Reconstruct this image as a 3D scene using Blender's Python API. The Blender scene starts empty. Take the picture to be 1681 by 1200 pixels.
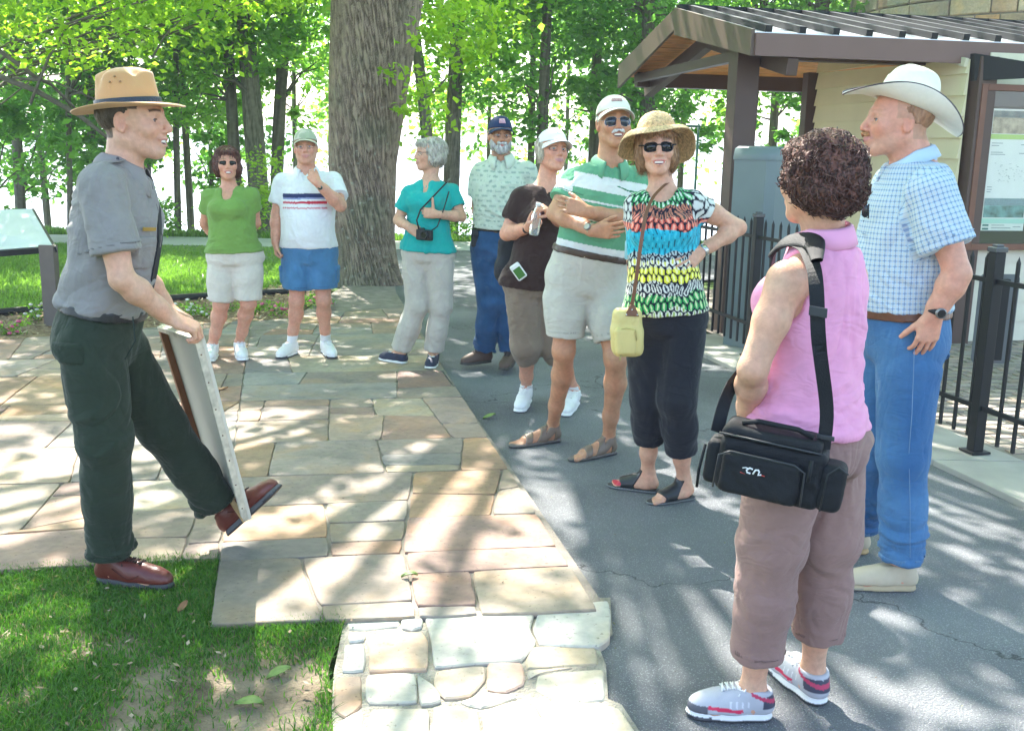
import bpy, math, random
import numpy as np
from mathutils import Vector, Matrix
D2R = math.radians
SC = bpy.context.scene
COL = SC.collection
# ------------------------------------------------------------------ camera, sky, sun, exposure
CAM_H = 1.62; FPX = 1700.0; PITCH = math.atan(357/FPX); ROLL = 0.02
cd = bpy.data.cameras.new('camera'); cam = bpy.data.objects.new('camera', cd); COL.objects.link(cam)
_U = np.array([0, math.sin(PITCH), math.cos(PITCH)]); _X = np.array([1.0, 0, 0]); _F = np.array([0, math.cos(PITCH), -math.sin(PITCH)])
CR = _X*math.cos(ROLL)+_U*math.sin(ROLL); CU = _U*math.cos(ROLL)-_X*math.sin(ROLL); CF = _F
cam.matrix_world = Matrix(((CR[0], CU[0], -CF[0], 0), (CR[1], CU[1], -CF[1], 0), (CR[2], CU[2], -CF[2], CAM_H), (0, 0, 0, 1)))
cd.sensor_width = 36; cd.lens = FPX/1681*36; cd.clip_end = 3000
SC.camera = cam
SUN_EL, SUN_AZ = D2R(50), D2R(-24)          # azimuth from +Y (away from the camera) towards +X
SD = np.array([math.sin(SUN_AZ)*math.cos(SUN_EL), math.cos(SUN_AZ)*math.cos(SUN_EL), math.sin(SUN_EL)])
w = bpy.data.worlds.new('World'); SC.world = w; w.use_nodes = True
_n = w.node_tree.nodes; _bg = _n['Background']; _sky = _n.new('ShaderNodeTexSky')
_sky.sky_type = 'NISHITA'; _sky.sun_disc = False; _sky.sun_elevation = SUN_EL; _sky.sun_rotation = SUN_AZ
_sky.air_density = 1.0; _sky.dust_density = 2.0; _sky.ozone_density = 1.0
w.node_tree.links.new(_sky.outputs[0], _bg.inputs[0]); _bg.inputs[1].default_value = 0.15
sl = bpy.data.lights.new('sun', 'SUN'); sun = bpy.data.objects.new('sun', sl); COL.objects.link(sun)
sl.energy = 4.3; sl.angle = D2R(0.5); sl.color = (1.0, 0.95, 0.87)
sun.rotation_euler = Vector(-SD).to_track_quat('-Z', 'Y').to_euler()
SC.view_settings.view_transform = 'Standard'; SC.view_settings.look = 'None'
SC.view_settings.exposure = 2.38; SC.view_settings.gamma = 1.0
SC.cycles.max_bounces = 7; SC.cycles.diffuse_bounces = 4; SC.cycles.transmission_bounces = 6; SC.cycles.transparent_max_bounces = 8
# ------------------------------------------------------------------ photo geometry
def ray(px, py):
    d = CF+CR*((px-840.5)/FPX)+CU*((600-py)/FPX)
    return d
def P(px, py, Y):
    d = ray(px, py); t = Y/d[1]
    return np.array([0, 0, CAM_H])+d*t
def G(px, py, z=0.0):
    d = ray(px, py); t = (z-CAM_H)/d[2]
    return np.array([0, 0, CAM_H])+d*t
def V(*a): return np.array(a, float)
def nrm(v):
    v = np.asarray(v, float); return v/(np.linalg.norm(v)+1e-9)
# ------------------------------------------------------------------ noise
def _hash(i, j, k, s):
    h = (i*374761393+j*668265263+k*1274126177+s*974634777) & 0xFFFFFFFF
    h = ((h ^ (h >> 13))*1274126177) & 0xFFFFFFFF
    return ((h ^ (h >> 16)) & 0xFFFF)/65535.0
def noise(p, seed=0):
    p = np.asarray(p, float)
    i = np.floor(p).astype(np.int64); f = p-i; f = f*f*(3-2*f)
    r = 0
    for a in (0, 1):
        for b in (0, 1):
            for c in (0, 1):
                wgt = (f[..., 0] if a else 1-f[..., 0])*(f[..., 1] if b else 1-f[..., 1])*(f[..., 2] if c else 1-f[..., 2])
                r = r+wgt*_hash(i[..., 0]+a, i[..., 1]+b, i[..., 2]+c, seed)
    return r*2-1
def fbm(p, o=3, seed=0):
    r = 0; a = 1.0; p = np.asarray(p, float)
    for k in range(o):
        r = r+a*noise(p, seed+k); a *= .5; p = p*2.03+7.1
    return r
# ------------------------------------------------------------------ materials
MATS = {}
def mat(name, col=(.5, .5, .5), rough=.7, var=.12, vscale=8., bump=0., bscale=60., attr=None, metal=0., spec=.4, sss=0., trans=0., vmul=None, stretch=None, sheen=0.):
    if name in MATS: return MATS[name]
    m = bpy.data.materials.new(name); MATS[name] = m; m.use_nodes = True
    nt = m.node_tree; N = nt.nodes; L = nt.links; b = N['Principled BSDF']
    b.inputs['Roughness'].default_value = rough; b.inputs['Metallic'].default_value = metal
    b.inputs['Specular IOR Level'].default_value = spec
    tc = N.new('ShaderNodeTexCoord'); vec = tc.outputs['Object']
    if stretch:
        mp = N.new('ShaderNodeMapping'); mp.inputs['Scale'].default_value = stretch; L.new(vec, mp.inputs[0]); vec = mp.outputs[0]
    if attr:
        a = N.new('ShaderNodeAttribute'); a.attribute_name = attr; src = a.outputs['Color']
    else:
        r = N.new('ShaderNodeRGB'); r.outputs[0].default_value = (*col, 1); src = r.outputs[0]
    if var:
        nz = N.new('ShaderNodeTexNoise'); nz.inputs['Scale'].default_value = vscale; nz.inputs['Detail'].default_value = 6
        L.new(vec, nz.inputs['Vector'])
        mr = N.new('ShaderNodeMapRange'); mr.inputs[1].default_value = .25; mr.inputs[2].default_value = .75
        mr.inputs[3].default_value = 1-var; mr.inputs[4].default_value = 1+var; L.new(nz.outputs[0], mr.inputs[0])
        mx = N.new('ShaderNodeVectorMath'); mx.operation = 'MULTIPLY'; L.new(src, mx.inputs[0]); L.new(mr.outputs[0], mx.inputs[1]); src = mx.outputs[0]
    L.new(src, b.inputs['Base Color'])
    if sss:
        b.inputs['Subsurface Weight'].default_value = sss; b.inputs['Subsurface Radius'].default_value = (.012, .005, .003); b.inputs['Subsurface Scale'].default_value = 1.0
    if sheen: b.inputs['Sheen Weight'].default_value = sheen
    if trans:
        b.inputs['Transmission Weight'].default_value = trans
    if bump:
        nb = N.new('ShaderNodeTexNoise'); nb.inputs['Scale'].default_value = bscale; nb.inputs['Detail'].default_value = 4; L.new(vec, nb.inputs['Vector'])
        bp = N.new('ShaderNodeBump'); bp.inputs['Strength'].default_value = bump; bp.inputs['Distance'].default_value = .01
        L.new(nb.outputs[0], bp.inputs['Height']); L.new(bp.outputs[0], b.inputs['Normal'])
    return m
def clear_mat(name, k=.06):
    m = bpy.data.materials.new(name); MATS[name] = m; m.use_nodes = True; N = m.node_tree.nodes; t = N.new('ShaderNodeBsdfTransparent'); g = N.new('ShaderNodeBsdfGlossy'); g.inputs['Roughness'].default_value = .03
    x = N.new('ShaderNodeMixShader'); x.inputs[0].default_value = k; L = m.node_tree.links; L.new(t.outputs[0], x.inputs[1]); L.new(g.outputs[0], x.inputs[2]); L.new(x.outputs[0], N['Material Output'].inputs[0]); return m
def cloth_mat(name, rough=.85, wr=.36, weave=500, wscale=5., wbump=.12):
    """woven cloth: colour from the mesh, soft wrinkles at two sizes and a fine weave"""
    m = bpy.data.materials.new(name); MATS[name] = m; m.use_nodes = True; nt = m.node_tree; N = nt.nodes; L = nt.links; b = N['Principled BSDF']; b.inputs['Roughness'].default_value = rough; b.inputs['Specular IOR Level'].default_value = .15; b.inputs['Sheen Weight'].default_value = .12
    a = N.new('ShaderNodeAttribute'); a.attribute_name = 'Col'; tc = N.new('ShaderNodeTexCoord')
    def nz(sc, det, dist, st):
        mp = N.new('ShaderNodeMapping'); mp.inputs['Scale'].default_value = st; L.new(tc.outputs['Object'], mp.inputs[0]); n = N.new('ShaderNodeTexNoise'); n.inputs['Scale'].default_value = sc; n.inputs['Detail'].default_value = det; n.inputs['Distortion'].default_value = dist; L.new(mp.outputs[0], n.inputs['Vector']); return n.outputs[0]
    def mth(op, x, y):
        q = N.new('ShaderNodeMath'); q.operation = op
        for i, z in enumerate((x, y)):
            if z is None: continue
            if isinstance(z, (int, float)): q.inputs[i].default_value = z
            else: L.new(z, q.inputs[i])
        return q.outputs[0]
    n1 = mth('ABSOLUTE', mth('SUBTRACT', nz(wscale, 2, 1.2, (1, 1, .55)), .5), None); n2 = mth('ABSOLUTE', mth('SUBTRACT', nz(wscale*2.6, 2, 1.0, (.7, .7, 1.5)), .5), None)
    h = mth('ADD', mth('MULTIPLY', n1, 2.2), mth('MULTIPLY', n2, .9))
    bp = N.new('ShaderNodeBump'); bp.inputs['Strength'].default_value = wr; bp.inputs['Distance'].default_value = .03; L.new(h, bp.inputs['Height'])
    bp2 = N.new('ShaderNodeBump'); bp2.inputs['Strength'].default_value = wbump; bp2.inputs['Distance'].default_value = .008; L.new(nz(weave, 2, 0, (1, 1, 1)), bp2.inputs['Height']); L.new(bp.outputs[0], bp2.inputs['Normal']); L.new(bp2.outputs[0], b.inputs['Normal'])
    v = N.new('ShaderNodeMapRange'); v.inputs[3].default_value = .90; v.inputs[4].default_value = 1.08; L.new(nz(40, 5, 0, (1, 1, 1)), v.inputs[0]); mx = N.new('ShaderNodeVectorMath'); mx.operation = 'MULTIPLY'; L.new(a.outputs['Color'], mx.inputs[0]); L.new(v.outputs[0], mx.inputs[1]); L.new(mx.outputs[0], b.inputs['Base Color']); return m
def leaf_mat(name, c1, c2, tr=.5):
    m = bpy.data.materials.new(name); MATS[name] = m; m.use_nodes = True
    nt = m.node_tree; N = nt.nodes; L = nt.links; out = N['Material Output']; b = N['Principled BSDF']
    a = N.new('ShaderNodeAttribute'); a.attribute_name = 'rnd'
    r = N.new('ShaderNodeValToRGB'); r.color_ramp.elements[0].color = (*c1, 1); r.color_ramp.elements[1].color = (*c2, 1)
    L.new(a.outputs['Fac'], r.inputs[0]); L.new(r.outputs[0], b.inputs['Base Color']); b.inputs['Roughness'].default_value = .45
    t = N.new('ShaderNodeBsdfTranslucent'); g = N.new('ShaderNodeVectorMath'); g.operation = 'MULTIPLY'; g.inputs[1].default_value = (1.85, 2.15, 1.25)
    L.new(r.outputs[0], g.inputs[0]); L.new(g.outputs[0], t.inputs[0])
    mx = N.new('ShaderNodeMixShader'); mx.inputs[0].default_value = tr; L.new(b.outputs[0], mx.inputs[1]); L.new(t.outputs[0], mx.inputs[2]); L.new(mx.outputs[0], out.inputs[0])
    return m
# ------------------------------------------------------------------ objects
def tag(o, label=None, cat=None, group=None, kind=None):
    if label: o['label'] = label
    if cat: o['category'] = cat
    if group: o['group'] = group
    if kind: o['kind'] = kind
    return o
def empty(name, loc, label=None, cat=None, group=None):
    o = bpy.data.objects.new(name, None); COL.objects.link(o); o.location = tuple(loc); o.empty_display_size = .1
    return tag(o, label, cat, group)
def mesh_obj(name, v, f, m, parent=None, col=None, fab=None, smooth=True, rnd=None, local=False, loc=None):
    """v: Nx3 world coordinates (made local to the parent), f: int array MxK or list of index lists"""
    v = np.asarray(v, float); org = np.zeros(3)
    if parent is not None and not local: org = ROOTS.get(parent.name, np.zeros(3))
    if loc is not None: org = np.asarray(loc, float)
    me = bpy.data.meshes.new(name)
    vv = (v-org).astype(np.float32)
    if isinstance(f, np.ndarray):
        k = f.shape[1]; me.vertices.add(len(vv)); me.vertices.foreach_set('co', vv.ravel())
        me.loops.add(f.size); me.loops.foreach_set('vertex_index', f.astype(np.int32).ravel())
        me.polygons.add(len(f)); me.polygons.foreach_set('loop_start', np.arange(0, f.size, k, dtype=np.int32))
        me.polygons.foreach_set('loop_total', np.full(len(f), k, np.int32)); me.update(calc_edges=True); me.validate()
    else:
        me.from_pydata(vv.tolist(), [], f); me.update()
    if smooth: me.polygons.foreach_set('use_smooth', np.ones(len(me.polygons), bool))
    if col is not None:
        a = me.color_attributes.new('Col', 'FLOAT_COLOR', 'POINT'); c = np.ones((len(vv), 4), np.float32); c[:, :3] = col; a.data.foreach_set('color', c.ravel())
    if fab is not None:
        a = me.attributes.new('fab', 'FLOAT_VECTOR', 'POINT'); a.data.foreach_set('vector', np.asarray(fab, np.float32).ravel())
    if rnd is not None:
        a = me.attributes.new('rnd', 'FLOAT', 'POINT'); a.data.foreach_set('value', np.asarray(rnd, np.float32).ravel())
    if m is not None:
        for q in (m if isinstance(m, (list, tuple)) else [m]): me.materials.append(q)
    o = bpy.data.objects.new(name, me); COL.objects.link(o)
    if parent is not None: o.parent = parent
    if loc is not None: o.location = tuple(loc)
    ROOTS[o.name] = org
    return o
ROOTS = {}
def root(name, loc, label, cat, group=None):
    o = empty(name, loc, label, cat, group); ROOTS[o.name] = np.asarray(loc, float); return o
class MB:
    """collects simple shapes into ONE mesh"""
    def __init__(s): s.v = []; s.f = []; s.n = 0; s.c = []
    def add(s, v, f, c=None):
        v = np.asarray(v, float); s.v.append(v); s.f += [[i+s.n for i in q] for q in f]; s.n += len(v)
        s.c.append(np.tile(c if c is not None else (.5, .5, .5), (len(v), 1)))
        return s
    def hexa(s, p, c=None):      # p: 8 points, bottom 4 (ccw) then top 4
        return s.add(p, [[3, 2, 1, 0], [4, 5, 6, 7], [0, 1, 5, 4], [1, 2, 6, 5], [2, 3, 7, 6], [3, 0, 4, 7]], c)
    def box(s, c0, ax, ay, az, c=None):   # centre and three half-axis vectors
        c0, ax, ay, az = map(lambda q: np.asarray(q, float), (c0, ax, ay, az))
        return s.hexa([c0-ax-ay-az, c0+ax-ay-az, c0+ax+ay-az, c0-ax+ay-az, c0-ax-ay+az, c0+ax-ay+az, c0+ax+ay+az, c0-ax+ay+az], c)
    def beam(s, a, b, w, h, up=(0, 0, 1), c=None):
        a = np.asarray(a, float); b = np.asarray(b, float); d = nrm(b-a); sd = nrm(np.cross(d, up)); u = np.cross(sd, d)
        return s.box((a+b)/2, (b-a)/2, sd*w/2, u*h/2, c)
    def tube(s, pts, r, n=8, c=None, cap=True):
        pts = np.asarray(pts, float); m = len(pts); r = np.full(m, r) if np.isscalar(r) else np.asarray(r, float)
        d = np.gradient(pts, axis=0); d /= np.linalg.norm(d, axis=1)[:, None]+1e-9
        u = np.cross(d[0], (0, 0, 1)); u = np.cross(d[0], (1, 0, 0)) if np.linalg.norm(u) < .1 else u; u = nrm(u)
        vs = []
        for i in range(m):
            u = nrm(u-d[i]*u.dot(d[i])); w2 = np.cross(d[i], u)
            an = np.arange(n)*2*math.pi/n
            vs.append(pts[i]+r[i]*(np.cos(an)[:, None]*u+np.sin(an)[:, None]*w2))
        f = []
        for i in range(m-1):
            for j in range(n):
                k = (j+1) % n; f.append([i*n+j, i*n+k, (i+1)*n+k, (i+1)*n+j])
        if cap: f.append(list(range(n))[::-1]); f.append([(m-1)*n+j for j in range(n)])
        return s.add(np.concatenate(vs), f, c)
    def ball(s, c0, r, n=12, R=None, c=None):
        r = np.broadcast_to(np.asarray(r, float), (3,)); vs = []; f = []; m = n//2+1
        for i in range(m):
            th = math.pi*i/(m-1)
            for j in range(n):
                ph = 2*math.pi*j/n; vs.append((math.sin(th)*math.cos(ph), math.sin(th)*math.sin(ph), math.cos(th)))
        vs = np.array(vs)*r
        if R is not None: vs = vs@np.asarray(R).T
        for i in range(m-1):
            for j in range(n):
                k = (j+1) % n; f.append([i*n+j, (i+1)*n+j, (i+1)*n+k, i*n+k])
        return s.add(vs+np.asarray(c0), f, c)
    def grid(s, A, c=None, close=False):   # A: m x n x 3
        m, n = A.shape[:2]; f = []
        for i in range(m-1):
            for j in range(n if close else n-1):
                k = (j+1) % n; f.append([i*n+j, i*n+k, (i+1)*n+k, (i+1)*n+j])
        return s.add(A.reshape(-1, 3), f, c)
    def build(s, name, m, parent=None, smooth=False, bevel=0, solid=0, usecol=False, loc=None, sub=0):
        o = mesh_obj(name, np.concatenate(s.v), s.f, m, parent, col=np.concatenate(s.c) if usecol else None, smooth=smooth, loc=loc)
        if solid: q = o.modifiers.new('s', 'SOLIDIFY'); q.thickness = solid; q.offset = 0
        if bevel: q = o.modifiers.new('b', 'BEVEL'); q.width = bevel; q.segments = 2; q.limit_method = 'ANGLE'; q.angle_limit = D2R(35)
        if sub: q = o.modifiers.new('d', 'SUBSURF'); q.levels = sub; q.render_levels = sub
        return o
def copy_thing(o, loc, rotz=None, scale=None, label=None):
    c = o.copy(); COL.objects.link(c); c.location = tuple(loc)
    if rotz is not None: c.rotation_euler = (0, 0, rotz)
    if scale is not None: c.scale = (scale,)*3 if np.isscalar(scale) else scale
    if label: c['label'] = label
    for ch in list(o.children):
        d = ch.copy(); COL.objects.link(d); d.parent = c
        for gg in list(ch.children):
            e = gg.copy(); COL.objects.link(e); e.parent = d
    return c
# ------------------------------------------------------------------ smooth solid shapes (signed distance + surface nets)
def axis(lo, hi, coarse, fine, spans):
    out = [lo]; x = lo
    while x < hi:
        st = coarse
        for a, b in spans:
            if a-.012 <= x <= b: st = fine; break
        x += st; out.append(x)
    return np.array(out)
class Grid:
    def __init__(s, lo, hi, coarse=.009, fine=.0036, boxes=()):
        s.ax = [axis(lo[i], hi[i], coarse, fine, [(b[0][i], b[1][i]) for b in boxes]) for i in range(3)]
        s.shape = tuple(len(a) for a in s.ax)
    def sl(s, lo, hi):
        r = []
        for i in range(3):
            a = np.searchsorted(s.ax[i], lo[i]); b = np.searchsorted(s.ax[i], hi[i]); r.append(slice(max(a-1, 0), min(b+1, s.shape[i])))
        return tuple(r)
    def pts(s, sl): return s.ax[0][sl[0]][:, None, None], s.ax[1][sl[1]][None, :, None], s.ax[2][sl[2]][None, None, :]
def smin(a, b, k):
    if k <= 0: return np.minimum(a, b)
    h = np.maximum(k-np.abs(a-b), 0)/k; return np.minimum(a, b)-h*h*k*.25
def smax(a, b, k): return -smin(-a, -b, k)
MARG = .035
class Fd:
    def __init__(s, g, v=None): s.g = g; s.v = np.full(g.shape, .5, np.float32) if v is None else v
    def copy(s): return Fd(s.g, s.v.copy())
    def _do(s, fn, lo, hi, k, op):
        sl = s.g.sl(np.asarray(lo)-MARG-k, np.asarray(hi)+MARG+k)
        if any(q.start >= q.stop for q in sl): return
        d = fn(*s.g.pts(sl))
        s.v[sl] = (smin(s.v[sl], d, k) if op > 0 else smax(s.v[sl], -d, k))
    def cone(s, a, b, ra, rb, k=.02, op=1, flat=None):
        a = np.asarray(a, float); b = np.asarray(b, float); ab = b-a; L2 = ab.dot(ab)+1e-12; R = max(ra, rb)*1.3
        def fn(X, Y, Z):
            x, y, z = X-a[0], Y-a[1], Z-a[2]
            t = np.clip((x*ab[0]+y*ab[1]+z*ab[2])/L2, 0, 1)
            x, y, z = x-t*ab[0], y-t*ab[1], z-t*ab[2]; sc = 1.
            if flat is not None:
                w2, q = flat; d = (x*w2[0]+y*w2[1]+z*w2[2])*(1/q-1); x, y, z = x+d*w2[0], y+d*w2[1], z+d*w2[2]; sc = min(1, q)**.5
            return (np.sqrt(x*x+y*y+z*z)-(ra+(rb-ra)*t))*sc
        s._do(fn, np.minimum(a, b)-R, np.maximum(a, b)+R, k, op)
    def ell(s, c, r, M=None, k=.02, op=1):
        c = np.asarray(c, float); r = np.asarray(r, float)
        M = np.eye(3) if M is None else np.asarray(M)
        R = max(r)
        def fn(X, Y, Z):
            x, y, z = X-c[0], Y-c[1], Z-c[2]
            l = [(x*M[0, i]+y*M[1, i]+z*M[2, i])/r[i] for i in range(3)]
            k0 = np.sqrt(l[0]**2+l[1]**2+l[2]**2); k1 = np.sqrt((l[0]/r[0])**2+(l[1]/r[1])**2+(l[2]/r[2])**2)+1e-6
            return k0*(k0-1)/k1
        s._do(fn, c-R, c+R, k, op)
    def box(s, c, r, M=None, rd=.005, k=.005, op=1):
        c = np.asarray(c, float); M = np.eye(3) if M is None else np.asarray(M); R = np.linalg.norm(r)
        def fn(X, Y, Z):
            x, y, z = X-c[0], Y-c[1], Z-c[2]
            q = [np.abs(x*M[0, i]+y*M[1, i]+z*M[2, i])-(r[i]-rd) for i in range(3)]
            return np.sqrt(np.maximum(q[0], 0)**2+np.maximum(q[1], 0)**2+np.maximum(q[2], 0)**2)+np.minimum(np.maximum(np.maximum(q[0], q[1]), q[2]), 0)-rd
        s._do(fn, c-R, c+R, k, op)
    def loft(s, a, b, secs, side, front, add=0., k=.02, lo=None, hi=None, pw=2.0):
        a = np.asarray(a, float); b = np.asarray(b, float); L = np.linalg.norm(b-a); up = (b-a)/L
        fr = nrm(front-up*np.dot(front, up)); sd = np.cross(fr, up); sd = sd*np.sign(np.dot(sd, side)) if np.dot(sd, side) != 0 else sd
        S = np.array(secs, float); T = np.linspace(S[0, 0], S[-1, 0], 160)
        def sm(col):
            y = np.interp(T, S[:, 0], S[:, col]); kk = np.hanning(23); kk /= kk.sum(); yp = np.concatenate([np.full(11, y[0]), y, np.full(11, y[-1])]); return np.convolve(yp, kk, 'valid')
        rs_, rf_, of_ = sm(1)+add, sm(2)+add, sm(3)
        os_ = sm(4) if S.shape[1] > 4 else T*0
        t0, t1 = (S[0, 0] if lo is None else lo), (S[-1, 0] if hi is None else hi)
        R = max(rs_.max(), rf_.max())+.03
        A, B = a+up*L*min(t0, 0), a+up*L*max(t1, 1)
        def fn(X, Y, Z):
            x, y, z = X-a[0], Y-a[1], Z-a[2]
            t = (x*up[0]+y*up[1]+z*up[2])/L; p = x*sd[0]+y*sd[1]+z*sd[2]; q = x*fr[0]+y*fr[1]+z*fr[2]
            rs, rf, of, os2 = np.interp(t, T, rs_), np.interp(t, T, rf_), np.interp(t, T, of_), np.interp(t, T, os_)
            p = (p-os2)/rs; q = (q-of)/rf
            k0 = (np.abs(p)**pw+np.abs(q)**pw)**(1/pw)+1e-6; k1 = np.sqrt((p/rs)**2+(q/rf)**2)+1e-6
            d = np.where(k0 > .3, k0*(k0-1)/k1, -.7*np.minimum(rs, rf))
            return smax(smax(d, (t0-t)*L, .02), (t-t1)*L, .02)
        s._do(fn, np.minimum(A, B)-R, np.maximum(A, B)+R, k, 1)
        return
    def cut(s, c, n, k=.0):            # keep the side where (p-c).n < 0
        X, Y, Z = s.g.pts((slice(None),)*3); d = (X-c[0])*n[0]+(Y-c[1])*n[1]+(Z-c[2])*n[2]
        s.v = smax(s.v, d.astype(np.float32), k); return s
    def plane(s, c, n):
        X, Y, Z = s.g.pts((slice(None),)*3); return ((X-c[0])*n[0]+(Y-c[1])*n[1]+(Z-c[2])*n[2]).astype(np.float32)
    def mesh(s):
        v = s.v.copy(); BIG = .5
        v[0] = v[-1] = BIG; v[:, 0] = v[:, -1] = BIG; v[:, :, 0] = v[:, :, -1] = BIG
        ins = v < 0; A, B, C = v.shape
        cnt = np.zeros((A-1, B-1, C-1), np.uint8)
        for i in (0, 1):
            for j in (0, 1):
                for k in (0, 1): cnt += ins[i:A-1+i, j:B-1+j, k:C-1+k]
        act = (cnt > 0) & (cnt < 8); idx = np.argwhere(act)
        if len(idx) == 0: return np.zeros((0, 3)), np.zeros((0, 4), int)
        I, J, K = idx.T; acc = np.zeros((len(idx), 3)); n = np.zeros(len(idx))
        ax = s.g.ax
        cor = {}
        for i in (0, 1):
            for j in (0, 1):
                for k in (0, 1): cor[i, j, k] = (v[I+i, J+j, K+k].astype(float), np.stack([ax[0][I+i], ax[1][J+j], ax[2][K+k]], 1))
        for a in cor:
            for d in range(3):
                if a[d]: continue
                b = list(a); b[d] = 1; va, pa = cor[a]; vb, pb = cor[tuple(b)]
                m = (va < 0) != (vb < 0); t = np.where(m, va/(va-vb+1e-12*(va == vb)), 0)
                acc += np.where(m[:, None], pa+(pb-pa)*t[:, None], 0); n += m
        verts = acc/n[:, None]
        vid = -np.ones(act.shape, np.int64); vid[I, J, K] = np.arange(len(idx)); F = []
        for d in range(3):
            sa = [slice(None)]*3; sb = [slice(None)]*3; sa[d] = slice(0, -1); sb[d] = slice(1, None)
            e = ins[tuple(sa)] != ins[tuple(sb)]; E = np.argwhere(e)
            if len(E) == 0: continue
            o1, o2 = [(1, 2), (2, 0), (0, 1)][d]
            q = []
            for (u, w2) in ((-1, -1), (0, -1), (0, 0), (-1, 0)):
                T = E.copy(); T[:, o1] += u; T[:, o2] += w2
                T = np.clip(T, 0, np.array(act.shape)-1); q.append(vid[T[:, 0], T[:, 1], T[:, 2]])
            q = np.stack(q, 1); fl = ins[E[:, 0], E[:, 1], E[:, 2]]
            q[~fl] = q[~fl][:, ::-1]; F.append(q[(q >= 0).all(1)])
        return verts, np.concatenate(F)
def vnormals(v, f):
    a, b, c, d = v[f[:, 0]], v[f[:, 1]], v[f[:, 2]], v[f[:, 3]]; fn = np.cross(c-a, d-b); n = np.zeros_like(v)
    for i in range(4):
        for k in range(3): n[:, k] += np.bincount(f[:, i], fn[:, k], len(v))
    return n/(np.linalg.norm(n, axis=1)[:, None]+1e-12)
def vsmooth(v, f, it=1, lam=.5):
    for _ in range(it):
        s = np.zeros_like(v); c = np.zeros(len(v))
        for i in range(4):
            for o in (1, 3):
                nb = f[:, (i+o) % 4]; c += np.bincount(f[:, i], minlength=len(v))
                for k in range(3): s[:, k] += np.bincount(f[:, i], v[nb, k], len(v))
        v = v+(s/c[:, None]-v)*lam
    return v
rnd = random.Random(7); NR = np.random.default_rng(11)
# ------------------------------------------------------------------ ground materials
def ground_mat(name, c1, c2, scale, rough=.9, bump=.3, bscale=80, c3=None, crack=False):
    m = bpy.data.materials.new(name); m.use_nodes = True; nt = m.node_tree; N = nt.nodes; L = nt.links; b = N['Principled BSDF']
    tc = N.new('ShaderNodeTexCoord'); n1 = N.new('ShaderNodeTexNoise'); n1.inputs['Scale'].default_value = scale; n1.inputs['Detail'].default_value = 8
    L.new(tc.outputs['Object'], n1.inputs['Vector']); r = N.new('ShaderNodeValToRGB'); r.color_ramp.elements[0].position = .35; r.color_ramp.elements[1].position = .65
    r.color_ramp.elements[0].color = (*c1, 1); r.color_ramp.elements[1].color = (*c2, 1); L.new(n1.outputs[0], r.inputs[0]); src = r.outputs[0]
    if c3:
        n3 = N.new('ShaderNodeTexNoise'); n3.inputs['Scale'].default_value = 210; n3.inputs['Detail'].default_value = 2; L.new(tc.outputs['Object'], n3.inputs['Vector'])
        r3 = N.new('ShaderNodeValToRGB'); r3.color_ramp.elements[0].position = .58; r3.color_ramp.elements[1].position = .68; L.new(n3.outputs[0], r3.inputs[0])
        mx = N.new('ShaderNodeMix'); mx.data_type = 'RGBA'; L.new(r3.outputs[0], mx.inputs[0]); L.new(src, mx.inputs[6]); mx.inputs[7].default_value = (*c3, 1); src = mx.outputs[2]
    if crack:
        dn = N.new('ShaderNodeTexNoise'); dn.inputs['Scale'].default_value = 2.5; dn.inputs['Detail'].default_value = 5; L.new(tc.outputs['Object'], dn.inputs['Vector']); mxv = N.new('ShaderNodeVectorMath'); mxv.operation = 'MULTIPLY_ADD'; mxv.inputs[1].default_value = (.9, .9, .9); L.new(dn.outputs['Color'], mxv.inputs[0]); L.new(tc.outputs['Object'], mxv.inputs[2])
        vo = N.new('ShaderNodeTexVoronoi'); vo.feature = 'DISTANCE_TO_EDGE'; vo.inputs['Scale'].default_value = .42; L.new(mxv.outputs[0], vo.inputs['Vector']); rc = N.new('ShaderNodeMapRange'); rc.inputs[1].default_value = .0008; rc.inputs[2].default_value = .0035; rc.inputs[3].default_value = .45; rc.inputs[4].default_value = 1; L.new(vo.outputs['Distance'], rc.inputs[0])
        st = N.new('ShaderNodeTexNoise'); st.inputs['Scale'].default_value = .9; st.inputs['Detail'].default_value = 8; L.new(tc.outputs['Object'], st.inputs['Vector']); rs = N.new('ShaderNodeMapRange'); rs.inputs[1].default_value = .35; rs.inputs[2].default_value = .65; rs.inputs[3].default_value = .80; rs.inputs[4].default_value = 1.15; L.new(st.outputs[0], rs.inputs[0])
        mm = N.new('ShaderNodeMath'); mm.operation = 'MULTIPLY'; L.new(rc.outputs[0], mm.inputs[0]); L.new(rs.outputs[0], mm.inputs[1]); q = N.new('ShaderNodeVectorMath'); q.operation = 'MULTIPLY'; L.new(src, q.inputs[0]); L.new(mm.outputs[0], q.inputs[1]); src = q.outputs[0]
    L.new(src, b.inputs['Base Color']); b.inputs['Roughness'].default_value = rough; b.inputs['Specular IOR Level'].default_value = .25
    n2 = N.new('ShaderNodeTexNoise'); n2.inputs['Scale'].default_value = bscale; n2.inputs['Detail'].default_value = 5; L.new(tc.outputs['Object'], n2.inputs['Vector'])
    bp = N.new('ShaderNodeBump'); bp.inputs['Strength'].default_value = bump; bp.inputs['Distance'].default_value = .02; L.new(n2.outputs[0], bp.inputs['Height']); L.new(bp.outputs[0], b.inputs['Normal'])
    return m
M_SOIL = ground_mat('soil', (.12, .09, .06), (.25, .20, .14), 5, bump=.8, bscale=60)
M_LAWN = ground_mat('lawn', (.045, .085, .018), (.10, .16, .035), 3, bump=.9, bscale=120)
M_ASPH = ground_mat('asphalt', (.15, .157, .170), (.205, .213, .226), 1.3, rough=.85, bump=.9, bscale=190, c3=(.36, .37, .38), crack=True)
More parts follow.
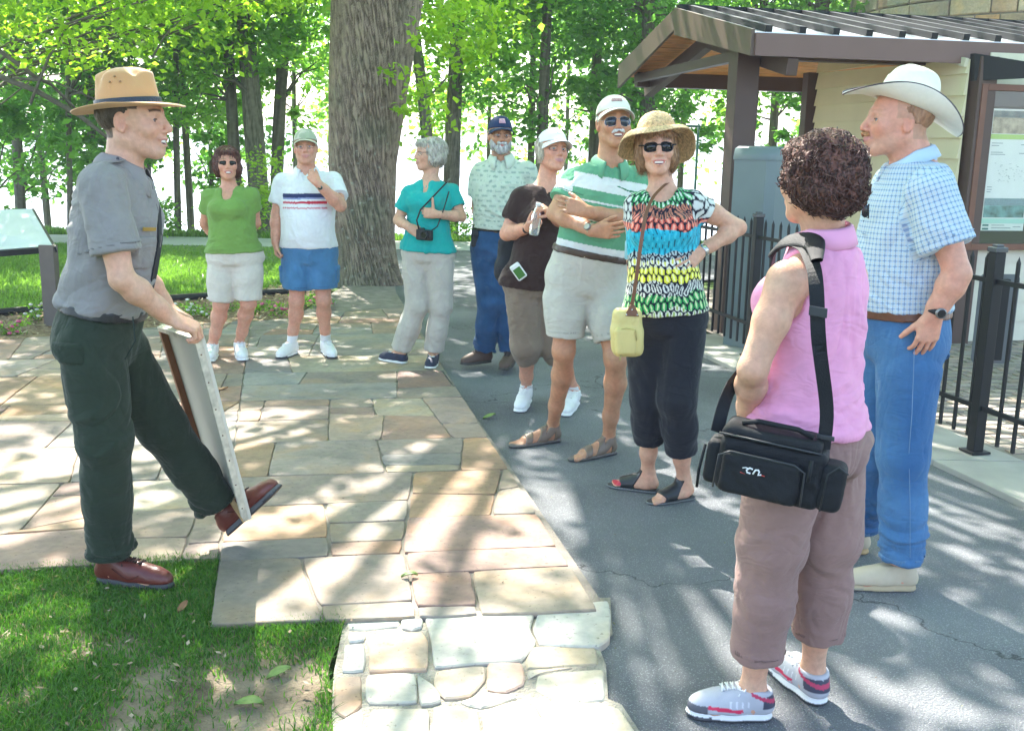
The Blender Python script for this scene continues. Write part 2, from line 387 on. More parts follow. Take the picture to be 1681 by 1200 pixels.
M_ROAD = ground_mat('road', (.36, .355, .35), (.46, .45, .44), .8, bump=.3, bscale=200)
M_CONC = ground_mat('concrete', (.30, .285, .26), (.40, .38, .34), 2.5, bump=.3, bscale=150)
M_MORT = ground_mat('mortar', (.20, .175, .15), (.30, .265, .23), 9, bump=.6, bscale=120)
M_MULCH = ground_mat('mulch', (.16, .10, .06), (.36, .26, .16), 22, bump=1, bscale=70)
# ------------------------------------------------------------------ terrain
def terrain_z(x, y):
    d = np.maximum(y-19.3, 0); z = -.06-np.minimum(.25*d+.02*d*d, 26)
    z = z+np.where(np.abs(x) > 12, .0, 0)
    return z
xs = np.concatenate([np.linspace(-200, -16, 12), np.linspace(-14, 14, 57), np.linspace(16, 200, 12)])
ys = np.concatenate([np.linspace(-12, 19, 40), np.linspace(19.5, 60, 50), np.linspace(70, 300, 6)])
A = np.stack(np.meshgrid(xs, ys, indexing='ij'), -1); z = terrain_z(A[..., 0], A[..., 1]); A = np.concatenate([A, z[..., None]], -1)
A[..., 2] += .012*noise(A*1.7, 3)*(A[..., 1] > 9)
mb = MB().grid(A.transpose(1, 0, 2)[:, ::1]); g = mb.build('ground', M_LAWN, smooth=True); tag(g, kind='structure')
M_WATER = mat('water', (.30, .38, .42), rough=.35, var=0, spec=1.0)
wt = MB().add([(-2500, 80, -22), (2500, 80, -22), (2500, 2900, -22), (-2500, 2900, -22)], [[0, 1, 2, 3]]).build('water', M_WATER); tag(wt, kind='structure')
def sheet(name, pts, z, m, sub=None):
    o = mesh_obj(name, [(p[0], p[1], z) for p in pts], [list(range(len(pts)))], m, smooth=False); tag(o, kind='structure'); return o
# asphalt path and road, built as one sheet each
sheet('asphalt_path', [(.3, -6), (.25, 2.0), (.28, 3.1), (.34, 3.45), (-.35, 6.85), (-1.31, 11.6), (-2.0, 13.4), (-4.2, 15.6), (-8, 16.9), (14, 17.2), (6, 15), (.8, 12.9), (1.1, 11.2), (1.56, 8.95), (2.48, 4.75), (4.2, -1.7), (5, -6)], -.035, M_ASPH)
sheet('road', [(-60, 15.2), (-9, 16.75), (0, 16.85), (40, 17.6), (40, 19.2), (0, 18.45), (-8, 18.25), (-60, 17.5)], -.028, M_ROAD)
# ------------------------------------------------------------------ flagstones
STONE_C = [(.31, .275, .225), (.28, .26, .225), (.35, .30, .235), (.25, .245, .23), (.33, .245, .20), (.31, .275, .24), (.37, .27, .18), (.275, .275, .265), (.34, .285, .245), (.25, .225, .19), (.36, .325, .265), (.30, .22, .185)]
def clip(poly, n, c):     # keep n.p <= c
    out = []
    for i in range(len(poly)):
        a, b = poly[i], poly[(i+1) % len(poly)]; da, db = n[0]*a[0]+n[1]*a[1]-c, n[0]*b[0]+n[1]*b[1]-c
        if da <= 0: out.append(a)
        if (da < 0 < db) or (db < 0 < da):
            t = da/(da-db); out.append((a[0]+(b[0]-a[0])*t, a[1]+(b[1]-a[1])*t))
    return out
def line(p, q, side):     # half plane left/right of p->q containing 'side'
    n = (q[1]-p[1], -(q[0]-p[0])); l = math.hypot(*n); n = (n[0]/l, n[1]/l); c = n[0]*p[0]+n[1]*p[1]
    if n[0]*side[0]+n[1]*side[1] > c: n = (-n[0], -n[1]); c = -c
    return n, c
def parea(p): return .5*abs(sum(p[i][0]*p[(i+1) % len(p)][1]-p[(i+1) % len(p)][0]*p[i][1] for i in range(len(p))))
class Stones:
    def __init__(s): s.v = []; s.f = []; s.c = []; s.n = 0
    def add(s, poly, z, c, rise=.02, rough=.004, seg=.05, cham=.004, rnd_=.10):
        poly = list(poly)
        ar = sum(poly[i][0]*poly[(i+1) % len(poly)][1]-poly[(i+1) % len(poly)][0]*poly[i][1] for i in range(len(poly)))
        if ar < 0: poly = poly[::-1]
        P2 = []
        for i in range(len(poly)):
            a, b = np.array(poly[i]), np.array(poly[(i+1) % len(poly)]); n = max(1, int(np.linalg.norm(b-a)/seg))
            for k in range(n): P2.append(a+(b-a)*k/n)
        P2 = np.array(P2)
        if len(P2) < 4: return
        P2 = (1-2*rnd_)*P2+rnd_*np.roll(P2, 1, 0)+rnd_*np.roll(P2, -1, 0)
        P3 = np.c_[P2*9, np.full(len(P2), z*40+s.n*.001)]
        P2 = P2+np.c_[noise(P3, 1), noise(P3+50, 2)]*rough
        cen = P2.mean(0); d = cen-P2; d /= np.linalg.norm(d, axis=1)[:, None]+1e-6; m = len(P2)
        tz = z+noise(np.c_[P2*3, np.zeros(m)+s.n], 5)*.0015
        v = np.concatenate([np.c_[P2, np.full(m, z-rise)], np.c_[P2, tz-cham*.8], np.c_[P2+d*cham, tz]])
        f = [[i, (i+1) % m, m+(i+1) % m, m+i] for i in range(m)]+[[m+i, m+(i+1) % m, 2*m+(i+1) % m, 2*m+i] for i in range(m)]+[[2*m+i for i in range(m)]]
        s.v.append(v); s.f += [[q+s.n for q in r] for r in f]; s.n += len(v); s.c.append(np.tile(c, (len(v), 1)))
def stone_mat():
    m = bpy.data.materials.new('flagstone'); m.use_nodes = True; nt = m.node_tree; N = nt.nodes; L = nt.links; b = N['Principled BSDF']
    a = N.new('ShaderNodeAttribute'); a.attribute_name = 'Col'; tc = N.new('ShaderNodeTexCoord')
    def nz(sc, det, dist=0, st=None):
        n = N.new('ShaderNodeTexNoise'); n.inputs['Scale'].default_value = sc; n.inputs['Detail'].default_value = det; n.inputs['Distortion'].default_value = dist
        vv = N.new('ShaderNodeVectorMath'); vv.operation = 'ADD'; sc2 = N.new('ShaderNodeVectorMath'); sc2.operation = 'SCALE'; sc2.inputs['Scale'].default_value = 23
        L.new(a.outputs['Color'], sc2.inputs[0]); L.new(tc.outputs['Object'], vv.inputs[0]); L.new(sc2.outputs[0], vv.inputs[1]); L.new(vv.outputs[0], n.inputs['Vector']); return n
    n1 = nz(2.6, 8, 1.2); r1 = N.new('ShaderNodeValToRGB'); e = r1.color_ramp.elements
    e[0].position = .3; e[0].color = (.72, .76, .80, 1); e[1].position = .72; e[1].color = (1.22, 1.05, .86, 1); r1.color_ramp.elements.new(.5).color = (1, 1, 1, 1); L.new(n1.outputs[0], r1.inputs[0])
    n2 = nz(28, 8); r2 = N.new('ShaderNodeMapRange'); r2.inputs[3].default_value = .72; r2.inputs[4].default_value = 1.25; L.new(n2.outputs[0], r2.inputs[0])
    m1 = N.new('ShaderNodeVectorMath'); m1.operation = 'MULTIPLY'; m2 = N.new('ShaderNodeVectorMath'); m2.operation = 'MULTIPLY'
    L.new(a.outputs['Color'], m1.inputs[0]); L.new(r1.outputs[0], m1.inputs[1]); L.new(m1.outputs[0], m2.inputs[0]); L.new(r2.outputs[0], m2.inputs[1])
    n5 = N.new('ShaderNodeTexNoise'); n5.inputs['Scale'].default_value = 1.1; n5.inputs['Detail'].default_value = 9; n5.inputs['Roughness'].default_value = .65; L.new(tc.outputs['Object'], n5.inputs['Vector'])
    r5 = N.new('ShaderNodeMapRange'); r5.inputs[1].default_value = .35; r5.inputs[2].default_value = .62; r5.inputs[3].default_value = .74; r5.inputs[4].default_value = 1.06; L.new(n5.outputs[0], r5.inputs[0])
    m3 = N.new('ShaderNodeVectorMath'); m3.operation = 'MULTIPLY'; L.new(m2.outputs[0], m3.inputs[0]); L.new(r5.outputs[0], m3.inputs[1])
    n6 = N.new('ShaderNodeTexNoise'); n6.inputs['Scale'].default_value = 55; n6.inputs['Detail'].default_value = 3; L.new(tc.outputs['Object'], n6.inputs['Vector']); r6 = N.new('ShaderNodeMapRange'); r6.inputs[1].default_value = .27; r6.inputs[2].default_value = .36; r6.inputs[3].default_value = .55; r6.inputs[4].default_value = 1; L.new(n6.outputs[0], r6.inputs[0])
    m4 = N.new('ShaderNodeVectorMath'); m4.operation = 'MULTIPLY'; L.new(m3.outputs[0], m4.inputs[0]); L.new(r6.outputs[0], m4.inputs[1]); L.new(m4.outputs[0], b.inputs['Base Color'])
    b.inputs['Roughness'].default_value = .75; b.inputs['Specular IOR Level'].default_value = .3
    n3 = nz(9, 9, .6); bp = N.new('ShaderNodeBump'); bp.inputs['Strength'].default_value = .35; bp.inputs['Distance'].default_value = .03; L.new(n3.outputs[0], bp.inputs['Height']); L.new(bp.outputs[0], b.inputs['Normal'])
    return m
M_STONE = stone_mat()
def sc_(c, r, k=.10): q = 1+r.uniform(-k, k); return tuple(x*q*w_*(1+r.uniform(-.03, .03)) for x, w_ in zip(c, (1.0, .915, .87)))
ST = Stones(); RA = D2R(9.5)
def rot(p, a): return (p[0]*math.cos(a)-p[1]*math.sin(a), p[0]*math.sin(a)+p[1]*math.cos(a))
pr1, pr2, pr3 = (.372, 3.47), (-.36, 6.87), (-1.32, 11.6)
halfA = [line(pr1, pr2, (-3, 5)), line(pr2, pr3, (-3, 5)), line((-1.018, 3.29), (.372, 3.47), (0, 5)), line((-1.152, 3.879), (-1.018, 3.291), (0, 5)), line((-4.1, 8.2), (-2.1, 9.78), (0, 5)), line((-2.1, 9.78), (-1.95, 12.1), (0, 8)), line((-2.1, 12.1), (-1, 12.2), (0, 8))]
halfB = [line((-1.152, 3.879), (-1.018, 3.291), (-4, 5)), line((-1.947, 3.717), (-1.152, 3.879), (-2, 5)), line((-7, 6.4), (-2.1, 9.78), (0, 5)), line(pr2, pr3, (-3, 5))]
halfA[4] = line((-4.1, 8.2), (-2.1, 9.78), (0, 5))
def bsp(x0, x1, y0, y1, poly, depth, out):
    w0 = max(p[0] for p in poly)-min(p[0] for p in poly); h0 = max(p[1] for p in poly)-min(p[1] for p in poly); ar = parea(poly)
    yc = sum(p[1] for p in poly)/len(poly)
    tgt = rnd.choice([.08, .18, .32, .5, .8])
    if ar < tgt or depth > 16 or min(w0, h0) < .17: out.append(poly); return
    vert = w0 > h0*rnd.uniform(.9, 1.5)
    t = rnd.uniform(.3, .7); a = rnd.gauss(0, .12) if rnd.random() < .84 else rnd.gauss(0, .45)
    cx = min(p[0] for p in poly)+w0*t; cy = min(p[1] for p in poly)+h0*t
    n = (math.cos(a), math.sin(a)) if vert else (-math.sin(a), math.cos(a)); c = n[0]*cx+n[1]*(cy if not vert else (min(p[1] for p in poly)+h0/2))
    if not vert: c = n[0]*(min(p[0] for p in poly)+w0/2)+n[1]*cy
    g2 = rnd.uniform(.002, .0055)
    A1 = clip(poly, n, c-g2); B1 = clip(poly, (-n[0], -n[1]), -c-g2)
    for q in (A1, B1):
        if len(q) > 2 and parea(q) > .004: bsp(0, 0, 0, 0, q, depth+1, out)
cells = []
yy = 2.6
rows = [(-9, 2.5, 2.6, 14.5)]
ylist = [2.5]
while ylist[-1] < 15: ylist.append(ylist[-1]+rnd.uniform(.55, 1.35))
for i in range(len(ylist)-1):
    x = -9+rnd.uniform(0, 1)
    while x < 3.5:
        x2 = x+rnd.uniform(.9, 2.3); bsp(0, 0, 0, 0, [(x+.003, ylist[i]+.003), (x2-.003, ylist[i]+.003), (x2-.003, ylist[i+1]-.003), (x+.003, ylist[i+1]-.003)], 0, cells); x = x2
for c0 in cells:
    p0 = [rot(p, RA) for p in c0]
    for H in (halfA, halfB):
        p = p0
        for n, c in H:
            p = clip(p, n, c-.004)
            if len(p) < 3: break
        if len(p) >= 3 and parea(p) > .006: ST.add(p, rnd.uniform(-.0015, .0025), sc_(rnd.choice(STONE_C), rnd, .14))
o = mesh_obj('flagstone_paving', np.concatenate(ST.v), ST.f, M_STONE, col=np.concatenate(ST.c), smooth=False); tag(o, kind='structure')
sheet('paving_bed', [(-1.018, 3.295), (.365, 3.48), (-.362, 6.87), (-1.322, 11.6), (-1.4, 12.15), (-2.0, 12.15), (-2.1, 9.75), (-7, 6.38), (-7, 2.7), (-1.947, 3.722), (-1.152, 3.884)], -.0085, M_MORT)
# rough border stones and the ramp of cobbles at the front
BR = [[(190, 590), (440, 585), (440, 640), (290, 655), (200, 650)], [(446, 583), (540, 578), (545, 640), (500, 655), (446, 640)], [(195, 659), (282, 659), (285, 700), (200, 706)],
      [(175, 714), (280, 708), (280, 838), (170, 848)], [(296, 672), (540, 658), (563, 700), (573, 832), (298, 838)], [(550, 584), (1048, 550), (1052, 720), (1012, 787), (602, 822), (578, 700)],
      [(1062, 552), (1400, 517), (1415, 590), (1405, 690), (1350, 733), (1062, 722)], [(1028, 732), (1330, 726), (1350, 812), (1250, 818), (1022, 828)], [(290, 850), (518, 850), (520, 985), (290, 988)],
      [(612, 834), (838, 814), (834, 880), (760, 958), (640, 972), (600, 920)], [(848, 797), (1010, 793), (1014, 900), (940, 938), (838, 926)], [(1060, 858), (1378, 834), (1390, 980), (1200, 988), (1062, 925)],
      [(300, 1022), (566, 1012), (573, 1240), (300, 1240)], [(582, 1010), (700, 990), (808, 1022), (812, 1240), (587, 1240)], [(822, 1020), (1000, 964), (1140, 1100), (1180, 1240), (822, 1240)],
      [(1046, 965), (1390, 994), (1450, 1012), (1560, 1180), (1600, 1240), (1200, 1240)], [(135, 872), (270, 854), (270, 1000), (190, 1063), (140, 1020)], [(158, 1070), (270, 1012), (272, 1240), (140, 1240)],
      [(526, 850), (598, 900), (634, 980), (528, 1000)], [(700, 980), (830, 935), (960, 948), (985, 962), (815, 1012)], [(1018, 832), (1240, 822), (1060, 850), (1020, 880)]]
BC = [(.46, .44, .38), (.44, .43, .39), (.42, .42, .40), (.42, .41, .37), (.52, .38, .28), (.48, .45, .39), (.52, .50, .45), (.45, .38, .28), (.54, .50, .42), (.52, .42, .32), (.50, .36, .29), (.52, .49, .42), (.50, .46, .38), (.47, .42, .33), (.50, .46, .38), (.50, .47, .40), (.33, .25, .19), (.45, .43, .39), (.48, .45, .38), (.52, .48, .40), (.5, .45, .38)]
SB = Stones()
for pl, c in zip(BR, BC):
    z = -.012+rnd.uniform(-.004, .004); q = [tuple(G(500+x/2.8, 800+y/2.8, z)[:2]) for x, y in pl]
    cx = sum(a[0] for a in q)/len(q); cy = sum(a[1] for a in q)/len(q); q = [(cx+(a[0]-cx)*1.0, cy+(a[1]-cy)*1.0) for a in q]
    SB.add(q, z, c, rise=.05, rough=.009, seg=.03, cham=.006, rnd_=.14)
o = mesh_obj('stone_border', np.concatenate(SB.v), SB.f, M_STONE, col=np.concatenate(SB.c), smooth=False); tag(o, kind='structure')
bedp = [G(500+x/2.8, 800+y/2.8, -.032)[:2] for x, y in [(185, 588), (1405, 517), (1415, 690), (1350, 740), (1385, 830), (1395, 985), (1455, 1010), (1610, 1240), (130, 1240), (125, 1020), (135, 860), (165, 710)]]
sheet('border_bed', bedp, -.021, ground_mat('pale_mortar', (.26, .235, .195), (.40, .37, .31), 14, bump=.8, bscale=90))
# concrete and paver strip under and behind the fence
def fx(Y): return 2.605-.253*(Y-5.6)
cs = MB(); sy = [9.3, 8.3, 7.35, 6.4, 5.45, 4.5, 3.6, 2.6]
for i in range(len(sy)-1):
    a, b = sy[i]-.004, sy[i+1]+.004
    cs.hexa([(fx(b)-.33, b, -.08), (fx(b)+.18, b, -.08), (fx(a)+.18, a, -.08), (fx(a)-.33, a, -.08), (fx(b)-.33, b, -.002), (fx(b)+.18, b, -.002), (fx(a)+.18, a, -.002), (fx(a)-.33, a, -.002)])
o = cs.build('concrete_strip', M_CONC, bevel=.006); tag(o, kind='structure')
pv = Stones()
for i in range(60):
    for j in range(34):
        x = -.6+j*.203+(.1 if i % 2 else 0); y = 3.4+i*.103
        c = rot((x, y), D2R(8)); q = [rot(p, D2R(8)) for p in ((x, y), (x+.198, y), (x+.198, y+.098), (x, y+.098))]
        if all(p[0] > fx(p[1])+.19 for p in q) and c[0] < 6.2 and c[1] < 9.6: pv.add(q, -.004, sc_((.30, .275, .25), rnd, .16), rise=.012, rough=.001, seg=.2, cham=.004)
o = mesh_obj('paver_yard', np.concatenate(pv.v), pv.f, M_STONE, col=np.concatenate(pv.c), smooth=False); tag(o, kind='structure')
sheet('yard_bed', [(fx(2.6)+.18, 2.6), (9, 2.6), (9, 12.5), (1.3, 12.5), (fx(9.4)+.18, 9.4)], -.012, M_MORT)
# mulch bed and lawn edging
bed = [(-7, 6.40), (-4.1, 8.40), (-2.12, 9.80), (-2.1, 12.0), (-2.6, 12.5), (-3.2, 11.1), (-4.83, 9.62), (-8, 8.2)]
sheet('mulch_bed', bed, -.02, M_MULCH)
NC = 9000; u = NR.random((NC, 3)); cx = -8+u[:, 0]*6; cy = 6+u[:, 1]*6.4
def inpoly(x, y, poly):
    r = np.zeros(len(x), bool); n = len(poly); j = n-1
    for i in range(n):
        xi, yi = poly[i]; xj, yj = poly[j]
        c = ((yi > y) != (yj > y)) & (x < (xj-xi)*(y-yi)/(yj-yi+1e-12)+xi); r ^= c; j = i
    return r
def flakes(pos, L, W, tilt=.4, seed=0, base_up=True):
    """small flat pieces (chips, leaves): diamonds of 4 vertices"""
    n = len(pos); g = np.random.default_rng(seed); a = g.random(n)*2*math.pi; d = np.c_[np.cos(a), np.sin(a), g.normal(0, tilt, n)]; d /= np.linalg.norm(d, axis=1)[:, None]
    up = np.c_[g.normal(0, tilt, (n, 2)), np.ones(n)]; s = np.cross(d, up); s /= np.linalg.norm(s, axis=1)[:, None]
    L = np.asarray(L); W = np.asarray(W); L = L[:, None] if L.ndim else L; W = W[:, None] if W.ndim else W
    v = np.stack([pos-d*L/2, pos+s*W/2, pos+d*L/2, pos-s*W/2], 1).reshape(-1, 3)
    return v, np.arange(4*n).reshape(n, 4)
ok = inpoly(cx, cy, bed); pos = np.c_[cx, cy, -.014+u[:, 2]*.022][ok]
v, f = flakes(pos, .03+.05*NR.random(len(pos)), .008+.018*NR.random(len(pos)), .35, 3)
cc = np.repeat(np.array([(.30, .20, .12), (.42, .31, .19), (.20, .13, .08), (.5, .40, .27)])[NR.integers(0, 4, len(pos))], 4, 0)
M_CHIP = mat('wood_chip', attr='Col', rough=.85, var=.2)
o = mesh_obj('mulch_chips', v, f, M_CHIP, col=cc, smooth=False); tag(o, kind='stuff')
ed = MB().tube([(-8.4, 8.05, .012), (-6.5, 8.9, .01), (-4.83, 9.64, .012), (-4.0, 10.5, .01), (-3.2, 11.02, .012), (-2.62, 11.4, .01), (-2.35, 11.6, 0)], .035, 8).build('garden_edging', mat('black_plastic', (.02, .02, .022), .45, var=.05), smooth=True)
tag(ed, 'black garden edging between the mulch bed and the lawn', 'edging')
# ------------------------------------------------------------------ grass
M_GRASS = leaf_mat('grass_blade', (.030, .095, .012), (.10, .22, .028), .4)
_r = [n for n in M_GRASS.node_tree.nodes if n.type == 'VALTORGB'][0].color_ramp; _r.elements[1].position = .86; _r.elements.new(.93).color = (.26, .20, .09, 1); _r.elements.new(1.).color = (.30, .22, .12, 1)
M_GRASS2 = leaf_mat('lawn_blade', (.07, .15, .02), (.20, .32, .06), .4)
def blades(x, y, z, h, wd, seed, lean=.5):
    n = len(x); g = np.random.default_rng(seed); a = g.random(n)*2*math.pi; s = np.c_[np.cos(a), np.sin(a), 0*a]*wd/2
    b = g.random(n)*2*math.pi; le = np.abs(g.normal(0, lean, n)); dr = np.c_[np.cos(b), np.sin(b), 0*b]*(le*h)[:, None]
    p = np.c_[x, y, z]; h = h[:, None]*np.array([[0, 0, 1.]])
    v = np.stack([p-s, p+s, p+s*.8+h*.55+dr*.35, p-s*.8+h*.55+dr*.35, p+dr+h*(.95), p+dr+h*.95+s*.05], 1).reshape(-1, 3)
    i = np.arange(n)*6; f = np.concatenate([np.stack([i, i+1, i+2, i+3], 1), np.stack([i+3, i+2, i+5, i+4], 1)])
    return v, f, np.repeat(g.random(n), 6)
gp = [(-4.4, 3.3)]+[G(*q, -.03)[:2] for q in [(0, 938), (360, 918), (346, 1030), (568, 1019), (553, 1060), (540, 1100), (545, 1190), (548, 1260)]]+[(-4.4, 2.1)]
sheet('soil', [(q[0], q[1]) for q in gp], -.024, M_SOIL)
n = 260000; x = NR.uniform(-4.2, -.3, n); y = NR.uniform(2.2, 4.0, n); ok = inpoly(x, y, gp)
pt = np.c_[x, y, 0*x]; dens = fbm(pt*3.1, 3, 9); cp = G(470, 1130, 0)[:2]
bare = np.exp(-(((x-cp[0])/.12)**2+((y-cp[1])/.20)**2)*1.0)
cp2 = G(300, 1000, 0)[:2]; bare2 = .25*np.exp(-(((x-cp2[0])/.25)**2+((y-cp2[1])/.06)**2))
ok &= (NR.random(n) < np.clip(.86+1.0*dens-2.2*bare-bare2, 0.03, 1)); x, y = x[ok], y[ok]
h = .015+.024*NR.random(len(x))*(1+.5*noise(np.c_[x, y, 0*x]*2, 4)); v, f, r = blades(x, y, np.full(len(x), -.026), h, .0045, 5, .8); r = r*(.85+.15*np.repeat(NR.random(len(x)), 6))
o = mesh_obj('grass', v, f, M_GRASS, rnd=r, smooth=False); tag(o, kind='stuff')
n = 120000; x = NR.uniform(-14, -2.1, n); y = 9.5+8.0*NR.random(n)**.8; lim = np.interp(x, [-14, -8.4, -4.83, -3.2, -2.4, -2.1], [6.5, 8.1, 9.7, 11.15, 11.8, 13.2])
ok = (y > lim) & (y < 16.7) & (x > -y*.56) & (x < -.17*y-.1); x, y = x[ok], y[ok]
v, f, r = blades(x, y, np.full(len(x), -.06), .04+.04*NR.random(len(x)), .014, 6, .7)
r = np.clip(r*.6+.4*(.5+.5*np.repeat(noise(np.c_[x, y, 0*x]*.8, 8), 6)), 0, 1)
o = mesh_obj('lawn_grass', v, f, M_GRASS2, rnd=r, smooth=False); tag(o, kind='stuff')
n = 30000; x = NR.uniform(-12, 8, n); y = NR.uniform(18.5, 20.4, n); v, f, r = blades(x, y, terrain_z(x, y), .06+.08*NR.random(n), .02, 7, .6)
o = mesh_obj('verge_grass', v, f, M_GRASS2, rnd=r, smooth=False); tag(o, kind='stuff')
# litter on the soil
pos = np.c_[NR.uniform(-2.1, -.45, 150), NR.uniform(2.4, 3.9, 150)]; ok = inpoly(pos[:, 0], pos[:, 1], gp); pos = np.c_[pos, np.full(150, -.005)][ok]
v, f = flakes(pos, .012+.028*NR.random(len(pos)), .005+.012*NR.random(len(pos)), .2, 5)
o = mesh_obj('leaf_litter', v, f, M_CHIP, col=np.repeat(np.array([(.26, .19, .12), (.20, .13, .09), (.34, .27, .19)])[NR.integers(0, 3, len(pos))], 4, 0), smooth=False); tag(o, kind='stuff')
pos = np.c_[NR.uniform(-4.5, 3.2, 900), NR.uniform(2.4, 11, 900), np.full(900, .006)]; pos[:, 2] = np.where(inpoly(pos[:, 0], pos[:, 1], gp), -.01, np.where(pos[:, 0] > np.interp(pos[:, 1], [2.4, 3.45, 6.87, 11.6], [.35, .38, -.34, -1.3]), -.028, .006)); v, f = flakes(pos, .006+.016*NR.random(900)**3, .003+.007*NR.random(900)**2, .12, 15)
o = mesh_obj('ground_litter', v, f, M_CHIP, col=np.repeat(np.array([(.16, .11, .07), (.10, .07, .05), (.20, .20, .08)])[NR.integers(0, 3, 900)], 4, 0), smooth=False); tag(o, kind='stuff')
# fallen leaves one can count
M_FL = {'green': mat('fallen_green', (.16, .24, .06), .5, var=.2, vscale=60), 'brown': mat('fallen_brown', (.26, .13, .06), .6, var=.2, vscale=60)}
def fallen(px, py, z, L, ang, kind, lab):
    L *= .75; c = G(px, py, z); t = np.linspace(0, 1, 9); wv = np.sin(t*math.pi)**.8*L*.28*(1+.12*np.cos(t*22)); d = V(math.cos(ang), math.sin(ang), 0); s = V(-d[1], d[0], 0)
    rows = np.stack([[c+d*(tt-.5)*L+s*k*ww+V(0, 0, .006+.010*abs(k)+.01*math.sin(tt*3+px)) for k in (-1, -.5, 0, .5, 1)] for tt, ww in zip(t, wv)])
    o = MB().grid(rows).build('fallen_leaf', M_FL[kind], smooth=True, solid=.001, loc=c); tag(o, lab, 'leaf', 'fallen leaves on the ground'); return o
fallen(672, 949, .0, .085, .1, 'green', 'pale green fallen leaf on the front flagstones')
fallen(458, 1110, -.02, .11, .6, 'green', 'green fallen leaf upright on the bare soil in the grass')
fallen(408, 1160, -.02, .12, -.1, 'green', 'flat blue green fallen leaf lowest on the bare soil')
fallen(362, 640, .0, .13, .3, 'brown', 'curled brown fallen leaf on the flagstones beyond the boards')
fallen(803, 686, -.03, .12, .5, 'green', 'green fallen leaf on the asphalt beside the flagstone edge')
fallen(300, 1000, -.01, .07, 1.2, 'brown', 'brown fallen leaf in the grass by the ranger shoe')
fallen(1020, 560, -.03, .10, 1.2, 'brown', 'brown fallen leaf on the asphalt behind the sandals')
# ------------------------------------------------------------------ oak trunk
M_BARK = mat('bark', attr='Col', rough=.95, var=.25, vscale=14, bump=.6, bscale=40)
def trunk_mesh(path, rads, n=64, m=60, bark=.03, fx_=10., fz=2.2, twist=.6, flare=None, seed=0):
    path = np.asarray(path, float); tt = np.linspace(0, 1, len(path)); T = np.linspace(0, 1, m)
    c = np.stack([np.interp(T, tt, path[:, k]) for k in range(3)], 1); r = np.interp(T, tt, rads)
    if m > 20:
        kk = np.hanning(9); kk /= kk.sum()
        for k in range(2): c[:, k] = np.convolve(np.pad(c[:, k], 4, 'edge'), kk, 'valid')
        r = np.convolve(np.pad(r, 4, 'edge'), kk, 'valid')
    a = np.linspace(0, 2*math.pi, n, endpoint=False); CA, SA = np.cos(a), np.sin(a)
    zz = c[:, 2][:, None]+0*a; ang = a[None, :]+twist*zz
    q = np.stack([np.cos(ang)*fx_*.35, np.sin(ang)*fx_*.35, zz*fz], -1)
    warp = fbm(q*.5, 2, seed+3)*.5
    nz = np.abs(fbm(q+warp[..., None], 3, seed)); ridge = np.clip(nz*2.2, 0, 1)
    fl = 1.0
    rr = r[:, None]*fl+bark*(ridge-.5)+.06*r[:, None]*noise(np.stack([CA*1.3+0*zz, SA*1.3+0*zz, zz*.5], -1), seed+9)
    if flare is not None: rr = rr*(1+flare[0]*np.exp(-(zz-path[0][2])/flare[1])*(1+.6*np.cos(a[None]*5+1.0)))
    Vv = np.stack([c[:, 0][:, None]+rr*CA, c[:, 1][:, None]+rr*SA, zz], -1)
    return Vv, ridge
def grid_faces(m, n):
    i = np.arange(m-1)[:, None]*n; j = np.arange(n)[None]; k = (j+1) % n
    return np.stack([i+j, i+k, i+n+k, i+n+j], -1).reshape(-1, 4)
ob = V(-1.80, 12.55, 0); oak = root('oak_tree', ob, 'massive old oak with furrowed bark leaning over the flagstones', 'tree')
p0 = [(-1.80, 12.6, -.15), (-1.82, 12.6, .5), (-1.83, 12.58, 1.4), (-1.72, 12.5, 2.4), (-1.60, 12.45, 3.4), (-1.3, 12.3, 5.0), (-1.0, 12.0, 7)]
Vv, rg = trunk_mesh(p0, [.345, .335, .385, .45, .51, .50, .42], 420, 700, bark=.029, fx_=72, fz=5.5, twist=.55, flare=(.34, .22), seed=4)
cb = np.array([.12, .087, .066])[None, None]+rg[..., None]*np.array([.23, .178, .14]); moss = np.clip(noise(Vv*2.3, 40)*1.4+.2-.25*Vv[..., 2:3].squeeze(-1)*.8, 0, 1)[..., None]
cb = cb*(1-moss*.45)+np.array([.13, .16, .10])*moss*.45
lich = np.clip(fbm(Vv*22, 2, 77)-.55, 0, 1)[..., None]*1.2*np.clip(1.6-Vv[..., 2:3]*.6, 0, 1); cb = cb*(1-lich)+np.array([.42, .45, .38])*lich
mesh_obj('trunk', Vv.reshape(-1, 3), grid_faces(700, 420), M_BARK, oak, col=cb.reshape(-1, 3))
# ------------------------------------------------------------------ foliage
LM = [leaf_mat('leaf_bright', (.12, .22, .015), (.34, .44, .05), .65), leaf_mat('leaf_mid', (.08, .185, .025), (.24, .38, .06), .62), leaf_mat('leaf_deep', (.05, .14, .03), (.16, .30, .06), .58)]
def leaf_quads(c, size, g, droop=.35):
    n = len(c); d = g.normal(0, 1, (n, 3)); d[:, 2] = d[:, 2]*.55-droop; d /= np.linalg.norm(d, axis=1)[:, None]
    up = g.normal(0, .55, (n, 3)); up[:, 2] += 1; s = np.cross(d, up); s /= np.linalg.norm(s, axis=1)[:, None]+1e-6; nn = np.cross(s, d)
    L = size*(.5+.9*g.random(n))[:, None]; W = L*.62
    v = np.stack([c-d*L/2, c+s*W/2+nn*L*.08, c+d*L/2-nn*L*.06, c-s*W/2+nn*L*.08], 1).reshape(-1, 3)
    return v, np.arange(4*n).reshape(n, 4), np.repeat(np.clip(g.normal(.5, .25, n), 0, 1), 4)
